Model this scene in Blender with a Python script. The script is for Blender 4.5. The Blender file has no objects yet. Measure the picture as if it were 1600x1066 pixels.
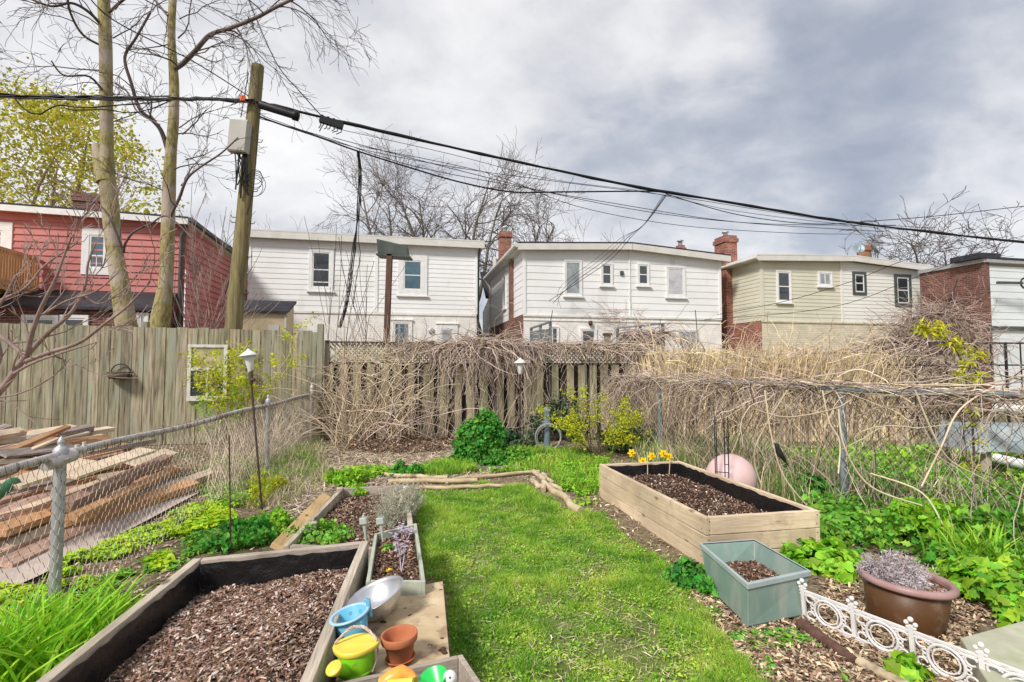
EXPO = 0.98
SKYSTR = .575
SUNE = 2.0
BLOBS = [(720, 90, 12, .07), (1130, 110, 6, .10), (1000, 20, 9, .06), (500, 180, 13, .05), (1300, 200, 13, -.07), (1560, 90, 12, -.03), (650, 270, 9, -.05), (830, 360, 9, .07), (1180, 330, 9, .08), (1560, 300, 10, .10), (200, 90, 25, .05), (60, 250, 12, .03), (300, 300, 16, .05), (930, 190, 7, -.04)]
import bpy, math, random
import numpy as np
from mathutils import Vector, Matrix, noise as mnoise
random.seed(7)
rng = np.random.default_rng(7)
sc = bpy.context.scene
COL = sc.collection
PI = math.pi
R = math.radians

# ------------------------------------------------------------------ camera
CAMZ = 1.6
PITCH = 2.79
F = 800.0
cam = bpy.data.cameras.new('camera'); cam.lens = 18; cam.sensor_width = 36; cam.clip_end = 2000; cam.clip_start = .05
camo = bpy.data.objects.new('camera', cam); COL.objects.link(camo)
camo.location = (0, 0, CAMZ); camo.rotation_euler = (R(90+PITCH), 0, 0)
sc.camera = camo
_c, _s = math.cos(R(PITCH)), math.sin(R(PITCH))
def ray(px, py):
    x = (px-800)/F; y = (533-py)/F
    return Vector((x, _c-y*_s, _s+y*_c))
def G(px, py, z=0.0):
    d = ray(px, py); t = (z-CAMZ)/d.z
    return Vector((d.x*t, d.y*t, z))
def P(px, py, Y):
    d = ray(px, py); t = Y/d.y
    return Vector((d.x*t, Y, CAMZ+d.z*t))
YAW = R(12)
U = Vector((math.cos(YAW), math.sin(YAW), 0))
V = Vector((-math.sin(YAW), math.cos(YAW), 0))
Z = Vector((0, 0, 1))
def on_plane(px, py, O, n):
    d = ray(px, py); c = Vector((0, 0, CAMZ))
    t = (O-c).dot(n)/d.dot(n)
    return c+d*t

# ------------------------------------------------------------------ object helpers
def tag(o, label=None, cat=None, group=None, kind=None):
    if label: o['label'] = label
    if cat: o['category'] = cat
    if group: o['group'] = group
    if kind: o['kind'] = kind
    return o
def thing(name, label, cat, loc=(0, 0, 0), group=None):
    o = bpy.data.objects.new(name, None); COL.objects.link(o)
    o.location = loc; o.empty_display_size = .1
    return tag(o, label, cat, group)
def wloc(o):
    v = Vector((0, 0, 0))
    while o is not None:
        v = v+Vector(o.location); o = o.parent
    return v
def link(name, me, mats, parent=None, off=None):
    for m in (mats if isinstance(mats, (list, tuple)) else [mats]): me.materials.append(m)
    o = bpy.data.objects.new(name, me); COL.objects.link(o)
    if parent: o.parent = parent
    return o
class MB:
    def __init__(s): s.v = []; s.f = []; s.m = []; s.sm = []
    def add(s, vs, fs, mi=0, smooth=False):
        b = len(s.v); s.v.extend([tuple(v) for v in vs])
        for f in fs:
            s.f.append([i+b for i in f]); s.m.append(mi); s.sm.append(smooth)
    def box(s, c, size, rot=None, mi=0):
        c = Vector(c); hx, hy, hz = size[0]/2, size[1]/2, size[2]/2
        vs = []
        for z in (-hz, hz):
            for x, y in ((-hx, -hy), (hx, -hy), (hx, hy), (-hx, hy)):
                p = Vector((x, y, z))
                if rot is not None: p = rot @ p
                vs.append(c+p)
        s.add(vs, [(3, 2, 1, 0), (4, 5, 6, 7), (0, 1, 5, 4), (1, 2, 6, 5), (2, 3, 7, 6), (3, 0, 4, 7)], mi)
    def fbox(s, O, ax, a0, a1, b0, b1, c0, c1, mi=0):
        """box in a frame ax=(A,B,C) with origin O"""
        A, B, C_ = ax
        vs = [O+A*a+B*b+C_*c for c in (c0, c1) for a, b in ((a0, b0), (a1, b0), (a1, b1), (a0, b1))]
        fs = [(3, 2, 1, 0), (4, 5, 6, 7), (0, 1, 5, 4), (1, 2, 6, 5), (2, 3, 7, 6), (3, 0, 4, 7)]
        if A.cross(B).dot(C_) < 0: fs = [f[::-1] for f in fs]
        s.add(vs, fs, mi)
    def beam(s, p0, p1, w, h, up=Z, mi=0):
        """rectangular bar from p0 to p1, w across, h along up"""
        p0, p1 = Vector(p0), Vector(p1); d = p1-p0; L = d.length; d = d/L
        sd = d.cross(Vector(up)); 
        if sd.length < 1e-4: sd = d.cross(Vector((1, 0, 0)))
        sd.normalize(); u2 = sd.cross(d).normalized()
        s.fbox(p0, (d, sd, u2), 0, L, -w/2, w/2, -h/2, h/2, mi)
    def quad_prism(s, pts, z0, z1, mi=0):
        """pts: list of xy (ccw), extruded vertically"""
        n = len(pts)
        vs = [Vector((p[0], p[1], z0)) for p in pts]+[Vector((p[0], p[1], z1)) for p in pts]
        s.add(vs, [tuple(range(n-1, -1, -1)), tuple(range(n, 2*n))]+[(i, (i+1) % n, n+(i+1) % n, n+i) for i in range(n)], mi)
    def hexa(s, lo, hi, mi=0):
        vs = list(lo)+list(hi); n = len(lo)
        s.add(vs, [tuple(range(n-1, -1, -1)), tuple(range(n, 2*n))]+[(i, (i+1) % n, n+(i+1) % n, n+i) for i in range(n)], mi)
    def tube(s, path, rad, n=6, cap=True, mi=0, smooth=True):
        path = [Vector(p) for p in path]; m = len(path)
        if m < 2: return
        if not isinstance(rad, (list, tuple)): rad = [rad]*m
        vs = []; ref = None
        for i, p in enumerate(path):
            t = path[min(i+1, m-1)]-path[max(i-1, 0)]
            if t.length < 1e-7: t = Vector((0, 0, 1))
            t.normalize()
            if ref is None:
                a = Vector((1, 0, 0)) if abs(t.x) < .9 else Vector((0, 1, 0))
                ref = t.cross(a).normalized()
            else:
                ref = (ref-t*ref.dot(t))
                if ref.length < 1e-5: ref = t.orthogonal()
                ref.normalize()
            b = t.cross(ref)
            for k in range(n):
                a = 2*PI*k/n
                vs.append(p+(ref*math.cos(a)+b*math.sin(a))*rad[i])
        fs = []
        for i in range(m-1):
            for k in range(n):
                k2 = (k+1) % n
                fs.append((i*n+k, i*n+k2, (i+1)*n+k2, (i+1)*n+k))
        s.add(vs, fs, mi, smooth)
        if cap:
            s.add(vs[:n], [tuple(range(n-1, -1, -1))], mi); s.add(vs[-n:], [tuple(range(n))], mi)
    def lathe(s, prof, n=32, O=(0, 0, 0), M=None, mi=0, smooth=True):
        O = Vector(O); vs = []
        for r, z in prof:
            for k in range(n):
                a = 2*PI*k/n; p = Vector((r*math.cos(a), r*math.sin(a), z))
                if M is not None: p = M @ p
                vs.append(O+p)
        fs = []
        for i in range(len(prof)-1):
            for k in range(n):
                k2 = (k+1) % n
                fs.append((i*n+k, i*n+k2, (i+1)*n+k2, (i+1)*n+k))
        s.add(vs, fs, mi, smooth)
    def ring(s, c, r, r2, A, B, n=20, k=6, mi=0, a0=0, a1=2*PI):
        full = abs(a1-a0-2*PI) < 1e-3
        pts = [Vector(c)+A*(r*math.cos(a0+(a1-a0)*i/n))+B*(r*math.sin(a0+(a1-a0)*i/n)) for i in range(n+1)]
        s.tube(pts, r2, k, not full, mi)
    def build(s, name, mats, parent=None, bevel=0, loc=None, autosmooth=False):
        off = wloc(parent) if parent else (Vector(loc) if loc is not None else Vector((0, 0, 0)))
        me = bpy.data.meshes.new(name)
        me.from_pydata([(v[0]-off.x, v[1]-off.y, v[2]-off.z) for v in s.v], [], s.f)
        if any(s.m): me.polygons.foreach_set('material_index', s.m)
        me.polygons.foreach_set('use_smooth', s.sm)
        me.update()
        o = link(name, me, mats, parent)
        if parent is None and loc is not None: o.location = loc
        if bevel:
            b = o.modifiers.new('bevel', 'BEVEL'); b.width = bevel; b.segments = 2; b.limit_method = 'ANGLE'; b.angle_limit = R(40)
        return o
def np_mesh(name, V_, T_, mats, parent=None, mi=None, smooth=False, loc=None):
    """V_ (N,3) float, T_ (M,k) int faces all of k corners"""
    off = wloc(parent) if parent else (Vector(loc) if loc is not None else Vector((0, 0, 0)))
    V_ = np.asarray(V_, dtype=np.float32).reshape(-1, 3)-np.array(off, dtype=np.float32)
    T_ = np.asarray(T_, dtype=np.int32); M, k = T_.shape
    me = bpy.data.meshes.new(name)
    me.vertices.add(len(V_)); me.vertices.foreach_set('co', V_.ravel())
    me.loops.add(M*k); me.loops.foreach_set('vertex_index', T_.ravel())
    me.polygons.add(M); me.polygons.foreach_set('loop_start', np.arange(0, M*k, k, dtype=np.int32))
    if mi is not None: me.polygons.foreach_set('material_index', np.asarray(mi, dtype=np.int32))
    me.polygons.foreach_set('use_smooth', np.full(M, smooth))
    me.update(calc_edges=True)
    o = link(name, me, mats, parent)
    if parent is None and loc is not None: o.location = loc
    return o
def copy_tree(o, parent=None):
    c = o.copy(); COL.objects.link(c); c.parent = parent
    for ch in [x for x in bpy.data.objects if x.parent == o]: copy_tree(ch, c)
    return c

# ------------------------------------------------------------------ materials
def _nodes(name):
    m = bpy.data.materials.new(name); m.use_nodes = True
    nt = m.node_tree; nt.nodes.clear()
    out = nt.nodes.new('ShaderNodeOutputMaterial'); bs = nt.nodes.new('ShaderNodeBsdfPrincipled')
    nt.links.new(bs.outputs[0], out.inputs[0])
    return m, nt, bs, out
def c4(c): return (c[0], c[1], c[2], 1)
def ramp(nt, cols, fac):
    r = nt.nodes.new('ShaderNodeValToRGB'); e = r.color_ramp.elements
    n = len(cols)
    for i, (p, c) in enumerate(cols):
        if i < 2: e[i].position = p; e[i].color = c4(c)
        else:
            x = e.new(p); x.color = c4(c)
    nt.links.new(fac, r.inputs[0]); return r
def noise_n(nt, vec, scale, detail=5, rough=.6, dist=0):
    n = nt.nodes.new('ShaderNodeTexNoise'); n.inputs['Scale'].default_value = scale; n.inputs['Detail'].default_value = detail
    n.inputs['Roughness'].default_value = rough; n.inputs['Distortion'].default_value = dist
    if vec is not None: nt.links.new(vec, n.inputs['Vector'])
    return n
def mapped(nt, stretch=(1, 1, 1), rotz=0):
    tc = nt.nodes.new('ShaderNodeTexCoord'); mp = nt.nodes.new('ShaderNodeMapping')
    src = tc.outputs['Object']
    if rotz:
        vr = nt.nodes.new('ShaderNodeVectorRotate'); vr.rotation_type = 'Z_AXIS'; vr.inputs['Angle'].default_value = rotz
        nt.links.new(src, vr.inputs['Vector']); src = vr.outputs[0]
    nt.links.new(src, mp.inputs['Vector']); mp.inputs['Scale'].default_value = stretch
    return mp.outputs[0], src
def mixc(nt, fac, a, b, mode='MIX'):
    m = nt.nodes.new('ShaderNodeMix'); m.data_type = 'RGBA'; m.blend_type = mode
    if isinstance(fac, (int, float)): m.inputs[0].default_value = fac
    else: nt.links.new(fac, m.inputs[0])
    for i, x in ((6, a), (7, b)):
        if isinstance(x, (tuple, list)): m.inputs[i].default_value = c4(x)
        else: nt.links.new(x, m.inputs[i])
    return m.outputs[2]
def pmat(name, cols, scale=6, stretch=(1, 1, 1), rotz=0, rough=.8, bump=.25, bscale=None, metallic=0, island=0, hue=0,
         stain=None, transl=0, spec=.3, detail=6, bdist=.01, dist=0, coat=0, ior=None):
    m, nt, bs, out = _nodes(name)
    vec, src = mapped(nt, stretch, rotz)
    n = noise_n(nt, vec, scale, detail, .6, dist)
    col = ramp(nt, cols, n.outputs[0]).outputs[0]
    if stain:   # (colour, scale, lo, hi[, stretch])
        v2 = src
        if len(stain) > 4:
            mp = nt.nodes.new('ShaderNodeMapping'); mp.inputs['Scale'].default_value = stain[4]; nt.links.new(src, mp.inputs[0]); v2 = mp.outputs[0]
        n2 = noise_n(nt, v2, stain[1], 4, .6)
        r2 = ramp(nt, [(stain[2], (0, 0, 0)), (stain[3], (1, 1, 1))], n2.outputs[0])
        col = mixc(nt, r2.outputs[0], col, stain[0])
    if island or hue:
        g = nt.nodes.new('ShaderNodeNewGeometry'); hs = nt.nodes.new('ShaderNodeHueSaturation')
        mr = nt.nodes.new('ShaderNodeMapRange'); mr.inputs[3].default_value = 1-island; mr.inputs[4].default_value = 1+island
        nt.links.new(g.outputs['Random Per Island'], mr.inputs[0]); nt.links.new(mr.outputs[0], hs.inputs['Value'])
        if hue:
            wn = nt.nodes.new('ShaderNodeTexWhiteNoise'); wn.noise_dimensions = '1D'; nt.links.new(g.outputs['Random Per Island'], wn.inputs['W'])
            mh = nt.nodes.new('ShaderNodeMapRange'); mh.inputs[3].default_value = .5-hue; mh.inputs[4].default_value = .5+hue
            nt.links.new(wn.outputs[0], mh.inputs[0]); nt.links.new(mh.outputs[0], hs.inputs['Hue'])
        nt.links.new(col, hs.inputs['Color']); col = hs.outputs[0]
    nt.links.new(col, bs.inputs['Base Color'])
    bs.inputs['Roughness'].default_value = rough; bs.inputs['Metallic'].default_value = metallic
    bs.inputs['Specular IOR Level'].default_value = spec
    if coat: bs.inputs['Coat Weight'].default_value = coat
    if bump:
        bn = n if bscale is None else noise_n(nt, vec, bscale, 5, .65)
        b = nt.nodes.new('ShaderNodeBump'); b.inputs['Strength'].default_value = bump; b.inputs['Distance'].default_value = bdist
        nt.links.new(bn.outputs[0], b.inputs['Height']); nt.links.new(b.outputs[0], bs.inputs['Normal'])
    if transl:
        tr = nt.nodes.new('ShaderNodeBsdfTranslucent'); nt.links.new(col, tr.inputs[0])
        mx = nt.nodes.new('ShaderNodeMixShader'); mx.inputs[0].default_value = transl
        nt.links.new(bs.outputs[0], mx.inputs[1]); nt.links.new(tr.outputs[0], mx.inputs[2]); nt.links.new(mx.outputs[0], out.inputs[0])
    return m
def brick_mat(name, c1, c2, mortar, rotz, rowh=.075, bw=.22, lo=.7):
    m, nt, bs, out = _nodes(name)
    tc = nt.nodes.new('ShaderNodeTexCoord'); vr = nt.nodes.new('ShaderNodeVectorRotate'); vr.rotation_type = 'Z_AXIS'; vr.inputs['Angle'].default_value = rotz
    nt.links.new(tc.outputs['Object'], vr.inputs['Vector'])
    sp = nt.nodes.new('ShaderNodeSeparateXYZ'); nt.links.new(vr.outputs[0], sp.inputs[0])
    ad = nt.nodes.new('ShaderNodeMath'); ad.operation = 'ADD'; nt.links.new(sp.outputs[0], ad.inputs[0]); nt.links.new(sp.outputs[1], ad.inputs[1])
    cb = nt.nodes.new('ShaderNodeCombineXYZ'); nt.links.new(ad.outputs[0], cb.inputs[0]); nt.links.new(sp.outputs[2], cb.inputs[1])
    b = nt.nodes.new('ShaderNodeTexBrick'); nt.links.new(cb.outputs[0], b.inputs['Vector'])
    b.inputs['Scale'].default_value = 1; b.inputs['Brick Width'].default_value = bw; b.inputs['Row Height'].default_value = rowh
    b.inputs['Mortar Size'].default_value = .008; b.inputs['Color1'].default_value = c4(c1); b.inputs['Color2'].default_value = c4(c2); b.inputs['Mortar'].default_value = c4(mortar)
    n = noise_n(nt, tc.outputs['Object'], 3, 6)
    r = ramp(nt, [(.3, (lo, lo, lo)), (.7, (1.15, 1.12, 1.1))], n.outputs[0])
    nt.links.new(mixc(nt, 1, b.outputs[0], r.outputs[0], 'MULTIPLY'), bs.inputs['Base Color'])
    bp = nt.nodes.new('ShaderNodeBump'); bp.inputs['Strength'].default_value = .5; bp.inputs['Distance'].default_value = .01; bp.invert = True
    nt.links.new(b.outputs[1], bp.inputs['Height']); nt.links.new(bp.outputs[0], bs.inputs['Normal']); bs.inputs['Roughness'].default_value = .9
    return m
def glass_mat(name, col, rough=.08):
    return pmat(name, [(.35, tuple(x*.6 for x in col)), (.65, col)], scale=1.2, rough=rough, bump=.05, spec=.8, coat=.6, dist=2)

M = {}
M['fence_green'] = pmat('weathered_fence_wood', [(.3, (.09, .075, .045)), (.48, (.27, .24, .16)), (.7, (.46, .405, .28))], scale=3.2, stretch=(8, 8, .5), bump=.7, island=.22, hue=.016, stain=((.31, .32, .24), 3.0, .52, .68, (2.2, 2.2, .25)), bdist=.006)
M['fence_tan'] = pmat('pale_fence_wood', [(.25, (.20, .17, .10)), (.5, (.38, .34, .22)), (.72, (.54, .48, .35))], scale=3, stretch=(7, 7, .5), bump=.5, island=.25, hue=.015)
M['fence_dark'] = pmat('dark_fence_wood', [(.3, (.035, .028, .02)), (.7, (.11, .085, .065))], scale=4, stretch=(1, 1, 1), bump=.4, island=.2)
def plank(name, a, b, c, island=.15, knots=True, rot=12, along='v'):
    """sawn board: fine grain along the board, broad tone changes, knots and damp stains"""
    m, nt, bs, out = _nodes(name)
    st = (14, .5, 14) if along == 'v' else (.5, 14, 14)
    vec, src = mapped(nt, st, R(-rot))
    n = noise_n(nt, vec, 5, 8, .7, 1.2); n2 = noise_n(nt, src, 1.7, 3, .5)
    col = ramp(nt, [(.28, a), (.46, b), (.62, c)], n.outputs[0]).outputs[0]
    tone = ramp(nt, [(.35, (.74, .72, .68)), (.62, (1.08, 1.06, 1.04))], n2.outputs[0]).outputs[0]
    col = mixc(nt, 1, col, tone, 'MULTIPLY')
    if knots:
        kv = nt.nodes.new('ShaderNodeMapping'); kv.inputs['Scale'].default_value = (5.5, 2.6, 7) if along == 'v' else (2.6, 5.5, 7); nt.links.new(src, kv.inputs[0])
        vo = nt.nodes.new('ShaderNodeTexVoronoi'); vo.inputs['Scale'].default_value = 1; nt.links.new(kv.outputs[0], vo.inputs['Vector'])
        k = ramp(nt, [(.06, (.85, .85, .85)), (.14, (0, 0, 0))], vo.outputs['Distance']).outputs[0]
        col = mixc(nt, k, col, (a[0]*.45, a[1]*.36, a[2]*.28))
    n3 = noise_n(nt, src, 3.2, 5, .65); s_ = ramp(nt, [(.56, (0, 0, 0)), (.72, (.55, .55, .55))], n3.outputs[0]).outputs[0]
    col = mixc(nt, s_, col, (a[0]*.6, a[1]*.58, a[2]*.5))
    g = nt.nodes.new('ShaderNodeNewGeometry'); oi = nt.nodes.new('ShaderNodeObjectInfo'); hs = nt.nodes.new('ShaderNodeHueSaturation'); mr = nt.nodes.new('ShaderNodeMapRange'); mr.inputs[3].default_value = 1-island; mr.inputs[4].default_value = 1+island
    nt.links.new(oi.outputs['Random'], mr.inputs[0]); nt.links.new(mr.outputs[0], hs.inputs['Value']); nt.links.new(col, hs.inputs['Color']); nt.links.new(hs.outputs[0], bs.inputs['Base Color'])
    bs.inputs['Roughness'].default_value = .85; bs.inputs['Specular IOR Level'].default_value = .2
    bp = nt.nodes.new('ShaderNodeBump'); bp.inputs['Strength'].default_value = .55; bp.inputs['Distance'].default_value = .004; nt.links.new(n.outputs[0], bp.inputs['Height']); nt.links.new(bp.outputs[0], bs.inputs['Normal'])
    return m
M['cedar_new'] = plank('new_pine_board', (.50, .37, .24), (.66, .52, .37), (.75, .63, .47), .12)
M['cedar_new_u'] = plank('new_pine_end_board', (.50, .37, .24), (.66, .52, .37), (.75, .63, .47), .12, along='u')
M['plank_grey'] = plank('grey_weathered_board', (.28, .235, .18), (.47, .41, .33), (.62, .56, .46), .1, along='v')
M['plank_grey_u'] = plank('grey_weathered_end_board', (.24, .19, .15), (.38, .33, .28), (.5, .44, .38), .1, along='u')
M['green_grey_wood'] = pmat('painted_sage_wood', [(.3, (.33, .36, .28)), (.6, (.46, .49, .40))], scale=8, stretch=(3, 1, 1), bump=.3, stain=((.2, .2, .15), 6, .62, .8))
M['liner'] = pmat('black_plastic_liner', [(.3, (.008, .008, .009)), (.7, (.016, .015, .016))], scale=7, rough=.27, bump=.8, bdist=.03, spec=.6, dist=.4)
M['soil'] = pmat('dark_garden_soil', [(.3, (.035, .02, .013)), (.55, (.085, .05, .034)), (.75, (.15, .095, .065))], scale=60, bump=1, bdist=.02, rough=.95)
M['chips'] = pmat('shredded_bark', [(.3, (.115, .058, .036)), (.6, (.28, .165, .11))], scale=20, island=.75, hue=.02, bump=.2)
M['chips_light'] = pmat('pale_bark_flakes', [(.3, (.3, .22, .17)), (.6, (.5, .4, .32))], scale=20, island=.4, hue=.02, bump=.2)
M['perlite'] = pmat('perlite_bits', [(.3, (.6, .55, .5)), (.6, (.75, .7, .66))], scale=20, bump=.2)
M['straw'] = pmat('dry_straw', [(.3, (.46, .36, .22)), (.6, (.72, .60, .42))], scale=10, island=.45, hue=.02, bump=0)
M['litter'] = pmat('leaf_litter', [(.3, (.24, .17, .11)), (.6, (.46, .36, .25))], scale=10, island=.6, hue=.02, bump=0)
M['woodchip'] = pmat('wood_chip_mulch', [(.3, (.36, .25, .14)), (.6, (.66, .51, .33))], scale=12, island=.5, hue=.02, bump=0)
M['grass'] = pmat('lawn_blade', [(.32, (.12, .33, .03)), (.5, (.32, .54, .055)), (.68, (.54, .66, .11))], scale=2.2, island=.5, hue=.03, transl=.4, bump=0, rough=.6)
M['grass_wild'] = pmat('meadow_blade', [(.3, (.17, .30, .06)), (.7, (.38, .46, .16))], scale=2, island=.4, hue=.03, transl=.4, bump=0, rough=.6)
def leafm(name, a, b, island=.42, hue=.03, scale=3, tr=.3): return pmat(name, [(.35, a), (.65, b)], scale=scale, island=island, hue=hue, transl=tr, bump=0, rough=.55, spec=.35)
M['leaf_bush'] = leafm('deep_green_leaf', (.05, .24, .03), (.14, .42, .05))
M['leaf_fresh'] = leafm('fresh_green_leaf', (.2, .45, .02), (.36, .62, .05))
M['leaf_mid'] = leafm('mid_green_leaf', (.11, .33, .03), (.26, .52, .06))
M['leaf_yellow'] = leafm('yellow_green_leaf', (.42, .48, .015), (.66, .68, .03), .3)
M['leaf_tree'] = leafm('spring_tree_leaf', (.42, .42, .04), (.66, .60, .07), .4)
M['leaf_sap'] = leafm('lemon_sapling_leaf', (.5, .52, .02), (.68, .66, .05), .2)
M['leaf_ivy'] = leafm('dark_ivy_leaf', (.03, .075, .03), (.12, .18, .10), .5)
M['leaf_cover'] = leafm('bright_ground_cover_leaf', (.3, .52, .012), (.5, .68, .03), .25)
M['leaf_silver'] = leafm('silver_leaf', (.32, .37, .25), (.58, .62, .47), .3)
M['leaf_lilac'] = leafm('lilac_grey_leaf', (.46, .41, .44), (.75, .7, .72), .3)
M['lily'] = leafm('daylily_blade', (.2, .5, .015), (.4, .72, .04), .25)
M['vine_tan'] = pmat('tan_vine', [(.3, (.50, .38, .25)), (.7, (.80, .68, .51))], scale=4, island=.4, hue=.02, bump=0)
M['vine_grey'] = pmat('grey_brown_vine', [(.3, (.30, .21, .17)), (.7, (.58, .46, .39))], scale=4, island=.45, hue=.015, bump=0)
M['vine_pink'] = pmat('pinkish_vine', [(.3, (.50, .37, .32)), (.7, (.78, .65, .58))], scale=4, island=.35, hue=.01, bump=0)
M['vine_dark'] = pmat('dark_vine', [(.3, (.045, .03, .022)), (.7, (.12, .08, .06))], scale=4, island=.4, bump=0)
M['reed'] = pmat('dry_reed', [(.3, (.62, .46, .26)), (.7, (.88, .74, .48))], scale=4, island=.35, hue=.015, bump=0)
M['bark_olive'] = pmat('olive_smooth_bark', [(.3, (.12, .10, .03)), (.5, (.31, .26, .10)), (.7, (.44, .39, .19))], scale=6, stretch=(4, 4, 1.0), bump=.9, bdist=.02, stain=((.42, .35, .28), 1.6, .46, .6))
M['bark_pink'] = pmat('pinkish_branch_bark', [(.3, (.18, .12, .10)), (.7, (.36, .27, .24))], scale=4, bump=.3)
M['twig_dark'] = pmat('dark_twig', [(.3, (.08, .062, .058)), (.7, (.17, .135, .125))], scale=3, bump=0, island=.3)
M['bark_grey'] = pmat('grey_bark', [(.3, (.10, .09, .07)), (.7, (.22, .20, .16))], scale=2, bump=.3)
M['log'] = pmat('pale_bare_log', [(.25, (.28, .2, .11)), (.5, (.5, .4, .25)), (.75, (.62, .53, .38))], scale=5, stretch=(1, 1, 1), bump=.5, bdist=.01, stain=((.16, .11, .07), 3, .6, .7))
M['pole'] = pmat('old_utility_pole_wood', [(.25, (.10, .075, .035)), (.5, (.21, .175, .08)), (.75, (.33, .28, .14))], scale=4, stretch=(6, 6, .4), bump=.6, bdist=.01)
M['cable'] = pmat('black_cable', [(.3, (.006, .006, .007)), (.7, (.012, .012, .014))], scale=5, rough=.5, bump=0)
M['galv'] = pmat('galvanised_steel', [(.3, (.38, .39, .40)), (.7, (.58, .58, .59))], scale=14, rough=.45, metallic=.55, bump=.1, stain=((.3, .22, .17), 5, .6, .8))
M['galv_worn'] = pmat('worn_galvanised_rail', [(.3, (.42, .38, .36)), (.7, (.66, .62, .6))], scale=12, rough=.6, metallic=.3, bump=.3, stain=((.22, .14, .11), 6, .55, .7))
M['galv_blue'] = pmat('blue_grey_steel', [(.3, (.18, .24, .26)), (.7, (.32, .38, .40))], scale=12, rough=.5, metallic=.3, bump=.15)
M['wire'] = pmat('fence_wire', [(.3, (.12, .095, .08)), (.7, (.38, .33, .29))], scale=9, rough=.5, metallic=.4, bump=0)
M['wire_dark'] = pmat('dark_fence_wire', [(.3, (.03, .033, .03)), (.7, (.09, .10, .085))], scale=7, rough=.5, metallic=.3, bump=0)
M['white_paint'] = pmat('white_paint', [(.3, (.68, .67, .65)), (.7, (.8, .8, .78))], scale=6, rough=.5, bump=.05)
M['old_white'] = pmat('chipped_white_paint', [(.3, (.5, .48, .42)), (.7, (.74, .72, .68))], scale=9, rough=.6, bump=.3, stain=((.3, .26, .2), 8, .6, .75))
M['siding_white'] = pmat('white_siding', [(.3, (.73, .73, .72)), (.7, (.82, .82, .81))], scale=.8, rough=.55, bump=.04, stain=((.60, .59, .55), 1.1, .58, .8, (1, 1, .25)))
M['siding_aqua'] = pmat('cool_white_siding', [(.3, (.64, .69, .69)), (.7, (.76, .8, .8))], scale=.8, rough=.55, bump=.04)
M['siding_beige'] = pmat('sage_beige_siding', [(.3, (.56, .54, .42)), (.7, (.66, .64, .51))], scale=.8, rough=.6, bump=.04)
M['siding_cream'] = pmat('cream_white_siding', [(.3, (.66, .66, .60)), (.7, (.75, .75, .69))], scale=.8, rough=.6, bump=.04)
M['siding_red'] = pmat('faded_red_siding', [(.3, (.42, .135, .12)), (.7, (.53, .195, .175))], scale=1.1, rough=.6, bump=.06, stain=((.5, .16, .15), .8, .5, .7))
M['stucco_white'] = brick_mat('white_painted_brick', (.74, .73, .69), (.79, .78, .75), (.70, .69, .65), R(-12), lo=.9)
M['stucco_cream'] = brick_mat('cream_painted_brick', (.58, .54, .40), (.70, .65, .50), (.48, .44, .33), R(-12), lo=.85)
M['brick_red'] = brick_mat('red_brick', (.20, .05, .035), (.38, .13, .08), (.38, .3, .25), R(-12))
M['brick_dark'] = brick_mat('dark_brown_brick', (.10, .03, .025), (.23, .09, .06), (.26, .2, .17), R(-12))
M['brick_orange'] = brick_mat('orange_brick', (.42, .14, .06), (.5, .22, .1), (.35, .25, .18), R(-12))
M['fascia'] = pmat('off_white_fascia', [(.3, (.56, .54, .49)), (.7, (.68, .66, .61))], scale=2, rough=.5, bump=.03)
M['black_roof'] = pmat('black_roofing', [(.3, (.018, .018, .022)), (.7, (.05, .05, .06))], scale=5, stretch=(1, 1, 1), rough=.7, bump=.4, bdist=.02)
M['grey_metal_dark'] = pmat('dark_grey_green_metal', [(.3, (.055, .065, .06)), (.7, (.085, .1, .09))], scale=3, rough=.5, bump=.03)
M['brown_post'] = pmat('brown_rusty_post', [(.3, (.08, .04, .03)), (.7, (.15, .08, .06))], scale=6, stretch=(4, 4, .6), bump=.3)
M['beige_ply'] = pmat('beige_plywood', [(.3, (.52, .41, .25)), (.7, (.66, .54, .36))], scale=2, bump=.1)
M['glass_dark'] = glass_mat('dark_window_glass', (.035, .045, .05))
M['glass_blue'] = glass_mat('blue_curtained_glass', (.06, .14, .19))
M['glass_grey'] = glass_mat('grey_blind_glass', (.33, .37, .38), .2)
M['glass_white'] = glass_mat('white_blind_glass', (.6, .59, .63), .25)
M['deck_orange'] = pmat('orange_stained_deck_wood', [(.25, (.45, .22, .09)), (.7, (.74, .42, .2))], scale=4, stretch=(5, 5, .6), bump=.2, island=.2)
M['grey_box'] = pmat('beige_grey_enamel', [(.3, (.38, .37, .32)), (.7, (.44, .43, .38))], scale=3, rough=.45, bump=.02)
M['orange_tag'] = pmat('orange_tape', [(.3, (.8, .12, .03)), (.7, (.9, .18, .06))], scale=5, bump=0)
M['slate_panel'] = pmat('slate_grey_screen', [(.3, (.12, .15, .16)), (.7, (.2, .23, .24))], scale=5, bump=.2, island=.15)
M['sage_plastic'] = pmat('sage_green_plastic', [(.3, (.17, .26, .22)), (.7, (.23, .32, .28))], scale=4, rough=.46, bump=.1, bscale=45, stain=((.33, .36, .31), 3, .5, .75, (3, 3, .6)), spec=.4)
M['sage_plastic_rim'] = pmat('faded_sage_plastic', [(.3, (.30, .37, .36)), (.7, (.40, .46, .46))], scale=5, rough=.45, bump=.05)
M['brown_plastic'] = pmat('brown_plastic', [(.3, (.085, .038, .014)), (.7, (.12, .056, .022))], scale=3, rough=.45, bump=.12, bscale=50, stain=((.19, .13, .09), 7, .54, .75))
M['brown_rim'] = pmat('faded_mauve_rim', [(.3, (.30, .17, .16)), (.7, (.42, .27, .25))], scale=5, rough=.4, bump=.04)
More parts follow.
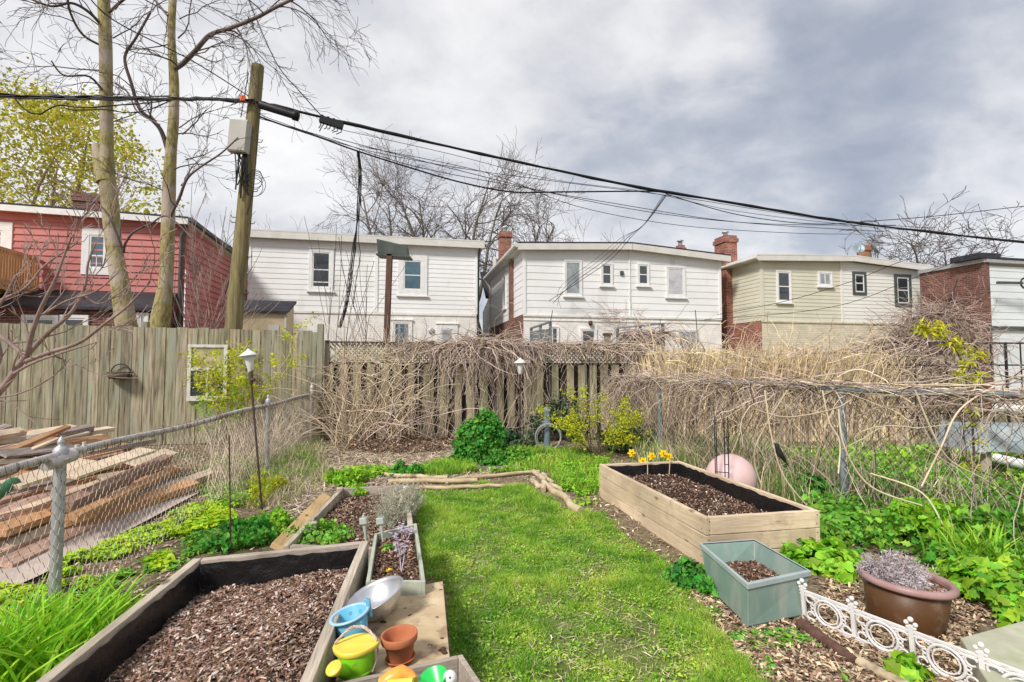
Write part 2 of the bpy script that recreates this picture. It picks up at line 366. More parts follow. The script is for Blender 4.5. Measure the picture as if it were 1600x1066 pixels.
M['terracotta'] = pmat('terracotta', [(.3, (.40, .13, .055)), (.7, (.56, .21, .10))], scale=9, rough=.85, bump=.15, stain=((.22, .10, .06), 5, .58, .75))
M['blue_plastic'] = pmat('sky_blue_plastic', [(.3, (.10, .38, .56)), (.7, (.15, .46, .64))], scale=4, rough=.42, bump=.1, bscale=40, spec=.5, stain=((.20, .30, .34), 17, .58, .74))
M['blue_rim'] = pmat('pale_blue_plastic', [(.3, (.3, .52, .72)), (.7, (.38, .6, .8))], scale=4, rough=.35, bump=0, spec=.5)
M['lime_plastic'] = pmat('lime_green_plastic', [(.3, (.19, .52, .012)), (.7, (.26, .62, .02))], scale=4, rough=.38, bump=.1, bscale=40, spec=.5, stain=((.16, .24, .05), 22, .6, .72))
M['green_plastic'] = pmat('emerald_green_plastic', [(.3, (.02, .5, .09)), (.7, (.03, .6, .12))], scale=4, rough=.3, bump=0, spec=.5)
M['yellow_plastic'] = pmat('yellow_plastic', [(.3, (.78, .60, .06)), (.7, (.85, .68, .10))], scale=4, rough=.42, bump=.1, bscale=40, spec=.5, stain=((.5, .36, .10), 20, .6, .74))
M['orange_plastic'] = pmat('orange_yellow_plastic', [(.4, (.85, .30, .05)), (.6, (.85, .5, .08))], scale=3, rough=.35, bump=0, spec=.5)
M['bowl_metal'] = pmat('scuffed_steel_bowl', [(.3, (.5, .5, .52)), (.7, (.72, .72, .74))], scale=7, rough=.34, metallic=.85, bump=.08, stain=((.4, .3, .25), 6, .64, .8))
M['white_iron'] = pmat('white_plastic_edging', [(.3, (.66, .63, .62)), (.7, (.8, .78, .77))], scale=10, rough=.5, bump=.05, stain=((.45, .38, .3), 9, .64, .8))
M['concrete'] = pmat('mossy_concrete_slab', [(.3, (.36, .36, .25)), (.7, (.5, .50, .38))], scale=5, rough=.9, bump=.3, stain=((.28, .33, .16), 3, .55, .75))
M['plywood'] = pmat('muddy_plywood', [(.3, (.45, .33, .19)), (.7, (.66, .53, .35))], scale=5, stretch=(1, 1, 1), rough=.85, bump=.25, stain=((.26, .17, .11), 7, .5, .66))
M['pink'] = pmat('pink_vinyl', [(.3, (.68, .45, .44)), (.7, (.75, .55, .53))], scale=1.5, rough=.45, bump=.05, spec=.5, stain=((.60, .42, .38), 4, .52, .75))
M['black_metal'] = pmat('black_wrought_iron', [(.3, (.015, .015, .015)), (.7, (.03, .03, .03))], scale=8, rough=.5, bump=.1)
M['pole_brown'] = pmat('dark_brown_lamp_pole', [(.3, (.05, .03, .025)), (.7, (.1, .06, .05))], scale=8, rough=.5, bump=.1)
M['lamp_glass'] = pmat('frosted_white_shade', [(.3, (.7, .7, .67)), (.7, (.78, .78, .75))], scale=8, rough=.3, bump=0, transl=.2)
M['grey_pipe'] = pmat('blue_grey_pipe', [(.3, (.13, .17, .21)), (.7, (.2, .25, .30))], scale=7, rough=.5, bump=.1)
M['hose'] = pmat('grey_hose', [(.3, (.22, .23, .23)), (.7, (.33, .34, .34))], scale=7, rough=.5, bump=.1)
M['solar'] = pmat('grey_green_plastic', [(.3, (.4, .42, .36)), (.7, (.52, .54, .48))], scale=7, rough=.5, bump=.05)
M['daff'] = pmat('daffodil_yellow', [(.3, (.85, .58, .01)), (.7, (.9, .7, .03))], scale=7, bump=0, transl=.2)
M['daff_trumpet'] = pmat('daffodil_orange', [(.3, (.88, .55, .01)), (.7, (.92, .62, .02))], scale=7, bump=0, transl=.2)
M['hyac'] = pmat('pale_lilac_petal', [(.3, (.55, .45, .58)), (.7, (.78, .72, .8))], scale=7, bump=0, island=.2, transl=.2)
M['paver'] = pmat('pinkish_paving', [(.3, (.42, .34, .29)), (.7, (.56, .47, .41))], scale=4, rough=.9, bump=.2)
M['tarp'] = pmat('grey_blue_tarp', [(.3, (.20, .25, .27)), (.7, (.42, .45, .45))], scale=3, rough=.5, bump=.3, bdist=.05)
M['basket'] = pmat('blackened_wire', [(.3, (.03, .028, .025)), (.7, (.07, .06, .05))], scale=7, rough=.6, bump=.1)
M['coco'] = pmat('coco_liner', [(.3, (.12, .09, .06)), (.7, (.2, .16, .11))], scale=20, rough=.9, bump=.6)
# ------------------------------------------------------------------ render settings, sky, sun
sc.view_settings.view_transform = 'Standard'; sc.view_settings.look = 'None'; sc.view_settings.exposure = EXPO; sc.view_settings.gamma = 1
sc.cycles.max_bounces = 6; sc.cycles.transparent_max_bounces = 12; sc.cycles.use_denoising = True
SUN_EL, SUN_AZ = 43, 216     # azimuth clockwise from +Y: behind the camera, from the left
def sun_dir():
    e, a = R(SUN_EL), R(SUN_AZ); return Vector((math.sin(a)*math.cos(e), math.cos(a)*math.cos(e), math.sin(e)))
L = bpy.data.lights.new('sun', 'SUN'); L.energy = SUNE; L.angle = R(11); L.color = (1, .955, .9)
lo = bpy.data.objects.new('sun', L); COL.objects.link(lo); lo.rotation_euler = sun_dir().to_track_quat('Z', 'Y').to_euler(); lo.location = (0, 0, 20)
w = bpy.data.worlds.new('World'); sc.world = w; w.use_nodes = True
nt = w.node_tree; nt.nodes.clear()
wo = nt.nodes.new('ShaderNodeOutputWorld'); bg1 = nt.nodes.new('ShaderNodeBackground'); bg2 = nt.nodes.new('ShaderNodeBackground'); mx = nt.nodes.new('ShaderNodeMixShader')
sky = nt.nodes.new('ShaderNodeTexSky'); sky.sky_type = 'NISHITA'; sky.sun_disc = False; sky.sun_elevation = R(SUN_EL); sky.sun_rotation = R(SUN_AZ)
nt.links.new(sky.outputs[0], bg1.inputs[0]); bg1.inputs[1].default_value = .11
tc = nt.nodes.new('ShaderNodeTexCoord'); sp = nt.nodes.new('ShaderNodeSeparateXYZ'); nt.links.new(tc.outputs['Generated'], sp.inputs[0])
def mth(op, a, b=None):
    n = nt.nodes.new('ShaderNodeMath'); n.operation = op
    for i, x in enumerate((a, b)):
        if x is None: continue
        if isinstance(x, (int, float)): n.inputs[i].default_value = x
        else: nt.links.new(x, n.inputs[i])
    return n.outputs[0]
zc = mth('ADD', mth('MAXIMUM', sp.outputs[2], 0), .5)
cb = nt.nodes.new('ShaderNodeCombineXYZ'); nt.links.new(mth('DIVIDE', sp.outputs[0], zc), cb.inputs[0]); nt.links.new(mth('DIVIDE', sp.outputs[1], zc), cb.inputs[1])
rt = nt.nodes.new('ShaderNodeMapping'); rt.inputs['Rotation'].default_value = (0, 0, R(38)); rt.inputs['Scale'].default_value = (1.5, 2.0, 1); rt.inputs['Location'].default_value = (3.1, 1.7, 0)
nt.links.new(cb.outputs[0], rt.inputs[0])
n1 = noise_n(nt, rt.outputs[0], .95, 5, .5, .25)
n2 = noise_n(nt, rt.outputs[0], 2.6, 6, .55, .4)
n3 = noise_n(nt, rt.outputs[0], 7, 5, .55, .3)
cl = mth('ADD', mth('ADD', mth('MULTIPLY', n1.outputs[0], .60), mth('MULTIPLY', n2.outputs[0], .46)), mth('MULTIPLY', n3.outputs[0], .20))
cl = mth('SUBTRACT', cl, .13)
def blob(px, py, rad, amt):
    """a bright (+) or dark (-) bank of cloud in a fixed direction of the sky"""
    global cl
    d = ray(px, py).normalized()
    vm = nt.nodes.new('ShaderNodeVectorMath'); vm.operation = 'DOT_PRODUCT'; nt.links.new(tc.outputs['Generated'], vm.inputs[0]); vm.inputs[1].default_value = d
    mr = nt.nodes.new('ShaderNodeMapRange'); mr.interpolation_type = 'SMOOTHERSTEP'
    nt.links.new(vm.outputs['Value'], mr.inputs[0]); mr.inputs[1].default_value = math.cos(R(rad)); mr.inputs[2].default_value = 1; mr.inputs[3].default_value = 0; mr.inputs[4].default_value = amt
    cl = mth('ADD', cl, mr.outputs[0])
for b in BLOBS: blob(*b)
cr = ramp(nt, [(.3, (.34, .375, .45)), (.41, (.45, .475, .54)), (.5, (.61, .62, .655)), (.6, (.77, .765, .775)), (.76, (.93, .92, .91))], cl)
nt.links.new(cr.outputs[0], bg2.inputs[0]); bg2.inputs[1].default_value = SKYSTR
nt.links.new(bg1.outputs[0], mx.inputs[1]); nt.links.new(bg2.outputs[0], mx.inputs[2]); mx.inputs[0].default_value = .93
nt.links.new(mx.outputs[0], wo.inputs[0])

# ------------------------------------------------------------------ ground
def gz(x, y):
    f = .022*mnoise.noise(Vector((x*1.1, y*1.1, 3))) + .012*mnoise.noise(Vector((x*3.5, y*3.5, 8)))
    return f
def gmat():
    m, nt, bs, out = _nodes('garden_earth')
    vec, src = mapped(nt)
    a = noise_n(nt, src, 14, 8, .7); b = noise_n(nt, src, .7, 4, .6); c = noise_n(nt, src, 60, 4, .7)
    ca = ramp(nt, [(.3, (.12, .08, .05)), (.5, (.26, .20, .13)), (.7, (.44, .36, .25))], a.outputs[0]).outputs[0]
    cg = ramp(nt, [(.3, (.05, .08, .02)), (.7, (.13, .19, .05))], a.outputs[0]).outputs[0]
    f = ramp(nt, [(.5, (0, 0, 0)), (.62, (.7, .7, .7))], b.outputs[0]).outputs[0]
    nt.links.new(mixc(nt, f, ca, cg), bs.inputs['Base Color']); bs.inputs['Roughness'].default_value = .95; bs.inputs['Specular IOR Level'].default_value = .1
    bp = nt.nodes.new('ShaderNodeBump'); bp.inputs['Strength'].default_value = .9; bp.inputs['Distance'].default_value = .025
    nt.links.new(mth2(nt, 'ADD', a.outputs[0], c.outputs[0]), bp.inputs['Height']); nt.links.new(bp.outputs[0], bs.inputs['Normal'])
    return m
def mth2(nt, op, a, b):
    n = nt.nodes.new('ShaderNodeMath'); n.operation = op; nt.links.new(a, n.inputs[0]); nt.links.new(b, n.inputs[1]); return n.outputs[0]
M['earth'] = gmat()
M['lawn_earth'] = pmat('lawn_soil', [(.3, (.07, .085, .02)), (.55, (.13, .17, .04)), (.75, (.28, .26, .12))], scale=6, bump=.8, bdist=.02, rough=.95)
xs = np.concatenate([[-400, -150, -70, -40, -25, -16], np.linspace(-12, 12, 161), [16, 25, 40, 70, 150, 400]])
ys = np.concatenate([[-60, -20, -6], np.linspace(-1, 14, 101), [17, 22, 30, 45, 70, 110, 200, 500]])
gv = [(x, y, gz(x, y) if (-12 <= x <= 12 and -1 <= y <= 14) else 0.0) for y in ys for x in xs]
nx = len(xs); gf = [(j*nx+i, j*nx+i+1, (j+1)*nx+i+1, (j+1)*nx+i) for j in range(len(ys)-1) for i in range(nx-1)]
g = np_mesh('ground', gv, gf, M['earth'], smooth=True); tag(g, 'bare garden earth with litter and green patches', 'ground', kind='structure')

def inpoly(x, y, poly):
    c = False; n = len(poly); j = n-1
    for i in range(n):
        xi, yi = poly[i][0], poly[i][1]; xj, yj = poly[j][0], poly[j][1]
        c ^= ((yi > y) != (yj > y)) & (x < (xj-xi)*(y-yi)/((yj-yi)+1e-12)+xi)
        j = i
    return c
def sample_poly(poly, n):
    """n random xy points inside a ground polygon"""
    p = np.array([(q[0], q[1]) for q in poly]); lo_, hi_ = p.min(0), p.max(0); out = np.zeros((0, 2))
    while len(out) < n:
        q = lo_+rng.random((n*2, 2))*(hi_-lo_)
        c = np.zeros(len(q), bool)
        j = len(p)-1
        for i in range(len(p)):
            c ^= ((p[i, 1] > q[:, 1]) != (p[j, 1] > q[:, 1])) & (q[:, 0] < (p[j, 0]-p[i, 0])*(q[:, 1]-p[i, 1])/((p[j, 1]-p[i, 1])+1e-12)+p[i, 0]); j = i
        out = np.vstack([out, q[c]])
    return out[:n]
def area(poly):
    return abs(sum(poly[i][0]*poly[(i+1) % len(poly)][1]-poly[(i+1) % len(poly)][0]*poly[i][1] for i in range(len(poly))))/2
def blades(name, xy, z, h, wd, lean, mats, mi=None, parent=None, curve=.6, loc=None, segs=2):
    """grass-like blades: xy (N,2), z (N,), h (N,)"""
    n = len(xy); a = rng.random(n)*2*PI; la = rng.random(n)*2*PI
    sx, sy = np.cos(a)*wd/2, np.sin(a)*wd/2
    L_ = lean*h*(.3+rng.random(n)); lx, ly = np.cos(la)*L_, np.sin(la)*L_
    V_ = np.zeros((n, 2*segs+1, 3))
    for k in range(segs):
        t = k/segs; wk = 1-.35*t; bx = lx*t**(1+curve); by = ly*t**(1+curve); bz = h*t*(1-.12*t)
        V_[:, 2*k, 0] = xy[:, 0]+bx-sx*wk; V_[:, 2*k, 1] = xy[:, 1]+by-sy*wk; V_[:, 2*k, 2] = z+bz
        V_[:, 2*k+1, 0] = xy[:, 0]+bx+sx*wk; V_[:, 2*k+1, 1] = xy[:, 1]+by+sy*wk; V_[:, 2*k+1, 2] = z+bz
    V_[:, -1, 0] = xy[:, 0]+lx; V_[:, -1, 1] = xy[:, 1]+ly; V_[:, -1, 2] = z+h*.9
    m = 2*segs+1; T = []
    for k in range(segs-1): T += [(2*k, 2*k+1, 2*k+3), (2*k, 2*k+3, 2*k+2)]
    T += [(2*segs-2, 2*segs-1, 2*segs)]
    T = (np.array(T)[None]+(np.arange(n)*m)[:, None, None]).reshape(-1, 3)
    mm = None if mi is None else np.repeat(mi, 2*segs-1)
    return np_mesh(name, V_, T, mats, parent, mm, loc=loc)
_LV = {'diamond': ([(0, 0), (.5, .38), (1, 0), (.5, -.38)], [(0, 1, 2), (0, 2, 3)]),
       'lobed': ([(0, 0), (.12, .22), (.3, .5), (.42, .3), (.62, .46), (.72, .2), (1, 0), (.72, -.2), (.62, -.46), (.42, -.3), (.3, -.5), (.12, -.22), (.45, 0)], [(12, i, (i+1) % 12) for i in range(12)]),
       'long': ([(0, 0), (.35, .13), (1, 0), (.35, -.13)], [(0, 1, 2), (0, 2, 3)]),
       'round': ([(0, 0), (.12, .28), (.38, .45), (.7, .38), (.92, .16), (1, 0), (.92, -.16), (.7, -.38), (.38, -.45), (.12, -.28), (.5, 0)], [(10, i, (i+1) % 10) for i in range(10)])}
def leaves(name, pts, size, mats, shape='diamond', up=.5, parent=None, nrm=None, mi=None, loc=None, fold=.25, jit=.55):
    """leaf-sized faces at pts (N,3); nrm biases which way they face; up in 0..1 how flat they lie"""
    pts = np.asarray(pts, float); n = len(pts); sh, tr = _LV[shape]; k = len(sh)
    N = rng.normal(size=(n, 3)); N /= np.linalg.norm(N, axis=1)[:, None]
    b = np.tile([0, 0, 1.0], (n, 1)) if nrm is None else np.asarray(nrm, float)
    N = N*(1-up)+b*up; N /= np.linalg.norm(N, axis=1)[:, None]+1e-9
    T = rng.normal(size=(n, 3)); T -= (T*N).sum(1)[:, None]*N; T /= np.linalg.norm(T, axis=1)[:, None]+1e-9
    B = np.cross(N, T); s = size*(1-jit+2*jit*rng.random(n)) if np.isscalar(size) else np.asarray(size)
    V_ = np.zeros((n, k, 3)); wv = .7+.55*rng.random(n); fv = .2+2.2*rng.random(n); cv = .05+.5*rng.random(n)
    for i, (a, c) in enumerate(sh):
        V_[:, i] = pts+T*(a*s)[:, None]+B*(c*s*wv)[:, None]+N*(s*(fold*fv*abs(c)-cv*a*a))[:, None]
    F_ = (np.array(tr)[None]+(np.arange(n)*k)[:, None, None]).reshape(-1, 3)
    mm = None if mi is None else np.repeat(mi, len(tr))
    return np_mesh(name, V_, F_, mats, parent, mm, loc=loc)
def chips(name, xy, z, ln, wd, mats, mi, parent=None, tilt=.5):
    """small flat curled flakes lying about"""
    n = len(xy); a = rng.random(n)*2*PI; l = ln*(.4+1.2*rng.random(n)); w_ = wd*(.4+1.2*rng.random(n))
    T = np.stack([np.cos(a), np.sin(a), rng.normal(size=n)*tilt], 1); T /= np.linalg.norm(T, axis=1)[:, None]
    B = np.stack([-np.sin(a), np.cos(a), rng.normal(size=n)*tilt], 1); B /= np.linalg.norm(B, axis=1)[:, None]
    N = np.cross(T, B); c = np.column_stack([xy, z])
    V_ = np.zeros((n, 8, 3))
    for i, (u_, v_, q) in enumerate([(-1, -1, 0), (-.3, -1, .25), (.4, -.9, .2), (1, -.4, 0), (1, .5, 0), (.3, 1, .25), (-.4, .9, .25), (-1, .6, 0)]):
        V_[:, i] = c+T*(u_*l/2)[:, None]+B*(v_*w_/2)[:, None]+N*(q*w_)[:, None]
    tr = np.array([(0, 1, 6), (0, 6, 7), (1, 2, 5), (1, 5, 6), (2, 3, 4), (2, 4, 5)])
    F_ = (tr[None]+(np.arange(n)*8)[:, None, None]).reshape(-1, 3)
    return np_mesh(name, V_, F_, mats, parent, np.repeat(mi, 6))

# ------------------------------------------------------------------ houses
def clip(poly, f):
    out = []
    for i in range(len(poly)):
        a, b = poly[i], poly[(i+1) % len(poly)]; fa, fb = f(a), f(b)
        if fa >= 0: out.append(a)
        if (fa >= 0) != (fb >= 0):
            t = fa/(fa-fb); out.append((a[0]+(b[0]-a[0])*t, a[1]+(b[1]-a[1])*t))
    return out
def siding(mb, O, A, N, a0, a1, z0, zt0, zt1, row, lap=.014, mi=0):
    """lapped boards as real geometry between a0 and a1, clipped by the top line zt0..zt1"""
    top = lambda p: zt0+(zt1-zt0)*(p[0]-a0)/(a1-a0)-p[1]
    z = z0; flip = A.cross(Z).dot(N) < 0
    while z < max(zt0, zt1):
        z2 = z+row
        pl = clip([(a0, z), (a1, z), (a1, z2), (a0, z2)], top)
        if len(pl) >= 3:
            vs = [O+A*p[0]+Z*(p[1]-O.z)+N*(lap*(1-(p[1]-z)/row)+.002) for p in pl]
            mb.add(vs, [tuple(range(len(vs)))[::-1] if flip else tuple(range(len(vs)))], mi)
            lows = [p for p in pl if abs(p[1]-z) < 1e-6]
            if len(lows) == 2:
                q = [O+A*lows[0][0]+Z*(z-O.z)+N*o for o in (0, lap+.002)]+[O+A*lows[1][0]+Z*(z-O.z)+N*o for o in (lap+.002, 0)]
                mb.add(q, [(0, 1, 2, 3) if not flip else (3, 2, 1, 0)], mi)
        z = z2
def wallquad(mb, O, A, N, a0, a1, z0, zt0, zt1, off=0, mi=0):
    vs = [O+A*a0+Z*(z0-O.z)+N*off, O+A*a1+Z*(z0-O.z)+N*off, O+A*a1+Z*(zt1-O.z)+N*off, O+A*a0+Z*(zt0-O.z)+N*off]
    mb.add(vs, [(0, 1, 2, 3) if A.cross(Z).dot(N) > 0 else (3, 2, 1, 0)], mi)
def window(root, O, A, N, a0, a1, z0, z1, fr, glass, surround=.12, bars=(), sill=True, lintel=False, name='window', sur=None, label=None):
    """frame, sash bars, pane and sill; the rectangle is the outside of the surround"""
    ax = (A, N, Z); mb = MB(); s_ = surround; O = Vector((O.x, O.y, 0))
    for (p, q, r, t) in ((a0, a1, z1-s_, z1), (a0, a1, z0, z0+s_), (a0, a0+s_, z0+s_, z1-s_), (a1-s_, a1, z0+s_, z1-s_)):
        mb.fbox(O, ax, p, q, -.02, .055, r, t)
    fw = .05; b0, b1, c0, c1 = a0+s_, a1-s_, z0+s_, z1-s_
    for (p, q, r, t) in ((b0, b1, c1-fw, c1), (b0, b1, c0, c0+fw), (b0, b0+fw, c0+fw, c1-fw), (b1-fw, b1, c0+fw, c1-fw)):
        mb.fbox(O, ax, p, q, -.02, .04, r, t, 1)
    for kind, fr_ in bars:
        if kind == 'h': zz = c0+(c1-c0)*fr_; mb.fbox(O, ax, b0+fw, b1-fw, -.02, .038, zz-.022, zz+.022, 1)
        elif kind == 'v': aa = b0+(b1-b0)*fr_; mb.fbox(O, ax, aa-.02, aa+.02, -.02, .036, c0+fw, c1-fw, 1)
        else: aa = b0+(b1-b0)*.5; zz = c0+(c1-c0)*fr_; mb.fbox(O, ax, aa-.02, aa+.02, -.02, .036, c0+fw, zz, 1)
    f = mb.build(name, [sur or fr, fr], root, bevel=.006)
    if label: f['label'] = label
    pb = MB(); pb.fbox(O, ax, b0+fw-.005, b1-fw+.005, -.015, .026, c0+fw-.005, c1-fw+.005); pb.build('pane', glass, f)
    if sill:
        sb = MB(); sb.fbox(O, ax, a0-.06, a1+.06, -.02, .11, z0-.06, z0-.002); sb.build('sill', fr, f, bevel=.006)
    if lintel:
        sb = MB(); sb.fbox(O, ax, a0-.04, a1+.04, -.02, .09, z1+.002, z1+.05); sb.build('drip_cap', fr, f, bevel=.006)
    return f
class House:
    def __init__(s, name, label, px, Y, cat='house'):
        p = P(px, 533, Y); s.O = Vector((p.x, p.y, 0)); s.root = thing(name, label, cat, s.O)
    def fr(s, px, py, b=0.0):
        p = on_plane(px, py, s.O+V*b, V); return (p-s.O).dot(U), p.z
    def sd(s, px, py, a=0.0):
        p = on_plane(px, py, s.O+U*a, U); return (p-s.O).dot(V), p.z
    def win(s, x0, y0, x1, y1, frm, glass, b=0.0, **k):
        a0, z1 = s.fr(x0, (y0+y0)/2, b); a1, _ = s.fr(x1, y0, b)
        ac, z1 = s.fr((x0+x1)/2, y0, b); ac, z0 = s.fr((x0+x1)/2, y1, b)
        return window(s.root, s.O+V*b, U, -V, a0, a1, z0, z1, frm, glass, **k)
    def roof(s, segs, D, th=.28, oh=.3, front=.3, mat=None, trim=None, name='roof'):
        """segs: list of (a, z) along the front top line"""
        mb = MB(); O = s.O; n = len(segs)
        xs_ = [a for a, z in segs]; zs_ = [z for a, z in segs]
        xs_[0] -= oh; xs_[-1] += oh
        for i in range(n-1):
            lo = [O+U*xs_[i]-V*front+Z*(zs_[i]-.05), O+U*xs_[i+1]-V*front+Z*(zs_[i+1]-.05), O+U*xs_[i+1]+V*D+Z*(zs_[i+1]-.05), O+U*xs_[i]+V*D+Z*(zs_[i]-.05)]
            mb.hexa(lo, [p+Z*.05 for p in lo])
        r = mb.build(name, mat, s.root)
        fb = MB()
        for i in range(n-1):
            for (b0, b1, z0, z1) in ((-front+.0, -front+.06, -th, -.06), (-front+.06, D, -th+.06, -.06)):
                lo = [O+U*(xs_[i]+.02)+V*b0+Z*(zs_[i]+z0), O+U*(xs_[i+1]-.0)+V*b0+Z*(zs_[i+1]+z0), O+U*(xs_[i+1]-.0)+V*b1+Z*(zs_[i+1]+z0), O+U*(xs_[i]+.02)+V*b1+Z*(zs_[i]+z0)]
                fb.hexa(lo, [p+Z*(z1-z0) for p in lo])
        fb.build('fascia', trim, s.root)
        return r
def chimney(root, c, w_, d_, z0, z1, mat, name='chimney', cap=True, cowl=True):
    mb = MB(); ax = (U, V, Z); c = Vector((c.x, c.y, 0))
    mb.fbox(c, ax, -w_/2, w_/2, -d_/2, d_/2, z0, z1-.3); mb.fbox(c, ax, -w_/2-.05, w_/2+.05, -d_/2-.05, d_/2+.05, z1-.3, z1-.12)
    mb.fbox(c, ax, -w_/2, w_/2, -d_/2, d_/2, z1-.12, z1)
    o = mb.build(name, mat, root)
    if cowl:
        k = MB(); k.lathe([(.10, z1), (.10, z1+.18), (.16, z1+.2), (.16, z1+.24), (.02, z1+.32)], 10, c); k.build('flue_cowl', M['galv'], o)
    return o

# --- white house, left of centre
H = House('white_house', 'long white sided house behind the small beige shed and brown post', 386, 20)
aR, zT = H.fr(745, 379.5); a0, zT0 = H.fr(392, 360.5); am, zm = H.fr(589, 371); zs = H.fr(600, 488)[1]; zT = zT0
mb = MB()
siding(mb, H.O, U, -V, 0, am-.06, zs, zT-.25, zT-.25, .21); siding(mb, H.O-V*.0, U, -V, am+.06, aR, zs, zT-.25, zT-.25, .19)
siding(mb, H.O+U*aR, V, U, 0, 9, zs, zT-.25, zT-.25, .2); wallquad(mb, H.O, V, -U, 0, 9, zs, zT-.25, zT-.25); wallquad(mb, H.O+V*9, U, V, 0, aR, -.3, zT-.25, zT-.25)
mb.fbox(H.O, (U, -V, Z), am-.06, am+.06, -.01, .045, zs, zT-.25); mb.fbox(H.O, (U, -V, Z), aR-.08, aR+.03, -.05, .04, zs, zT-.25); mb.fbox(H.O, (U, -V, Z), -.02, .08, -.05, .04, zs, zT-.25)
mb.build('siding', M['siding_white'], H.root)
mb = MB(); wallquad(mb, H.O, U, -V, 0, aR, -.3, zs, zs); wallquad(mb, H.O+U*aR, V, U, 0, 9, -.3, zs, zs); wallquad(mb, H.O, V, -U, 0, 9, -.3, zs, zs)
mb.fbox(H.O, (U, -V, Z), 0, aR, -.02, .04, zs-.1, zs-.005)
mb.build('lower_wall', M['stucco_white'], H.root)
H.roof([(0, zT), (aR, zT)], 9.2, mat=M['fascia'], trim=M['fascia'], th=.32)
H.win(483, 389, 522, 455, M['white_paint'], M['glass_dark'], surround=.14, bars=[('h', .5), ('h', .15)], lintel=True)
H.win(622, 399, 668, 462, M['white_paint'], M['glass_blue'], surround=.24, bars=[('h', .5)])
H.win(612, 501, 644, 550, M['white_paint'], M['glass_blue'], surround=.1, lintel=True)
H.win(682, 507, 715, 560, M['white_paint'], M['glass_grey'], surround=.2, lintel=True, name='door', sill=False)
a, z = H.fr(674, 517); mb = MB(); mb.lathe([(.13, 0), (.13, .05), (.09, .07), (.001, .07)], 16, H.O+U*a+Z*z, Matrix((U, Z, -V)).transposed()); mb.build('vent_cap', M['galv'], H.root)
mb = MB(); mb.tube([H.O+U*(aR+.1)-V*.2+Z*(zT-.3), H.O+U*(aR+.08)+V*.1+Z*(zT-.9), H.O+U*(aR+.08)+V*.1+Z*0], .05, 8); mb.build('downspout', M['grey_metal_dark'], H.root)

# --- white house right of centre
H = House('white_house', 'white sided house with four small upstairs windows and dark brick side wall', 818, 19.5); HC = H
aR = H.fr(1125, 400)[0]; zL = H.fr(816, 381)[1]; am, zm = H.fr(983, 381); zR = H.fr(1131, 400)[1]; zs = H.fr(822, 491)[1]; D = 7.5
mb = MB()
siding(mb, H.O, U, -V, 0, am, zs, zL-.22, zm-.22, .27); siding(mb, H.O, U, -V, am, aR, zs, zm-.22, zR-.22, .27)
siding(mb, H.O, V, -U, 0, D, zs, zL-.22, zL-.22, .27); wallquad(mb, H.O+U*aR, V, U, 0, D, -.3, zR-.22, zR-.22)
for a in (0, aR-.08): mb.fbox(H.O, (U, -V, Z), a-.02, a+.09, -.06, .045, zs, (zL if a == 0 else zR)-.22)
mb.fbox(H.O, (U, -V, Z), am-.015, am+.015, 0, .05, zs, zm-.25)
mb.build('siding', M['siding_white'], H.root)
mb = MB(); wallquad(mb, H.O, U, -V, 0, aR, -.3, zs, zs); mb.fbox(H.O, (U, -V, Z), -.02, aR, -.01, .05, zs-.08, zs-.003); mb.fbox(H.O, (U, -V, Z), .0, aR, -.01, .03, zs-.24, zs-.2); mb.build('lower_wall', M['stucco_white'], H.root)
mb = MB(); wallquad(mb, H.O, V, -U, 0, D, -.3, zs, zs); mb.build('side_wall', M['brick_dark'], H.root)
H.roof([(0, zL), (am, zm), (aR, zR)], D, mat=M['black_roof'], trim=M['fascia'], th=.3)
mb = MB(); mb.tube([H.O-U*.33-V*.3+Z*(zL-.12), H.O-U*.33+V*D+Z*(zL-.12)], .09, 8); mb.tube([H.O-U*.33+V*(D-.2)+Z*(zL-.2), H.O-U*.1+V*(D-.3)+Z*(zL-.6), H.O-U*.1+V*(D-.3)+Z*.5], .05, 8)
mb.build('gutter', M['fascia'], H.root)
b, _ = H.sd(801, 450); mb = MB(); mb.fbox(H.O, (V, -U, Z), b-.25, b+.25, -.05, .12, -.3, zL-.3); mb.build('chimney_stack', M['brick_dark'], H.root)
b, _ = H.sd(789, 450); window(H.root, H.O, V, -U, b-.35, b+.35, zs+.6, zs+2.2, M['white_paint'], M['glass_grey'], surround=.1)
for (x0, y0, x1, y1, g_, br, s_) in ((881, 407, 909, 463, M['glass_grey'], [], .06), (938, 411, 957, 447, M['glass_dark'], [('h', .5)], .06), (995, 412, 1014, 447, M['glass_dark'], [('h', .5)], .06),
                                 (1040, 416, 1070, 465, M['glass_white'], [], .08), (906, 513, 932, 560, M['glass_dark'], [], .07), (860, 510, 873, 540, M['glass_dark'], [], .04), (1057, 515, 1090, 565, M['glass_grey'], [], .06)):
    H.win(x0, y0, x1, y1, M['white_paint'], g_, bars=br, surround=s_)
a, z = H.fr(971, 427); mb = MB(); mb.fbox(H.O, (U, -V, Z), a-.07, a+.07, 0, .08, z-.08, z+.08); mb.build('vent_grille', M['grey_metal_dark'], H.root, bevel=.01)
a, z = H.fr(921, 506); mb = MB(); mb.lathe([(.001, .12), (.07, .1), (.09, 0), (.05, -.08), (.001, -.1)], 12, H.O+U*a-V*.12+Z*z); mb.build('wall_lamp', M['brown_post'], H.root)
chimney(H.root, H.O+U*.3+V*5.2, .55, .5, zL-.1, H.fr(806, 364, 5.2)[1], M['brick_red'])
a, _ = H.fr(1063, 385, 3); chimney(H.root, H.O+U*a+V*3, .3, .3, zR-.1, H.fr(1063, 384, 3)[1], M['brick_red'])
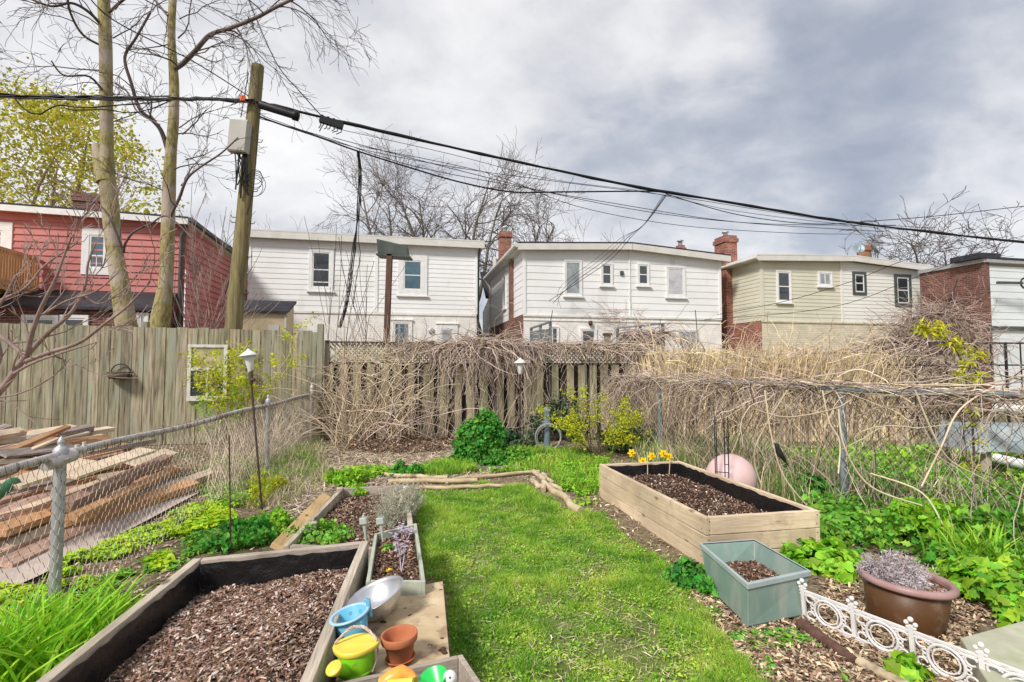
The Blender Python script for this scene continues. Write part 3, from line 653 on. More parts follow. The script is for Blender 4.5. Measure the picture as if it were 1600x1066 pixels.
# the taller main block with its gable and dark roof behind
mb = MB(); O2 = H.O+V*D; pk = zL+.55
mb2 = MB(); siding(mb2, O2-U*.02, V, -U, 0, 2.6, zs-.6, zL-.9, zL-1.6, .27)
mb2.build('gable_wall', M['siding_white'], H.root)
mb.hexa([O2-U*.25+V*.1+Z*(zL-1.15), O2+U*7.2+V*.1+Z*(zL-1.15), O2+U*7.2+V*2.2+Z*pk, O2-U*.25+V*2.2+Z*pk], [O2-U*.25+V*.1+Z*(zL-1.0), O2+U*7.2+V*.1+Z*(zL-1.0), O2+U*7.2+V*2.2+Z*(pk+.12), O2-U*.25+V*2.2+Z*(pk+.12)])
mb.build('main_roof', M['black_roof'], H.root)
mb = MB(); mb.beam(P(773, 402, 28), P(764, 545, 28), .22, .16); mb.build('rake_board', M['fascia'], H.root)

# --- sage and cream house
H = House('beige_house', 'low house sided half sage beige and half cream with dishes on its flat roof', 1191, 20.5)
aR = H.fr(1440, 417)[0]; zL = H.fr(1190.6, 399.7)[1]; am, zm = H.fr(1326, 400.6); zR = H.fr(1447, 417)[1]; zs = H.fr(1200, 501)[1]
bD = H.sd(1127, 430)[0]
mb = MB(); siding(mb, H.O, U, -V, 0, am-.4, zs, zL-.2, zm-.22, .155, mi=0); siding(mb, H.O, V, -U, 0, bD, zs, zL-.2, zL-.2, .155, mi=0)
mb.fbox(H.O, (U, -V, Z), -.02, .1, -.06, .045, zs, zL-.2)
mb.build('siding', M['siding_beige'], H.root)
am2 = H.fr(1318, 450)[0]
mb = MB(); siding(mb, H.O, U, -V, am-.4, aR, zs, zm-.22, zR-.22, .155); mb.fbox(H.O, (U, -V, Z), am-.46, am-.38, 0, .045, zs, zm-.24); mb.fbox(H.O, (U, -V, Z), aR-.08, aR+.03, -.06, .045, zs, zR-.22); wallquad(mb, H.O+U*aR, V, U, 0, 9, -.3, zR-.22, zR-.22); mb.build('cream_siding', M['siding_cream'], H.root)
mb = MB(); wallquad(mb, H.O, U, -V, 0, aR, -.3, zs, zs, .0); mb.fbox(H.O, (U, -V, Z), -.02, aR, -.01, .04, zs-.07, zs-.003); mb.build('lower_wall', M['stucco_cream'], H.root)
mb = MB(); wallquad(mb, H.O, V, -U, 0, 9, -.3, zs-.003, zs-.003); wallquad(mb, H.O-U*.0, V, -U, bD+.003, 9, zs, zL-.2, zL-.2); mb.build('side_wall', M['brick_red'], H.root)
H.roof([(0, zL), (am, zm), (aR, zR)], 9, mat=M['fascia'], trim=M['fascia'], th=.26, front=.28)
mb = MB(); mb.tube([H.O-U*.33-V*.25+Z*(zL-.13), H.O-U*.33+V*bD+Z*(zL-.13)], .07, 8); mb.tube([H.O-U*.33+V*(bD-.2)+Z*(zL-.2), H.O-U*.08+V*(bD-.25)+Z*(zL-.6), H.O-U*.08+V*(bD-.25)+Z*.5], .045, 8); mb.build('gutter', M['fascia'], H.root)
H.win(1212, 423, 1235, 473, M['white_paint'], M['glass_dark'], surround=.06, bars=[('h', .5)])
H.win(1277, 425, 1299, 448, M['white_paint'], M['glass_grey'], surround=.06, bars=[('v', .5)])
H.win(1331, 425, 1352, 461, M['white_paint'], M['glass_dark'], surround=.11, bars=[('h', .5)], sur=M['grey_metal_dark'], sill=False)
H.win(1396, 429, 1422, 479, M['white_paint'], M['glass_dark'], surround=.13, bars=[('h', .5)], sur=M['grey_metal_dark'], sill=False)
a, z = H.fr(1351, 384, 5); chimney(H.root, H.O+U*a+V*5, .42, .4, zm-.1, z, M['brick_orange'], cowl=False)
CH = P(1133, 400, 20.3); CHb = H.sd(1130, 430)[0]
chimney(H.root, H.O+U*(H.fr(1134, 400, bD-.4)[0])+V*(bD-.4), .58, .8, -.3, H.fr(1133, 371, bD-.4)[1], M['brick_red'], name='chimney')
for px, tilt in ((1341, -.5), (1364, .9)):
    a, z = H.fr(px, 389, 4.6); c = H.O+U*a+V*4.6+Z*z
    Mx = Matrix.Rotation(YAW+tilt, 3, 'Z') @ Matrix.Rotation(R(70), 3, 'X')
    dish = thing('satellite_dish', 'grey satellite dish %s the orange chimney' % ('left of' if px < 1350 else 'right of'), 'satellite dish', (c.x, c.y, zm), 'satellite dishes on the roof')
    mb = MB(); mb.lathe([(.001, .0), (.14, .015), (.25, .06), (.32, .10), (.325, .105), (.25, .075), (.001, .015)], 20, c, Mx); mb.build('reflector', M['galv_blue'], dish)
    mb = MB(); mb.tube([c, c+Mx @ Vector((0, -.1, -.15)), Vector((c.x, c.y, zm-.02))], .03, 6); mb.tube([c+Mx @ Vector((0, -.3, .08)), c+Mx @ Vector((0, -.1, .4))], .015, 5); mb.build('mount', M['grey_metal_dark'], dish)

# --- brick house at the right edge
H = House('brick_house', 'brown brick side wall overgrown with vines and white siding at the right edge', 1541, 19)
H_BRICK = H.O.copy(); aR = 8; zB = H.fr(1543, 411)[1]; zs = H.fr(1543, 509)[1]
mb = MB(); siding(mb, H.O, U, -V, .04, aR, zs, zB-.1, zB-.1, .26); mb.build('siding', M['siding_aqua'], H.root)
mb = MB(); wallquad(mb, H.O, U, -V, 0, aR, -.3, zs, zs); mb.build('lower_wall', M['siding_aqua'], H.root)
mb = MB(); mb.fbox(H.O, (U, -V, Z), .02, aR, 0, .09, zs-.16, zs-.03); mb.build('trim_board', M['grey_metal_dark'], H.root)
mb = MB(); wallquad(mb, H.O, V, -U, 0, 2.4, -.3, zB, zB); mb.fbox(H.O, (U, V, Z), 0, .22, -.06, .0, -.3, zB); mb.build('side_wall', M['brick_dark'], H.root)
mb = MB(); mb.fbox(H.O, (U, V, Z), -.08, .2, -.1, 2.4, zB+.002, zB+.14); mb.fbox(H.O, (U, V, Z), .0, aR, -.14, 2.4, zB+.0, zB+.12); mb.build('coping', M['galv'], H.root)
mb = MB(); mb.fbox(H.O, (U, V, Z), -.35, .65, -.16, .9, zB+.14, zB+.34); mb.fbox(H.O, (U, V, Z), .65, aR, -.16, .6, zB+.12, zB+.2); mb.build('parapet', M['black_roof'], H.root)
a, z = H.fr(1580, 444, -.3); c = H.O-V*.45+Z*(z)
mb = MB(); mb.beam(c+U*.0, c+U*1.0-V*.1, .09, .09); mb.build('wall_arm', M['grey_metal_dark'], H.root)
mb = MB(); cc = c+U*1.15-V*.1; mb.ring(cc, .19, .03, U, Z, 20, 6); mb.beam(cc-U*.17, cc+U*.17, .03, .03); mb.beam(cc-Z*.17, cc+Z*.17, .03, .03, up=U); mb.build('pulley_wheel', M['black_metal'], H.root)

# --- red house at the left
H = House('red_house', 'faded red sided house with a black lean-to roof behind the twin-stemmed tree', 286, 16); HR = H
zT = H.fr(286, 342)[1]; zE = H.fr(0, 323)[1]; aL = H.fr(-160, 400)[0]; zTL = zT+(-aL)*.02
z0 = H.fr(200, 462)[1]-.5
mb = MB(); siding(mb, H.O, U, -V, aL, -.0, z0, zTL-.1, zT-.12, .205, .032); siding(mb, H.O, V, U, 0, 8.5, 1.6, zT-.12, zT-.7, .205, .032); wallquad(mb, H.O, V, U, 0, 8.5, -.1, 1.6, 1.6)
mb.build('siding', M['siding_red'], H.root)
mb = MB(); wallquad(mb, H.O, U, -V, aL, 0, -.3, z0, z0); mb.build('lower_wall', M['brick_dark'], H.root)
H.roof([(aL, zTL+.05), (.02, zT)], 8.6, mat=M['black_roof'], trim=M['white_paint'], th=.24, front=.3, oh=.12)
mb = MB(); mb.beam(H.O+U*.2-V*.3+Z*(zT-.08), H.O+U*.2+V*8.6+Z*(zT-.35), .12, .12); mb.tube([H.O+U*.05-V*.12+Z*(zT-.2), H.O-U*.1-V*.1+Z*(zT-.6), H.O-U*.1-V*.1+Z*2.6], .055, 8); mb.build('gutter', M['grey_metal_dark'], H.root)
H.win(130, 358, 178, 430, M['white_paint'], M['glass_blue'], surround=.2, bars=[('h', .38), ('vb', .38)], sill=False)
H.win(-40, 347, 22, 420, M['white_paint'], M['glass_dark'], surround=.25, bars=[('h', .8)], sill=False)
a, _ = H.fr(141, 320, 3); chimney(H.root, H.O+U*a+V*3, .8, .5, zT-.1, H.fr(141, 305, 3)[1], M['brick_dark'], cowl=False)
# lean-to
a1 = H.fr(278, 475)[0]; a0 = H.fr(25, 475)[0]; zt = H.fr(200, 461)[1]; bf = -1.7; ze = on_plane(200, 485, H.O+V*bf, V).z
mb = MB(); mb.hexa([H.O+U*a0+V*bf+Z*ze, H.O+U*a1+V*bf+Z*ze, H.O+U*a1-V*.03+Z*zt, H.O+U*a0-V*.03+Z*zt], [H.O+U*a0+V*bf+Z*(ze+.08), H.O+U*a1+V*bf+Z*(ze+.08), H.O+U*a1-V*.03+Z*(zt+.08), H.O+U*a0-V*.03+Z*(zt+.08)])
mb.build('lean_to_roof', M['black_roof'], H.root)
mb = MB(); siding(mb, H.O+U*(a1-.1), V, U, bf+.15, -.04, -.1, ze-.02, zt-.06, .2); wallquad(mb, H.O+V*(bf+.15), U, -V, a0, a1-.1, -.3, ze-.01, ze-.01); mb.build('lean_to_wall', M['brick_dark'], H.root)
for x0, x1 in ((35, 95), (95, 142)):
    p0 = on_plane(x0, 492, H.O+V*(bf+.15), V); p1 = on_plane(x1, 492, H.O+V*(bf+.15), V)
    window(H.root, H.O+V*(bf+.15), U, -V, (p0-H.O).dot(U), (p1-H.O).dot(U)-.03, 1.6, p0.z, M['white_paint'], M['glass_dark'], surround=.09)
bb = on_plane(262, 490, H.O+V*(bf+.15), V); window(H.root, H.O+V*(bf+.15), U, -V, a1-.42, a1-.12, 1.6, bb.z, M['white_paint'], M['glass_grey'], surround=.07)
# deck on the red house
a1 = H.fr(63, 430)[0]; zr = H.fr(63, 404)[1]; zf = H.fr(63, 447)[1]; zbt = H.fr(63, 463)[1]
dk = MB(); dk.fbox(H.O, (U, V, Z), a1-4, a1, -4.2, -.05, zbt, zf-.02)
d = dk.build('deck_platform', M['deck_orange'], H.root)
rl = MB(); rl.fbox(H.O, (U, V, Z), a1-.06, a1+.03, -4.2, -.06, zr-.08, zr)
for i in range(40):
    b = -.12-i*.103; rl.fbox(H.O, (U, V, Z), a1-.0, a1+.025, b-.042, b+.042, zf-.2, zr-.08)
rl.build('deck_railing', M['deck_orange'], H.root)

# --- little shed
o = P(447, 533, 15.2); S = thing('garden_shed', 'small beige plywood shed with a sloping black shingle roof', 'shed', (o.x, o.y, 0)); O = Vector((o.x, o.y, 0))
ze = on_plane(447, 490, O, V).z; zp = on_plane(467, 470, O, V).z+.0; W_ = 1.45
mb = MB(); mb.fbox(O, (U, V, Z), -W_, 0, 0, 1.0, -.1, ze-.05); mb.hexa([O-U*.0+Z*(ze-.05), O+V*1.0+Z*(ze-.05), O+V*1.0-U*W_+Z*(ze-.05), O-U*W_+Z*(ze-.05)], [O+Z*(ze), O+V*1.0+Z*(ze+.42), O+V*1.0-U*W_+Z*(ze+.42), O-U*W_+Z*(ze)])
mb.build('wall', M['beige_ply'], S)
mb = MB(); lo_ = [O+U*.06-V*.12+Z*(ze-.0), O+U*.06+V*1.1+Z*(ze+.44), O-U*(W_+.1)+V*1.1+Z*(ze+.44), O-U*(W_+.1)-V*.12+Z*(ze-.0)]
mb.hexa(lo_, [p+Z*.07 for p in lo_]); mb.build('roof', M['black_roof'], S)
mb = MB(); mb.fbox(O, (U, -V, Z), -.5, -.2, -.01, .02, 1.9, ze-.35); mb.fbox(O, (U, -V, Z), -.05, .0, -.01, .03, 0, ze-.1); mb.build('trim', M['fascia'], S)
# ------------------------------------------------------------------ wooden fences
def board_fence(root, A, B, z0, ztop, bw, gap, mat, th=.022, name='boards', jz=.03, skip=0, jy=.01):
    """upright boards from A to B as one patterned part"""
    A, B = Vector(A), Vector(B); d = B-A; Ln = d.length; d.normalize(); n = Vector((-d.y, d.x, 0)); mb = MB(); x = 0; i = 0
    while x < Ln:
        w_ = bw*random.uniform(.9, 1.08); zt = (ztop(x/Ln) if callable(ztop) else ztop)+random.uniform(-jz, jz)*.5
        o = random.uniform(-jy, jy)
        if random.random() >= skip:
            sk = random.uniform(-.006, .006)
            lo_ = [A+d*(x)+n*(o)+Z*z0, A+d*(x+w_)+n*(o)+Z*z0, A+d*(x+w_)+n*(o+th)+Z*z0, A+d*x+n*(o+th)+Z*z0]
            hi_ = [p+Z*(zt-z0)+d*sk for p in lo_]
            mb.hexa(lo_, hi_)
        x += w_+gap*random.uniform(.5, 1.4); i += 1
    return mb.build(name, mat, root, bevel=.003)
FL0, FL1 = Vector((-9.9, 9.76, 0)), Vector((-4.14, 11.0, 0))
fd = (FL1-FL0).normalized()
A_ = FL0-fd*2.5
f1 = thing('wooden_fence', 'tall grey-green plank fence at the left with an old window hung on it', 'fence', A_)
def ztl(t): return 2.46-.12*t
board_fence(f1, A_, FL1, .02, ztl, .19, .009, M['fence_green'])
mb = MB(); nrm = Vector((-fd.y, fd.x, 0))
for z in (.35, 1.25, 2.1): mb.beam(A_+nrm*.065+Z*z, FL1+nrm*.065+Z*z, .05, .09)
mb.build('rail', M['fence_green'], f1)
mb = MB(); mb.beam(FL1+Z*(-.1)+fd*.02, FL1+Z*2.5+fd*.02, .15, .12, up=fd); mb.build('post', M['fence_green'], f1, bevel=.006)
for px in (226, 60): 
    p = P(px, 500, 10.4); t = (Vector((p.x, p.y, 0))-A_).dot(fd); q = A_+fd*t+nrm*.15; mb = MB(); mb.beam(q-Z*.1, q+Z*(2.5 if px > 100 else 2.4), .12, .12, up=fd); mb.build('post', M['fence_green'], f1)

# back fence: shadow-box boards under a lattice strip and a dark cap
FB0, FB1 = Vector((-4.02, 11.1, 0)), Vector((2.75, 11.55, 0))
bd = (FB1-FB0).normalized(); bn = Vector((-bd.y, bd.x, 0))
f2 = thing('wooden_fence', 'shadow-box board fence with lattice top along the back behind the bare vines', 'fence', FB0)
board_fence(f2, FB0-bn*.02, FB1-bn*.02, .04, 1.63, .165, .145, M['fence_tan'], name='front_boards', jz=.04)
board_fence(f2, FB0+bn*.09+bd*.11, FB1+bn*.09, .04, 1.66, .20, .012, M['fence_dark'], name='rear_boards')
mb = MB(); mb.beam(FB0+bn*.05+Z*2.12, FB1+bn*.05+Z*2.07, .14, .04); mb.beam(FB0+bn*.05+Z*1.66, FB1+bn*.05+Z*1.64, .06, .05); mb.beam(FB0+bn*.05+Z*.4, FB1+bn*.05+Z*.4, .05, .09); mb.build('rail', M['fence_dark'], f2)
mb = MB(); Ln = (FB1-FB0).length; h_ = .4; x = 0
while x < Ln-h_:
    mb.beam(FB0+bn*.045+bd*x+Z*1.68, FB0+bn*.045+bd*(x+h_)+Z*2.09, .008, .035, up=bn.cross(Vector((1, 0, 1)))); mb.beam(FB0+bn*.056+bd*(x+h_)+Z*1.68, FB0+bn*.056+bd*x+Z*2.09, .008, .035, up=bn.cross(Vector((1, 0, -1)))); x += .095
mb.build('lattice', M['fence_tan'], f2)
for i in range(4):
    mb = MB(); q = FB0+bd*(Ln*i/3)+bn*.05; mb.beam(q-Z*.1, q+Z*2.16, .1, .1, up=bd); mb.build('post', M['fence_tan'], f2, bevel=.006)
FR1 = Vector((11.5, 12.6, 0)); rd = (FR1-FB1).normalized(); Q0 = FB1+rd*.1
f3 = thing('wooden_fence', 'pale board fence behind the dry reeds right of the vine-topped fence', 'fence', Q0)
FM = Q0+rd*4.3
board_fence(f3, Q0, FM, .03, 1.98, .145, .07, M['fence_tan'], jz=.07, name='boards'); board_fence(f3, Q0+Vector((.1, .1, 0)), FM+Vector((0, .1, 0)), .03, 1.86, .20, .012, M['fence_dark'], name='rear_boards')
mb = MB(); mb.beam(Q0+Vector((0, .07, 1.6)), FM+Vector((0, .07, 1.6)), .05, .09); mb.build('rail', M['fence_tan'], f3)
f4 = thing('wooden_fence', 'grey slatted fence seen behind the black iron grid at the far right', 'fence', FM)
board_fence(f4, FM+rd*.1, FR1, .03, 1.84, .14, .085, M['fence_tan'], name='boards', jz=.02)
mb = MB(); mb.beam(FM+Vector((0, .06, 1.55)), FR1+Vector((0, .06, 1.55)), .05, .09); mb.beam(FM+Vector((0, .04, 1.9)), FR1+Vector((0, .04, 1.9)), .12, .05); mb.build('rail', M['fence_dark'], f4)
f5 = thing('iron_fence', 'black iron grid panel before the grey slatted fence at the far right', 'fence', FM+rd*1.6-V*.5)
mb = MB(); a = FM+rd*1.3-V*.5
for k in range(12): mb.tube([a+rd*k*.4+Z*.0, a+rd*k*.4+Z*(2.16)], .016 if k % 2 else .03, 6)
for z in (2.14, 1.62, .5): mb.beam(a+Z*z, a+rd*4.6+Z*z, .03, .035)
mb.build('grille', M['black_metal'], f5)

# ------------------------------------------------------------------ chain-link fences
def chainlink(root, A, B, z0, z1, w_, h_, r, mat, sag=0):
    A, B = Vector(A), Vector(B); d = B-A; Ln = d.length; d.normalize(); n = Vector((-d.y, d.x, 0)); mb = MB()
    K = int(Ln/(w_/2)); J = int((z1-z0)/h_)
    for k in range(K):
        pts = []
        for j in range(J+1):
            o = (j+k) % 2; s = k*w_/2+(w_/2 if o else 0)
            pts.append(A+d*s+n*(.006 if o else -.006)+Z*(z0+j*h_+.008*math.sin(k*.21)+.006*math.sin(s*9+j)))
        pts[-1] = pts[-1]+Z*.015
        mb.tube(pts, r, 3, False, smooth=False)
    return mb.build('mesh', mat, root)
def lpost(root, q, h, r, mat, finial=True, name='post'):
    mb = MB(); mb.tube([q+Z*-.1, q+Z*h], r, 14); o = mb.build(name, mat, root)
    if finial:
        k = MB(); k.lathe([(r*1.25, h-.03), (r*1.3, h+.01), (r*.9, h+.03), (r*.45, h+.04), (r*.65, h+.055), (r*.6, h+.07), (r*.25, h+.09), (.001, h+.10)], 12, q); 
        k.build('cap', mat, o)
    return o
CL = lambda Y: Vector((-2.96-.1675*(Y-3.39), Y, 0))
HL = 1.04
c1 = thing('chain_link_fence', 'low galvanised wire fence running back on the left beside the lumber pile', 'fence', CL(3.39))
lpost(c1, CL(3.39), HL+.0, .033, M['galv']); lpost(c1, CL(7.8), HL+.03, .03, M['galv']); lpost(c1, CL(11.0)+Vector((.05, -.25, 0)), HL+.12, .035, M['galv_worn'])
mb = MB(); pts = [CL(y)+Z*(HL-.03+.012*math.sin(y*2.1)) for y in np.linspace(1.0, 10.9, 40)]; mb.tube(pts, .026, 10); mb.build('top_rail', M['galv_worn'], c1)
mb = MB(); q = CL(3.39)+Z*(HL-.05)
mb.tube([q+Vector((.02, -.13, -.01)), q+Vector((-.01, .1, .01))], .045, 12); mb.ring(q+Z*.0, .05, .012, Vector((1, 0, 0)), Vector((0, 1, 0)), 16, 6); mb.tube([q+Vector((-.03, .16, -.02)), q+Vector((-.03, .16, .07))], .014, 8); mb.tube([q+Vector((-.03, .22, -.02)), q+Vector((-.03, .22, .08))], .012, 8); mb.build('rail_clamp', M['galv_worn'], c1)
off = Vector((.03, 0, 0))
chainlink(c1, CL(1.2)+off, CL(10.9)+off, .03, HL-.02, .082, .045, .0018, M['wire'])
mb = MB()
for i in range(60):
    y = 1.2+i*.165; q = CL(y)+Z*(HL-.03); mb.ring(q, .031, .004, Vector((1, 0, 0)), Z, 10, 4)
mb.build('tie_wire', M['wire'], c1)['kind'] = 'stuff'
CR = lambda Y: Vector((3.68-.3*(Y-5.74), Y, 0))
HRt = 1.36
c2 = thing('chain_link_fence', 'grey wire fence on the right draped in dry vines', 'fence', CR(5.74))
lpost(c2, CR(5.74), HRt+.0, .04, M['galv_blue'], False); lpost(c2, CR(2.9), HRt, .04, M['galv_blue'], False); lpost(c2, CR(9.2), HRt, .035, M['galv_blue'], False)
mb = MB(); pts = [CR(y)+Z*(HRt-.01+.01*math.sin(y*2)) for y in np.linspace(1.5, 11.2, 30)]; mb.tube(pts, .028, 10); mb.build('top_rail', M['galv_blue'], c2)
chainlink(c2, CR(1.8)-off, CR(11.2)-off, .03, HRt-.02, .095, .055, .0030, M['wire_dark'])

# ------------------------------------------------------------------ things hung on the left fence
def on_fl(px, py, off=.03):
    return on_plane(px, py, FL0-nrm*off, nrm)
p0 = on_fl(292, 627); p1 = on_fl(357, 539)
wth = thing('old_window_frame', 'old white four-pane window frame hung on the plank fence', 'window frame', (p0.x, p0.y, p0.z))
a1 = (p1-p0).dot(fd); O = Vector((p0.x, p0.y, 0)); ax = (fd, -nrm, Z); mb = MB()
zb, zt = p0.z, p1.z; zm_ = zb+(zt-zb)*.56
for (p, q, r, t) in ((0, a1, zt-.06, zt), (0, a1, zb, zb+.10), (0, .07, zb+.1, zt-.06), (a1-.07, a1, zb+.1, zt-.06)): mb.fbox(O, ax, p, q, -.005, .045, r, t)
mb.fbox(O, ax, .07, a1-.07, 0, .04, zm_-.03, zm_+.03); mb.fbox(O, ax, a1/2-.02, a1/2+.02, 0, .038, zb+.1, zm_-.03); mb.build('frame', M['old_white'], wth, bevel=.005)
mb = MB(); mb.fbox(O, ax, .065, a1-.065, .008, .014, zb+.095, zm_-.025); mb.build('lower_pane', M['glass_dark'], wth)
mb = MB(); mb.fbox(O, ax, .065, a1-.065, .008, .014, zm_+.028, zt-.055); mb.build('upper_pane', pmat('yellowed_glass', [(.35, (.25, .24, .1)), (.6, (.5, .42, .25))], scale=6, rough=.1, bump=0, coat=.6), wth)
c = on_fl(184, 584, .16); bk = thing('wall_planter', 'small black wire basket planter hung on the plank fence', 'wall planter', (c.x, c.y, c.z))
mb = MB(); rr = .21
for zz, r_ in ((.02, rr), (-.03, rr*.97), (-.09, rr*.85)):
    mb.ring(c+Z*zz+nrm*.1, r_, .012, fd, -nrm, 16, 5, a0=0, a1=PI); mb.beam(c+Z*zz+nrm*.1-fd*r_, c+Z*zz+nrm*.1+fd*r_, .015, .015)
for k in range(9):
    a = PI*k/8; e = fd*math.cos(a)-nrm*math.sin(a); mb.tube([c+nrm*.1+e*rr+Z*.02, c+nrm*.1+e*rr*.85-Z*.09], .006, 4)
mb.ring(c+nrm*.1+Z*.02, rr*.8, .012, fd, Z, 14, 5, a0=0, a1=PI); mb.build('basket', M['basket'], bk)
mb = MB(); mb.lathe([(.001, -.085), (.16, -.08), (.185, -.0), (.17, .0), (.001, -.02)], 20, c+nrm*.02); 
mb.build('coco_liner', M['coco'], bk)

# ------------------------------------------------------------------ utility pole
YP = 11.6
pb, pt = P(364, 520, YP), P(403, 103, YP); pdv = (pt-pb)/(pt.z-pb.z); pg = pb-pdv*pb.z
up = thing('utility_pole', 'leaning weathered wooden utility pole carrying black cables', 'utility pole', pg)
mb = MB(); N_ = 14; mb.tube([pg+pdv*(pt.z*i/N_)+Vector((random.uniform(-.008, .008), 0, 0)) for i in range(N_+1)], [.20-.065*i/N_ for i in range(N_+1)], 18); mb.build('pole', M['pole'], up)
def pole_at(py, dx=0, dy=0): 
    q = P(380, py, YP); return pg+pdv*q.z+Vector((dx, dy, 0))
for k, (px, py) in enumerate(((355, 348), (405, 350), (420, 300), (352, 340), (395, 402), (388, 460), (413, 223))):
    s_ = 1 if k != 0 and k != 3 else -1; q = pole_at(py); mb = MB(); mb.tube([q, q+Vector((s_*.26, -.02, 0)), q+Vector((s_*.28, -.02, .05))], .010, 6); mb.build('step_bolt', M['black_metal'], up)
q = pole_at(222, -.12, -.26); mb = MB(); mb.box(q, (.42, .2, .74), Matrix.Rotation(R(4), 3, 'Y')); bx = mb.build('junction_box', M['grey_box'], up, bevel=.02)
mb = MB(); mb.box(q-Vector((.0, .105, 0)), (.385, .012, .69), Matrix.Rotation(R(4), 3, 'Y')); mb.build('door', M['grey_box'], bx, bevel=.006)
mb = MB()
for k in range(16):
    x0 = random.uniform(-.15, .15); mb.tube([pole_at(244, x0-.1, -.22), pole_at(262, x0*.6+random.uniform(-.1, .1), -.26), pole_at(285+random.uniform(-8, 30), random.uniform(-.16, .16), -.2)], random.uniform(.009, .02), 5)
for k in range(5):
    q = pole_at(275+k*4, .1, -.2); mb.ring(q+Vector((.18, 0, -.1)), .16+.04*k*random.random(), .007, Vector((1, 0, -.7)).normalized(), Vector((.3, 0, .5)).normalized(), 16, 4)
mb.tube([pole_at(190, .2, -.1), pole_at(300, .22, -.1), pole_at(480, -.25, -.1)], .008, 4)
mb.tube([pole_at(100+20, -.12, -.15), pole_at(190, -.17, -.2)], .012, 4)
mb.build('cable_bundle', M['cable'], up)
mb = MB(); q = pole_at(163, -.13, -.26); mb.box(q, (.11, .06, .13)); mb.build('marker_tag', M['orange_tag'], up, bevel=.01)

# ------------------------------------------------------------------ cables
def cable(name, label, pts, r, Ys, lumpy=0, group=None, n=7, parent=None):
    """pts are points of the wire found along its run; Ys its distances"""
    W = []
    for i, (px, py) in enumerate(pts):
        W.append(P(px, py, Ys[i] if isinstance(Ys, (list, tuple)) else Ys))
    out = []
    for i in range(len(W)-1):
        a, b = W[max(i-1, 0)], W[i]; c_, d = W[i+1], W[min(i+2, len(W)-1)]
        for k in range(6):
            t = k/6; out.append(.5*((2*b)+(-a+c_)*t+(2*a-5*b+4*c_-d)*t*t+(-a+3*b-3*c_+d)*t*t*t))
    out.append(W[-1])
    if lumpy: out = [p+Vector((0, random.uniform(-lumpy, lumpy), random.uniform(-lumpy, lumpy))) for p in out]
    mb = MB(); mb.tube(out, [r*(1+(random.uniform(-.25, .35) if lumpy else 0)) for _ in out], n)
    o = mb.build(name, M['cable'], parent, loc=None if parent else W[0])
    if not parent: tag(o, label, 'cable', group)
    return o, out
def yline(px):  # distance of the cable run along the lane
    t = (px-800)/F; X0, Y0 = pt.x, YP-.2
    s = (t*Y0-X0)/(U.x-t*U.y); return Y0+s*U.y
def ys(pts): return [yline(p[0]) for p in pts]
pp = [(398, 158), (440, 168), (540, 192), (700, 229), (850, 262), (1000, 293), (1150, 318), (1300, 343), (1450, 362), (1640, 382), (2000, 408), (2400, 430)]
mc, _ = cable('overhead_cable', 'thick black overhead cable running right from the pole', pp, .036, ys(pp), .004)
pp = [(-900, 120), (-300, 138), (-60, 147), (0, 150), (90, 152), (170, 153), (260, 155), (330, 155), (398, 158)]
cable('overhead_cable', 'thick bundled black cable running left from the pole', pp, .04, ys(pp), .02)
for k in range(4):
    pp2 = [(x, y+random.uniform(-4, 4)) for x, y in pp]; cable('overhead_cable', 'thin loose black wire sagging along the left bundled cable', pp2, .012, [y-.05 for y in ys(pp2)], .01, 'loose wires along the left cable', 5)
for pp, r, lb in (([(20, 150), (40, 172), (62, 178), (90, 165), (130, 168), (190, 164), (240, 160), (260, 156)], .014, 'looping black wire under the left bundled cable'),
              ([(100, 168), (115, 172), (160, 171), (200, 176), (230, 172), (270, 156)], .012, 'lumpy black wire hanging before the left trunk')):
    cable('overhead_cable', lb, pp, r, [y-.1 for y in ys(pp)], .006)
q0, q1 = P(404, 163, yline(404)-.15), P(468, 183, yline(468)-.1)
mb = MB(); dd = (q1-q0); mb.tube([q0, q0+dd*.03, q0+dd*.82, q0+dd*.84, q1-dd*.02, q1], [.06, .09, .085, .11, .11, .05], 14); sp_ = mb.build('splice_case', M['cable'], mc)
mb = MB(); q0, q1 = P(500, 186, yline(500)-.05), P(536, 197, yline(536)-.05); mb.beam(q0, q1, .12, .15)
for k in range(7): 
    q = q0.lerp(q1, k/7+.05)-Z*.06; mb.tube([q, q+Vector((random.uniform(-.05, .05), -.05, -.12)), q+Vector((random.uniform(-.12, .1), -.05, -random.uniform(.12, .25)))], .012, 5)
for k in range(4): q = q0.lerp(q1, k/4+.1)+Z*.08; mb.lathe([(.001, .04), (.03, .03), (.03, -.03)], 8, q)
mb.build('terminal_block', M['cable'], mc, bevel=0)
for i, (pp, r, lb) in enumerate((
    ([(405, 182), (440, 195), (500, 215), (555, 235), (640, 262), (720, 285), (800, 300), (880, 300), (1000, 299), (1040, 300)], .02, 'black service cable sagging below the thick cable'),
    ([(405, 178), (440, 192), (560, 232), (720, 263), (880, 285), (1060, 308), (1300, 345), (1450, 356)], .008, 'thin wire just under the thick cable'),
    ([(405, 185), (500, 212), (640, 258), (800, 290), (960, 318), (1150, 347), (1380, 362)], .009, 'thin wire sagging across the bare tree'),
    ([(520, 215), (700, 262), (880, 306), (1040, 335), (1200, 350), (1400, 352)], .009, 'thin wire dipping toward the beige house roof'),
    ([(560, 228), (760, 270), (900, 322), (1060, 352), (1230, 364), (1330, 366)], .008, 'lowest thin wire over the right hand roofs'),
    ([(520, 200), (700, 240), (860, 280), (1010, 300), (1150, 330), (1330, 352), (1420, 360)], .007, 'fine wire tracking beneath the thick cable'))):
    cable('overhead_cable', lb, pp, r, [y+.1*i for y in ys(pp)], 0, None, 5)
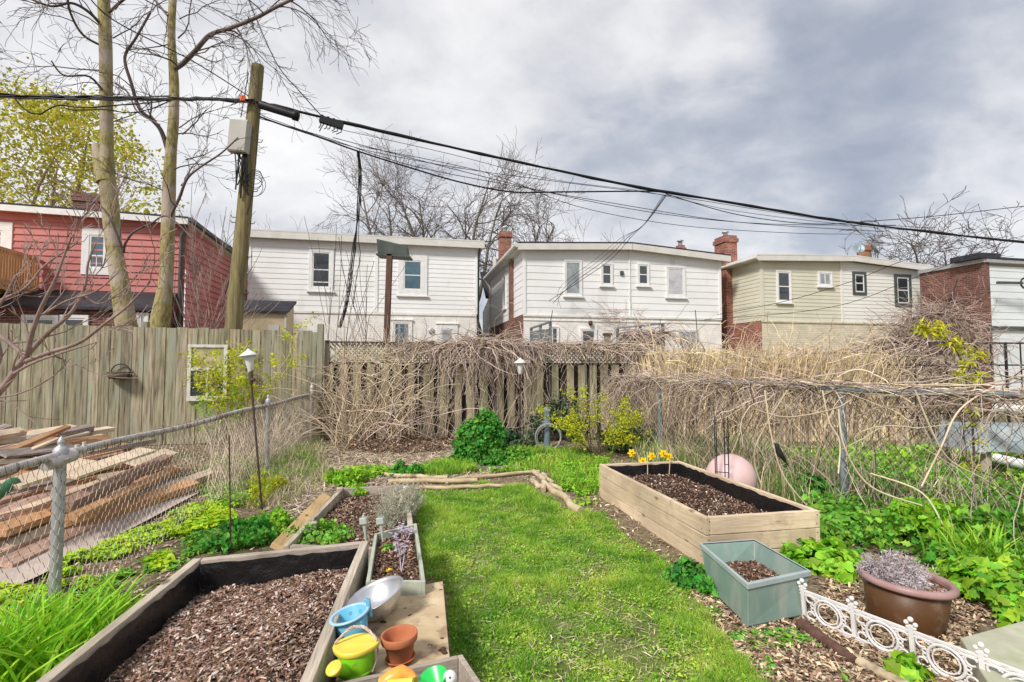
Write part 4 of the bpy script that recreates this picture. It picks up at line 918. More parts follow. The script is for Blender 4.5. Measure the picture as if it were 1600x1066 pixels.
pp = [(1040, 303), (1150, 335), (1270, 350), (1370, 345), (1480, 336), (1640, 318), (2000, 280)]
cable('overhead_cable', 'thin wire rising toward the right edge over the bare tree', pp, .012, ys(pp), 0, None, 5)
pp = [(120, -30), (175, 30), (300, 95), (388, 150)]
cable('overhead_cable', 'thin wire slanting down from upper left to the pole top', pp, .012, [9, 9.5, 10.5, 11.4], 0, None, 5)
pp = [(395, -30), (420, 80), (470, 140), (505, 186)]; pp = [(380, -20), (430, 95), (470, 145), (503, 182)]
cable('overhead_cable', 'straight thin wire slanting down to the terminal block', pp, .012, [11.5, 11.5, 11.5, yline(503)], 0, None, 5)
for k in range(4):
    pp = [(1041-k*2, 306), (1012-k*3, 345+k*3), (985-k*5, 372), (955-k*8, 405), (905-k*10, 440+k*3), (858+k*6, 470+k*4)]
    cable('service_wire', 'thin service wire dropping from the thick cable to the white house', pp, .012 if k < 2 else .007, [yline(1041), 17, 17.6, 18.3, 19.2-.05*k, 19.4], 0, 'service wires to the white house', 4)
pp = [(1180, 470), (1300, 455), (1440, 420), (1515, 390), (1600, 370)]
for k, (pp, lb) in enumerate((([(1120, 492), (1230, 470), (1330, 440), (1420, 405), (1530, 382)], 'thin sagging wire in front of the beige house'), ([(1100, 500), (1300, 480), (1440, 430), (1570, 378)], 'second thin wire crossing below the roof of the beige house'))):
    cable('overhead_cable', lb, pp, .009, [17.5, 17.3, 17, 16.8, 16.5][:len(pp)], 0, None, 4)
for k in range(4):
    pp = [(558+k, 236), (561+k*2, 270), (558+k*2, 330), (556-k*2, 380), (550-k*3, 430+k*4), (542-k*2, 480), (532-k*2, 512)]
    if k == 3: pp = [(562, 236), (563, 300), (560, 370), (563, 400), (556, 440), (552, 480)]
    cable('hanging_wire', 'black wire hanging down before the white house', pp, .014 if k < 2 else .009, [yline(556)-.1, 12, 12, 12, 12, 12, 12][:len(pp)], .01, 'wires hanging before the white house', 4)

# sign-like dark metal tray on a brown post
YS = 12.6
sb = P(604, 533, YS); sg = thing('floodlight_post', 'brown wooden post topped by a dark folded metal panel', 'post light', (sb.x, YS, 0))
q1, q0 = P(609, 396, YS), P(604, 533, YS); dv = (q1-q0)/(q1.z-q0.z); g0 = q0-dv*q0.z
mb = MB(); mb.beam(g0, q1, .135, .12, up=Vector((0, 1, 0))); mb.build('post', M['brown_post'], sg, bevel=.008)
mb = MB(); fr = [P(588, 373, YS), P(603, 382, YS), P(635, 384, YS), P(637, 399, YS), P(590, 396, YS)]
bk_ = [p+Vector((0, .28, 0)) for p in fr]; mb.hexa([fr[4], fr[3], bk_[3], bk_[4]], [fr[0]-Z*.0, fr[2], bk_[2], bk_[0]]); mb.build('panel', M['grey_metal_dark'], sg, bevel=.01)
mb = MB(); mb.hexa([P(588, 399, YS)-Vector((0, .06, 0)), P(640, 402.5, YS)-Vector((0, .06, 0)), P(640, 402.5, YS)+Vector((0, .4, 0)), P(588, 399, YS)+Vector((0, .4, 0))], [P(588, 396.5, YS)-Vector((0, .06, 0)), P(640, 399.5, YS)-Vector((0, .06, 0)), P(640, 399.5, YS)+Vector((0, .4, 0)), P(588, 396.5, YS)+Vector((0, .4, 0))]); mb.build('base_plate', M['grey_metal_dark'], sg)
# screens beside the white house
for (px0, px1, yt0, yt1, Y, lb) in ((830, 860, 513, 503, 17.5, 'slate grey slatted privacy screen left of the back door'), (965, 1036, 513, 506, 16.5, 'slate grey slatted screen hung with brown vines')):
    a, b = P(px0, yt0, Y), P(px1, yt1, Y-.2 if px0 > 900 else Y-1.2); s_ = thing('privacy_screen', lb, 'privacy screen', (a.x, a.y, 0)); mb = MB()
    z = .3
    while z < min(a.z, b.z)-.12: mb.beam(Vector((a.x, a.y, z)), Vector((b.x, b.y, z)), .03, .12); z += .135
    mb.build('slats', M['slate_panel'], s_); mb = MB()
    for q in (a, b, (a+b)/2): mb.beam(Vector((q.x, q.y+.03, 0)), Vector((q.x, q.y+.03, q.z)), .08, .08, up=U)
    mb.beam(a, b, .08, .05); mb.build('frame', M['slate_panel'], s_)
q = P(949, 524, 16); s_ = thing('gate_post', 'short wooden post with a flat cap before the white house', 'post', (q.x, q.y, 0)); mb = MB(); mb.beam(Vector((q.x, q.y, 0)), q, .16, .16, up=U); mb.build('post', M['fence_tan'], s_); mb = MB(); mb.box(q+Z*.03, (.26, .26, .07)); mb.build('cap', M['brown_post'], s_)

# ------------------------------------------------------------------ bare trees
def curve3(W, k=6):
    out = []
    for i in range(len(W)-1):
        a, b = W[max(i-1, 0)], W[i]; c_, d = W[i+1], W[min(i+2, len(W)-1)]
        for j in range(k):
            t = j/k; out.append(.5*((2*b)+(-a+c_)*t+(2*a-5*b+4*c_-d)*t*t+(-a+3*b-3*c_+d)*t*t*t))
    out.append(W[-1]); return out
def twig(mb, p, d, r, L_, depth, droop=0, wig=.25, kids=3, up=0, rmin=.004, spread=.9, n=4, mis=(0, 0)):
    """a wandering branch with side branches"""
    seg = max(4, int(5+L_*2)); step = L_/seg; path = [Vector(p)]; rad = [r]; d = Vector(d).normalized(); ks = []
    for i in range(seg):
        d = (d+Vector((random.gauss(0, wig), random.gauss(0, wig), random.gauss(0, wig)))*.5+Z*(up-droop)*.12).normalized()
        path.append(path[-1]+d*step); rad.append(max(r*(1-.75*(i+1)/seg), rmin)); ks.append((path[-1].copy(), d.copy(), rad[-1], (i+1)/seg))
    mb.tube(path, rad, 3 if r < .012 else n, False, mi=mis[0] if depth > 1 else mis[1], smooth=r > .012)
    if depth <= 0: return
    nk = kids
    for _ in range(nk):
        q, dd, rr, t = random.choice(ks[max(0, seg//5):])
        perp = Vector((random.gauss(0, 1), random.gauss(0, 1), random.gauss(0, 1))); perp = (perp-dd*perp.dot(dd)).normalized()
        nd = (dd+perp*spread*random.uniform(.5, 1.2)).normalized()
        twig(mb, q, nd, max(rr*.62, rmin), L_*random.uniform(.45, .72), depth-1, droop, wig, kids, up, rmin, spread, n, mis)
# twin-stemmed tree behind the plank fence
random.seed(5)
YT = 12.0
base = Vector((P(228, 600, YT).x, YT, 0))
tw = thing('bare_tree', 'twin-stemmed leafless tree with olive bark behind the plank fence', 'tree', base)
def limb(W, px_w, Y, n=16, knob=None):
    pts = [P(x, y, Y) if not isinstance(y, Vector) else y for x, y in W]; out = curve3(pts, 5); rs = []
    for i in range(len(out)):
        t = i/5; k = min(int(t), len(px_w)-2); f_ = t-k; rs.append((px_w[k]*(1-f_)+px_w[k+1]*f_)/2/F*Y)
    return out, rs
mb = MB()
W1 = [(222, 690), (212, 590), (197, 505), (187, 440), (178, 385), (172, 320), (166, 262), (167, 235), (166, 150), (165, 70), (162, 0), (158, -70)]
o1, r1 = limb(W1, [42, 33, 29, 25, 22, 24, 22, 18, 18, 18, 17, 14], YT)
W2 = [(224, 690), (240, 590), (250, 505), (259, 440), (262, 370), (264, 300), (267, 240), (271, 190), (272, 130), (268, 60), (270, 0), (276, -60)]
o2, r2 = limb(W2, [40, 32, 28, 20, 19, 19, 16, 15, 14, 11, 11, 9], YT)
mb.tube(o1, r1, 18); mb.tube(o2, r2, 18)
k_, kr = limb([(166, 285), (158, 255), (151, 232), (147, 226)], [27, 22, 13, 8], YT); mb.tube(k_, kr, 12)
mb.build('trunk', M['bark_olive'], tw)
mb = MB()
def placed(W, w0, w1, Y=YT, kids=4, L_=1.2, depth=3, droop=.2, every=3, nb=1):
    pts = curve3([P(x, y, Y+dy) for x, y, dy in W], 5); n_ = len(pts)
    rs = [((w0+(w1-w0)*i/(n_-1))/2/F*Y) for i in range(n_)]
    mb.tube(pts, rs, 6)
    for i in range(3, n_, every):
        d = pts[min(i+1, n_-1)]-pts[i-1]; perp = Vector((random.gauss(0, 1), random.gauss(0, .6), random.gauss(0, 1))); 
        for _ in range(nb): twig(mb, pts[i], d.normalized()*.8+perp.normalized()*.8, max(rs[i]*.5, .008), L_*random.uniform(.5, 1.25), depth-1, droop, .38, kids, 0, .0045, .9)
placed([(272, 108, 0), (285, 100, -.2), (305, 80, -.5), (328, 55, -.8), (360, 44, -1.1), (400, 28, -1.4), (430, 12, -1.7), (465, -5, -2)], 8, 4, kids=4, L_=1.2, depth=3, droop=.6, every=3)
placed([(262, 235, 0), (252, 205, -.1), (238, 188, -.2), (218, 170, -.3), (205, 130, -.4), (195, 90, -.5), (212, 60, -.6), (235, 20, -.6)], 7, 3, kids=3, L_=1.2, depth=3, every=4)
placed([(266, 338, -.1), (280, 310, -.3), (292, 280, -.5), (312, 262, -.7), (345, 240, -.9), (372, 215, -1)], 5, 2, kids=3, L_=1.0, depth=2, every=4, droop=0)
placed([(193, 395, -.4), (196, 380, -.5), (210, 362, -.6), (235, 350, -.6), (262, 338, -.5), (300, 372, -.9)], 4, 2, kids=1, L_=.5, depth=1, every=9)
placed([(193, 395, -.4), (180, 360, -.6), (165, 330, -.7), (130, 300, -.8)], 4, 2, kids=2, L_=.5, depth=2, every=6)
placed([(170, 20, 0), (200, -5, -.3), (230, -10, -.6), (262, 25, -.9)], 5, 3, kids=3, L_=1.2, depth=3)
placed([(163, 45, 0), (140, 20, -.3), (112, 5, -.6), (80, 10, -.9), (40, -5, -1)], 5, 3, kids=3, L_=1.2, depth=3, droop=.8, every=4)
placed([(166, 75, 0), (130, 55, -.3), (110, 20, -.6), (105, -10, -.8)], 4, 3, kids=3, L_=1.1, depth=3, droop=.4, every=5)
placed([(166, 150, 0), (140, 120, -.4), (100, 118, -.8), (80, 95, -1)], 4, 2, kids=3, L_=1.0, depth=3, droop=.1, every=5)
placed([(180, 130, 0), (200, 145, -.2), (215, 175, -.3), (250, 195, -.4)], 3, 2, kids=3, L_=.9, depth=2, every=5)
for (x, y, s, L2, dr) in ((180, 15, 1, 2.4, .5), (176, 60, 1, 2.2, .5), (178, 190, 1, 1.5, .2), (280, 30, 1, 2.2, .6), (278, 60, 1, 2.4, .7), (262, 70, -1, 2.0, .4), (262, 20, -1, 2.2, .5), (268, 150, -1, 1.6, .3),
                     (280, 200, 1, 1.3, .2), (272, 265, 1, 1.4, 0), (262, 300, -1, 1.0, 0), (155, 40, -1, 2.0, .7), (155, 110, -1, 1.8, .4), (340, 50, 1, 2.2, .9), (300, 85, 1, 2, .8), (410, 22, 1, 1.8, 1.1), (440, 0, 1, 1.8, 1.2), (380, 38, -1, 1.8, 1.1), (170, -40, 1, 2.6, .6), (278, -50, 1, 3, .8), (240, -30, -1, 2.4, .6), (330, -40, 1, 2.6, .9), (400, -40, 1, 2.4, 1.1), (120, -40, -1, 2.4, .9), (285, 210, 1, 1.2, 0), (290, 250, 1, 1.2, 0), (283, 290, 1, 1.2, -.1)):
    twig(mb, P(x, y, YT-.1), (s*random.uniform(.7, 1), random.uniform(-.5, .2), random.uniform(-.2, .5)), .018, L2*.95, 3, dr*.35, .30, 3, .1, .0048, .75)
mb.build('branches', M['twig_dark'], tw)

def bare_tree(label, base, stems, mat, twm, depth=4, kids=4, rmin=.012, wig=.22, up=.35, group=None, buds=0):
    t = thing('bare_tree', label, 'tree', base, group); tm = MB(); bm_ = MB()
    for (d, r, L_) in stems:
        # a main stem then its forks
        p = Vector(base); d = Vector(d).normalized(); path = [p.copy()]; rad = [r]; seg = 12
        for i in range(seg):
            d = (d+Vector((random.gauss(0, .07), random.gauss(0, .07), .02))).normalized(); p = p+d*(L_/seg); path.append(p.copy()); rad.append(r*(1-.8*(i+1)/seg))
            if i > seg*.45:
                for _ in range(2):
                    perp = Vector((random.gauss(0, 1), random.gauss(0, .8), random.uniform(-.2, .3))).normalized()
                    twig(bm_, p, d*.8+perp*.95, rad[-1]*.6, L_*random.uniform(.17, .28), depth-1, 0, wig, kids, up, rmin, .8)
        tm.tube(path, rad, 8)
    tm.build('trunk', mat, t); bm_.build('branches', twm, t)
    return t
BT = 32; random.seed(21)
for (px, sp_, lb) in ((652, [(-.31, .1, 1), (-.1, 0, 1), (-.21, -.1, 1), (.01, .05, 1)], 'leafless tree with slanting stems rising above the long white house'),
                 (712, [(-.13, .1, 1), (-.04, 0, 1), (.05, -.1, 1), (.14, .05, 1)], 'tall leafless tree in the middle of the three behind the white houses'),
                 (764, [(.12, .1, 1), (.31, 0, 1), (.0, -.1, 1), (.21, .05, 1)], 'leafless tree spreading right beside the small brick chimney')):
    b = P(px, 533, BT); bare_tree(lb, (b.x, BT, 0), [(d, .2, random.uniform(11.7, 12.5)*(1-.6*max(0, abs(d[0])-.1)*(1 if abs(d[0]) > .15 else 0))) for d in sp_], M['bark_grey'], M['twig_dark'], depth=3, kids=5, rmin=.009, wig=.36, up=.05)
random.seed(33); b = P(1447, 533, 32); bare_tree('leafless tree with a dense dark crown above the brick wall', (b.x, 32, 0), [((-.02, 0, 1), .17, 9.6), ((-.22, .1, 1), .13, 8.6), ((.06, 0, 1), .1, 8.4)], M['twig_dark'], M['twig_dark'], depth=3, kids=5, rmin=.013, wig=.34, up=0)
b = P(1494, 533, 32); bare_tree('leafless tree leaning right at the edge above the white parapet', (b.x, 32, 0), [((.10, 0, 1), .15, 9.0), ((.28, .1, 1), .14, 9.6)], M['twig_dark'], M['twig_dark'], depth=3, kids=4, rmin=.013, wig=.36, up=0)
for px, lb in ((445, 'faint far leafless tree above the left part of the white roof'), (905, 'faint far leafless tree above the roof of the gabled house')):
    b = P(px, 533, 48); bare_tree(lb, (b.x, 48, 0), [((.05, 0, 1), .12, 13.2), ((-.3, 0, 1), .1, 12.4), ((.35, 0, 1), .1, 12.4)], M['bark_grey'], M['bark_grey'], depth=2, kids=4, rmin=.012)
# spring-green tree behind the red house
random.seed(9); rng = np.random.default_rng(9)
b = P(60, 533, 27); st = thing('leafing_tree', 'yellow-green spring tree behind the red house', 'tree', (b.x, 27, 0))
mb = MB(); 
for d, L_ in (((.02, 0, 1), 14.8), ((-.3, .1, 1), 13.5), ((.28, 0, 1), 11.5), ((-.12, -.1, 1), 14), ((.55, -.1, 1), 9.5)):
    p = Vector((b.x, 27, 0)); d = Vector(d).normalized(); path = [p.copy()]; rad = [.22]
    for i in range(12):
        d = (d+Vector((random.gauss(0, .06), random.gauss(0, .06), .01))).normalized(); p = p+d*L_/12; path.append(p.copy()); rad.append(.22*(1-.85*(i+1)/12))
        if i > 3:
            for _ in range(2): twig(mb, p, d*.6+Vector((random.gauss(0, 1), random.gauss(0, 1), .2)).normalized(), rad[-1]*.5, L_*.2, 1, 0, .25, 3, .2, .012)
    mb.tube(path, rad, 8)
mb.build('trunk', M['bark_pink'], st)
cl_ = []
for _ in range(240):
    a = random.random()*2*PI; rr = math.sqrt(random.random()); hh = random.uniform(6.0, 16.2)
    env = 7.6*math.sqrt(max(0, 1-((hh-7.0)/9.6)**2)) if hh > 7.0 else 6.0
    cl_.append((b.x-.3+math.cos(a)*rr*env, 27+math.sin(a)*rr*env*.8, hh, random.uniform(.35, 1.0)))
pts = np.concatenate([np.array(c[:3])+rng.normal(size=(int(120*c[3]), 3))*np.array([.75, .75, .45])*c[3] for c in cl_])
leaves('crown', pts, .17, M['leaf_tree'], 'diamond', .3, st)
# ------------------------------------------------------------------ raised beds
random.seed(41)
def bed(name, label, FL, NL, NR, FR, z0, z1, th, layers, mside, mend, gap=.004, bevel=.004, group=None, wob=0):
    c = [Vector((p.x, p.y, 0)) for p in (FL, NL, NR, FR)]; root = thing(name, label, 'raised bed', (sum((p for p in c), Vector()))/4, group)
    h = (z1-z0)/layers
    def side(a, b, mat, ins, nm):
        d = (b-a).normalized(); n = Vector((-d.y, d.x, 0))  # inward for ccw order FL,NL,NR,FR
        A, B = a+d*ins, b-d*ins
        for k in range(layers):
            za, zb = z0+k*h, z0+(k+1)*h-gap; w1, w2 = random.uniform(-wob, wob), random.uniform(-wob, wob)
            mb = MB(); S = 8; pts_lo = []; 
            vs = []
            for i in range(S+1):
                q = A.lerp(B, i/S)+n*(w1+(w2-w1)*i/S); e = .0012*math.sin(i*2.1+k)
                vs += [q+n*e+Z*za, q+n*(th)+Z*za, q+n*(th)+Z*(zb+e), q+n*e+Z*(zb+e)]
            fs = [(0, 1, 2, 3), tuple(4*S+j for j in (3, 2, 1, 0))]
            for i in range(S):
                for j in range(4): fs.append((4*i+j, 4*(i+1)+j, 4*(i+1)+(j+1) % 4, 4*i+(j+1) % 4))
            mb.add(vs, fs); mb.build(nm, mat, root, bevel=bevel)
    side(c[0], c[1], mside, 0, 'side_board'); side(c[2], c[3], mside, 0, 'side_board')
    side(c[1], c[2], mend, th+.001, 'end_board'); side(c[3], c[0], mend, th+.001, 'end_board')
    return root, c
def inset(c, t):
    out = []
    for i in range(4):
        p, q, r = c[i-1], c[i], c[(i+1) % 4]; d1 = (q-p).normalized(); d2 = (r-q).normalized()
        n1 = Vector((-d1.y, d1.x, 0)); n2 = Vector((-d2.y, d2.x, 0)); out.append(q+(n1+n2)*t/(1+n1.dot(n2)))
    return out
def liner(root, c, th, z0, z1, amp=.012):
    ci = inset(c, th+.012); mb = MB()
    for i in range(4):
        a, b = ci[i], ci[(i+1) % 4]; d = (b-a); n_ = max(6, int(d.length/.07)); nn = Vector((-d.y, d.x, 0)).normalized(); K = 6; vs = []
        for j in range(n_+1):
            top = z1-.012+random.uniform(-.012, .006)
            for k in range(K+1):
                f_ = k/K; q = a+d*(j/n_)+nn*(amp*mnoise.noise(Vector((a.x*3+j*.8, k*.5, i*7)))*(1 if k < K else 0)+(0 if k < K else -.002)); vs.append(q+Z*(z0+(top-z0)*f_))
        mb.add(vs, [(j*(K+1)+k, (j+1)*(K+1)+k, (j+1)*(K+1)+k+1, j*(K+1)+k+1) for j in range(n_) for k in range(K)], 0, True)
    return mb.build('liner', M['liner'], root)
def soil(name, label, c, zf, nchips, ln, wd, mats, weights, res=.035, group=None, tilt=.5, cat='mulch'):
    """heaped soil sheet and the flakes on it, one uncountable mass"""
    n = max(8, int((c[1]-c[0]).length/res)); m = max(8, int((c[2]-c[1]).length/res)); vs = []
    loc = sum((p for p in c), Vector())/4
    for i in range(n+1):
        for j in range(m+1):
            u_, v_ = i/n, j/m; p = c[0].lerp(c[1], u_).lerp(c[3].lerp(c[2], u_), v_); vs.append((p.x, p.y, zf(p.x, p.y, u_, v_)))
    fs = [(i*(m+1)+j, (i+1)*(m+1)+j, (i+1)*(m+1)+j+1, i*(m+1)+j+1) for i in range(n) for j in range(m)]
    o = np_mesh(name, vs, fs, M['soil'], smooth=True, loc=loc); tag(o, label, cat, group, 'stuff')
    uv = rng.random((nchips, 2))*.985+.0075; C = np.array([list(p) for p in c])
    P_ = (C[0]*(1-uv[:, :1])+C[1]*uv[:, :1])*(1-uv[:, 1:])+(C[3]*(1-uv[:, :1])+C[2]*uv[:, :1])*uv[:, 1:]
    z = np.array([zf(p[0], p[1], a, b) for p, (a, b) in zip(P_, uv)])+rng.random(nchips)*.012
    mi = rng.choice(len(mats), nchips, p=weights)
    ch = chips('flakes', P_[:, :2], z, ln, wd, mats, mi, o, tilt); ch['kind'] = 'stuff'
    return o
# big bed, near left
pr0, pr1 = G(561, 845, .4), G(465, 1066, .4); pl0, pl1 = G(302, 872, .4), G(52, 1066, .4)
def ext(a, b, Y): t = (Y-a.y)/(b.y-a.y); return a+(b-a)*t
FRi = pr0+Vector((.06, .02, 0)); NRi = ext(pr0, pr1, .95)+Vector((.05, 0, 0))
FLo = pl0; NLo = ext(pl0, pl1, .95)
rA, cA = bed('raised_bed', 'long lined wooden raised bed full of shredded mulch at the near left', FLo, NLo, NRi, FRi, .0, .40, .05, 2, M['plank_grey'], M['plank_grey_u'], wob=.002)
liner(rA, cA, .05, .12, .385)
ci = inset(cA, .055)
def zA(x, y, u_, v_): 
    e = min(u_*3, 1, v_*6, (1-v_)*6); return .20+.085*e*(.6+.6*mnoise.noise(Vector((x*1.3, y*1.3, 0))))+.03*mnoise.noise(Vector((x*5, y*5, 1)))+.012*mnoise.noise(Vector((x*22, y*22, 4)))+.05*v_
soil('mulch', 'brown shredded bark mulch filling the big near left bed', ci, zA, 34000, .026, .0075, [M['chips'], M['chips_light'], M['vine_pink']], [.74, .1, .16])
mb = MB(); q = G(330, 1027, .29); mb.add([q, q+Vector((.04, .0, .01)), q+Vector((.07, .05, .015)), q+Vector((.05, .07, .01)), q+Vector((.012, .04, .004))], [(0, 1, 2, 3, 4)]); 
tag(mb.build('dry_leaf', M['straw'], loc=q), 'pale dead leaf lying on the mulch of the near left bed', 'leaf')
# new pine bed on the right
FLb, NLb, NRb, FRb = G(936, 724.5, .4), G(1102, 808, .4), G(1281, 797, .4), G(1062, 719.5, .4)
rB, cB = bed('raised_bed', 'new pale pine raised bed of three board layers on the right of the lawn', FLb, NLb, NRb, FRb, -.03, .40, .042, 3, M['cedar_new'], M['cedar_new_u'], gap=.005)
liner(rB, cB, .042, .15, .385, .008)
for (a_, b_, nn_) in ((cB[1], cB[2], 0), (cB[0], cB[1], 1)):
    d_ = (b_-a_).normalized(); out_ = Vector((d_.y, -d_.x, 0))
    for s_ in ((.03, (b_-a_).length-.03) if nn_ == 0 else (.06, 1.1, (b_-a_).length-.06)):
        for lv in range(3):
            for dz in (.035, .105):
                q = a_+d_*(s_+random.uniform(-.006, .006))+out_*.0005+Z*(-.03+.1433*lv+dz)
                if q.z < .03: continue
                mb = MB(); mb.lathe([(.0048, -.002), (.0048, .0012), (.0001, .0008)], 8, q, out_.to_track_quat('Z', 'Y').to_matrix()); mb.build('screw', M['pole_brown'], rB)
ci = inset(cB, .05)
zB_ = lambda x, y, u_, v_: .245+.035*mnoise.noise(Vector((x*2, y*2, 5)))+.03*mnoise.noise(Vector((x*7, y*7, 1)))+.014*mnoise.noise(Vector((x*24, y*24, 4)))-.02*v_-.05*max(0, u_-.7)
soil('soil', 'dark crumbly potting soil with white specks inside the pine bed', ci, zB_, 9000, .022, .012, [M['chips'], M['soil'], M['chips_light'], M['perlite']], [.5, .38, .08, .04], tilt=.6, cat='soil')
for (px, py) in ((1012, 745), (1045, 742)):
    q = G(px, py, .24); k = thing('plant_stake', 'thin pale stake standing in the far end of the pine bed', 'stake', q, 'stakes in the pine bed') if px < 1020 else thing('plant_stake', 'short leaning pale stake in the far right corner of the pine bed', 'stake', q)
    mb = MB(); mb.tube([q-Z*.05, q+Vector((.02 if px > 1020 else .0, .0, .30 if px < 1020 else .2))], .006, 6); mb.build('rod', M['straw'], k)
# older low bed behind the big one
FLc, NLc, NRc, FRc = G(531, 762, .19), G(444, 852, .19), G(648, 858, .19), G(638, 757, .19)
rC, cC = bed('raised_bed', 'old low grey raised bed with a silvery bush behind the big mulch bed', FLc, NLc, NRc, FRc, -.03, .19, .045, 1, M['plank_grey'], M['plank_grey_u'], wob=.01)
mb = MB(); q = G(482, 818, .21); mb.box((q.x+.02, q.y, .09), (.10, .09, .26), Matrix.Rotation(.3, 3, 'Z')); mb.build('post', M['plank_grey'], rC, bevel=.01)
for px, py in ((534, 762), (636, 760)):
    mb = MB(); q = G(px, py, .2); mb.box((q.x, q.y-.06, .08), (.07, .07, .27), Matrix.Rotation(.2, 3, 'Z')); mb.build('post', M['old_white'] if px > 600 else M['plank_grey'], rC, bevel=.01)
ci = inset(cC, .05)
zC = lambda x, y, u_, v_: .10+.03*mnoise.noise(Vector((x*2, y*2, 5)))+.02*mnoise.noise(Vector((x*8, y*8, 1)))
soil('soil', 'reddish brown soil in the old low bed', ci, zC, 7000, .025, .01, [M['chips'], M['soil'], M['chips_light'], M['litter']], [.5, .2, .08, .22], tilt=.5, cat='soil')
a, b = G(436, 856, .05), G(512, 776, .05); mb = MB(); mb.beam(a+Vector((-.02, 0, 0)), b+Vector((-.02, 0, .0)), .11, .045, up=Vector((.5, 0, 1))); tag(mb.build('loose_board', plank('orange_pine_board', (.38, .24, .11), (.55, .38, .19), (.62, .46, .27)), loc=a, bevel=.005), 'orange-tan plank leaning along the left of the old low bed', 'plank')

# small sage box planter
FLd, FRd, NRd, NLd = G(585, 833, .36), G(651, 817, .36), G(665, 908, .36), G(572, 908, .36)
rD, cD = bed('planter_box', 'small sage-painted wooden planter with lilac flowers beside the lawn', FLd, NLd, NRd, FRd, 0.0, .36, .022, 2, M['green_grey_wood'], M['green_grey_wood'], gap=.002, bevel=.003)
rD['category'] = 'planter'
ci = inset(cD, .024)
zD = lambda x, y, u_, v_: .30+.012*mnoise.noise(Vector((x*9, y*9, 5)))+.008*mnoise.noise(Vector((x*25, y*25, 1)))
soil('soil', 'dark bark mulch in the small sage planter', ci, zD, 2600, .022, .009, [M['chips'], M['soil'], M['chips_light']], [.7, .25, .05], res=.02)
def flower_spike(mb_s, mb_f, base, tip, n, r):
    pts = [base, base.lerp(tip, .5)+Vector((.008, 0, 0)), tip]; mb_s.tube(pts, .004, 6)
    for i in range(n):
        f_ = 1-i/n*.45; c = base.lerp(tip, f_)+Vector((random.gauss(0, r), random.gauss(0, r), random.gauss(0, r*.5)))
        for k in range(6):
            a = k*PI/3+random.random()*.4; d1 = Vector((math.cos(a), math.sin(a), random.uniform(-.2, .6))).normalized(); s_ = .0125; t = d1.cross(Z).normalized()
            mb_f.add([c, c+d1*s_*.6+t*s_*.35, c+d1*s_*1.15, c+d1*s_*.6-t*s_*.35], [(0, 1, 2, 3)])
for k, (bp, tps, lb) in enumerate((((627, 895), ((632, 848), (618, 832)), 'lilac-flowered hyacinth with bare pale stems in the sage planter'), ((636, 845), ((641, 826), (626, 820)), 'whitish hyacinth flowers at the far end of the sage planter'))):
    b = G(bp[0], bp[1], .3); t = thing('hyacinth', lb, 'flower', b); ms, mf = MB(), MB()
    for tp in tps: flower_spike(ms, mf, b, P(tp[0], tp[1], b.y+.01), 26, .017)
    ms.build('stem', M['hyac'], t); mf.build('petals', M['hyac'], t)
b = G(608, 900, .31); t = thing('small_flower', 'tiny yellow flower at the near edge of the sage planter', 'flower', b); mf = MB()
for k in range(14):
    a = k*2.4; d1 = Vector((math.cos(a), math.sin(a), random.uniform(0, .9))).normalized(); tt = d1.cross(Z).normalized(); c = b+Z*.03; mf.add([c, c+d1*.012+tt*.008, c+d1*.022, c+d1*.012-tt*.008], [(0, 1, 2, 3)])
mf.build('petals', M['daff'], t); ms = MB(); ms.tube([b-Z*.01, b+Z*.03], .003, 5); ms.build('stem', M['leaf_mid'], t)
b = G(606, 860, .3); t = thing('seedling', 'small green seedling in the soil of the sage planter', 'plant', b)
leaves('leaf', np.array(b)+rng.normal(size=(26, 3))*np.array([.02, .02, .012])+np.array([0, 0, .025]), .025, M['leaf_mid'], 'round', .5, t)
# solar stakes
for k, (bp, tp, lb) in enumerate((((572, 846), (568, 808), 'left of the two small grey solar stake lights behind the big bed'), ((599, 849), (594, 808), 'right of the two small grey solar stake lights, in the sage planter'))):
    b = G(bp[0], bp[1], .30); tpw = P(tp[0], tp[1], b.y); d = (tpw-b).normalized(); Mx = d.to_track_quat('Z', 'Y').to_matrix(); Lh = (tpw-b).length
    t = thing('solar_stake_light', lb, 'garden light', b); mb = MB(); mb.lathe([(.002, -.12), (.006, -.02), (.011, Lh*.4), (.017, Lh-.055), (.017, Lh-.05)], 10, b, Mx); mb.build('stake', M['solar'], t)
    mb = MB(); mb.box(b+d*(Lh-.025), (.056, .056, .048), Mx); hd = mb.build('lamp_head', M['solar'], t, bevel=.006); mb = MB(); mb.box(b+d*(Lh+.001), (.036, .036, .004), Mx); mb.build('solar_cell', M['galv_blue'], hd)
    if k == 0: mb = MB(); mb.lathe([(.012, Lh), (.008, Lh+.01), (.001, Lh+.02)], 8, b, Mx); mb.build('finial', M['solar'], t)

# plywood platform
PZ = .28
FRp, NRp = G(692, 908, PZ), G(703, 1030, PZ); FLp, NLp = Vector((-.862, 3.01, PZ)), Vector((-.742, 2.22, PZ))
pf = thing('plywood_platform', 'low platform topped with a mud-stained plywood sheet beside the lawn', 'platform', ((FRp+NLp)/2).xy.to_3d())
mb = MB(); mb.quad_prism([FLp.xy, NLp.xy, NRp.xy, FRp.xy], PZ-.018, PZ); mb.build('panel', M['plywood'], pf, bevel=.003)
mb = MB(); cc = [FLp, NLp, NRp, FRp]; ctr = sum((p for p in cc), Vector())/4; ci = [ctr+(p-ctr)*.95 for p in cc]
for i in range(4): a, b = ci[i], ci[(i+1) % 4]; mb.beam(Vector((a.x, a.y, .13)), Vector((b.x, b.y, .13)), .025, .26)
mb.build('base_frame', M['plank_grey'], pf)
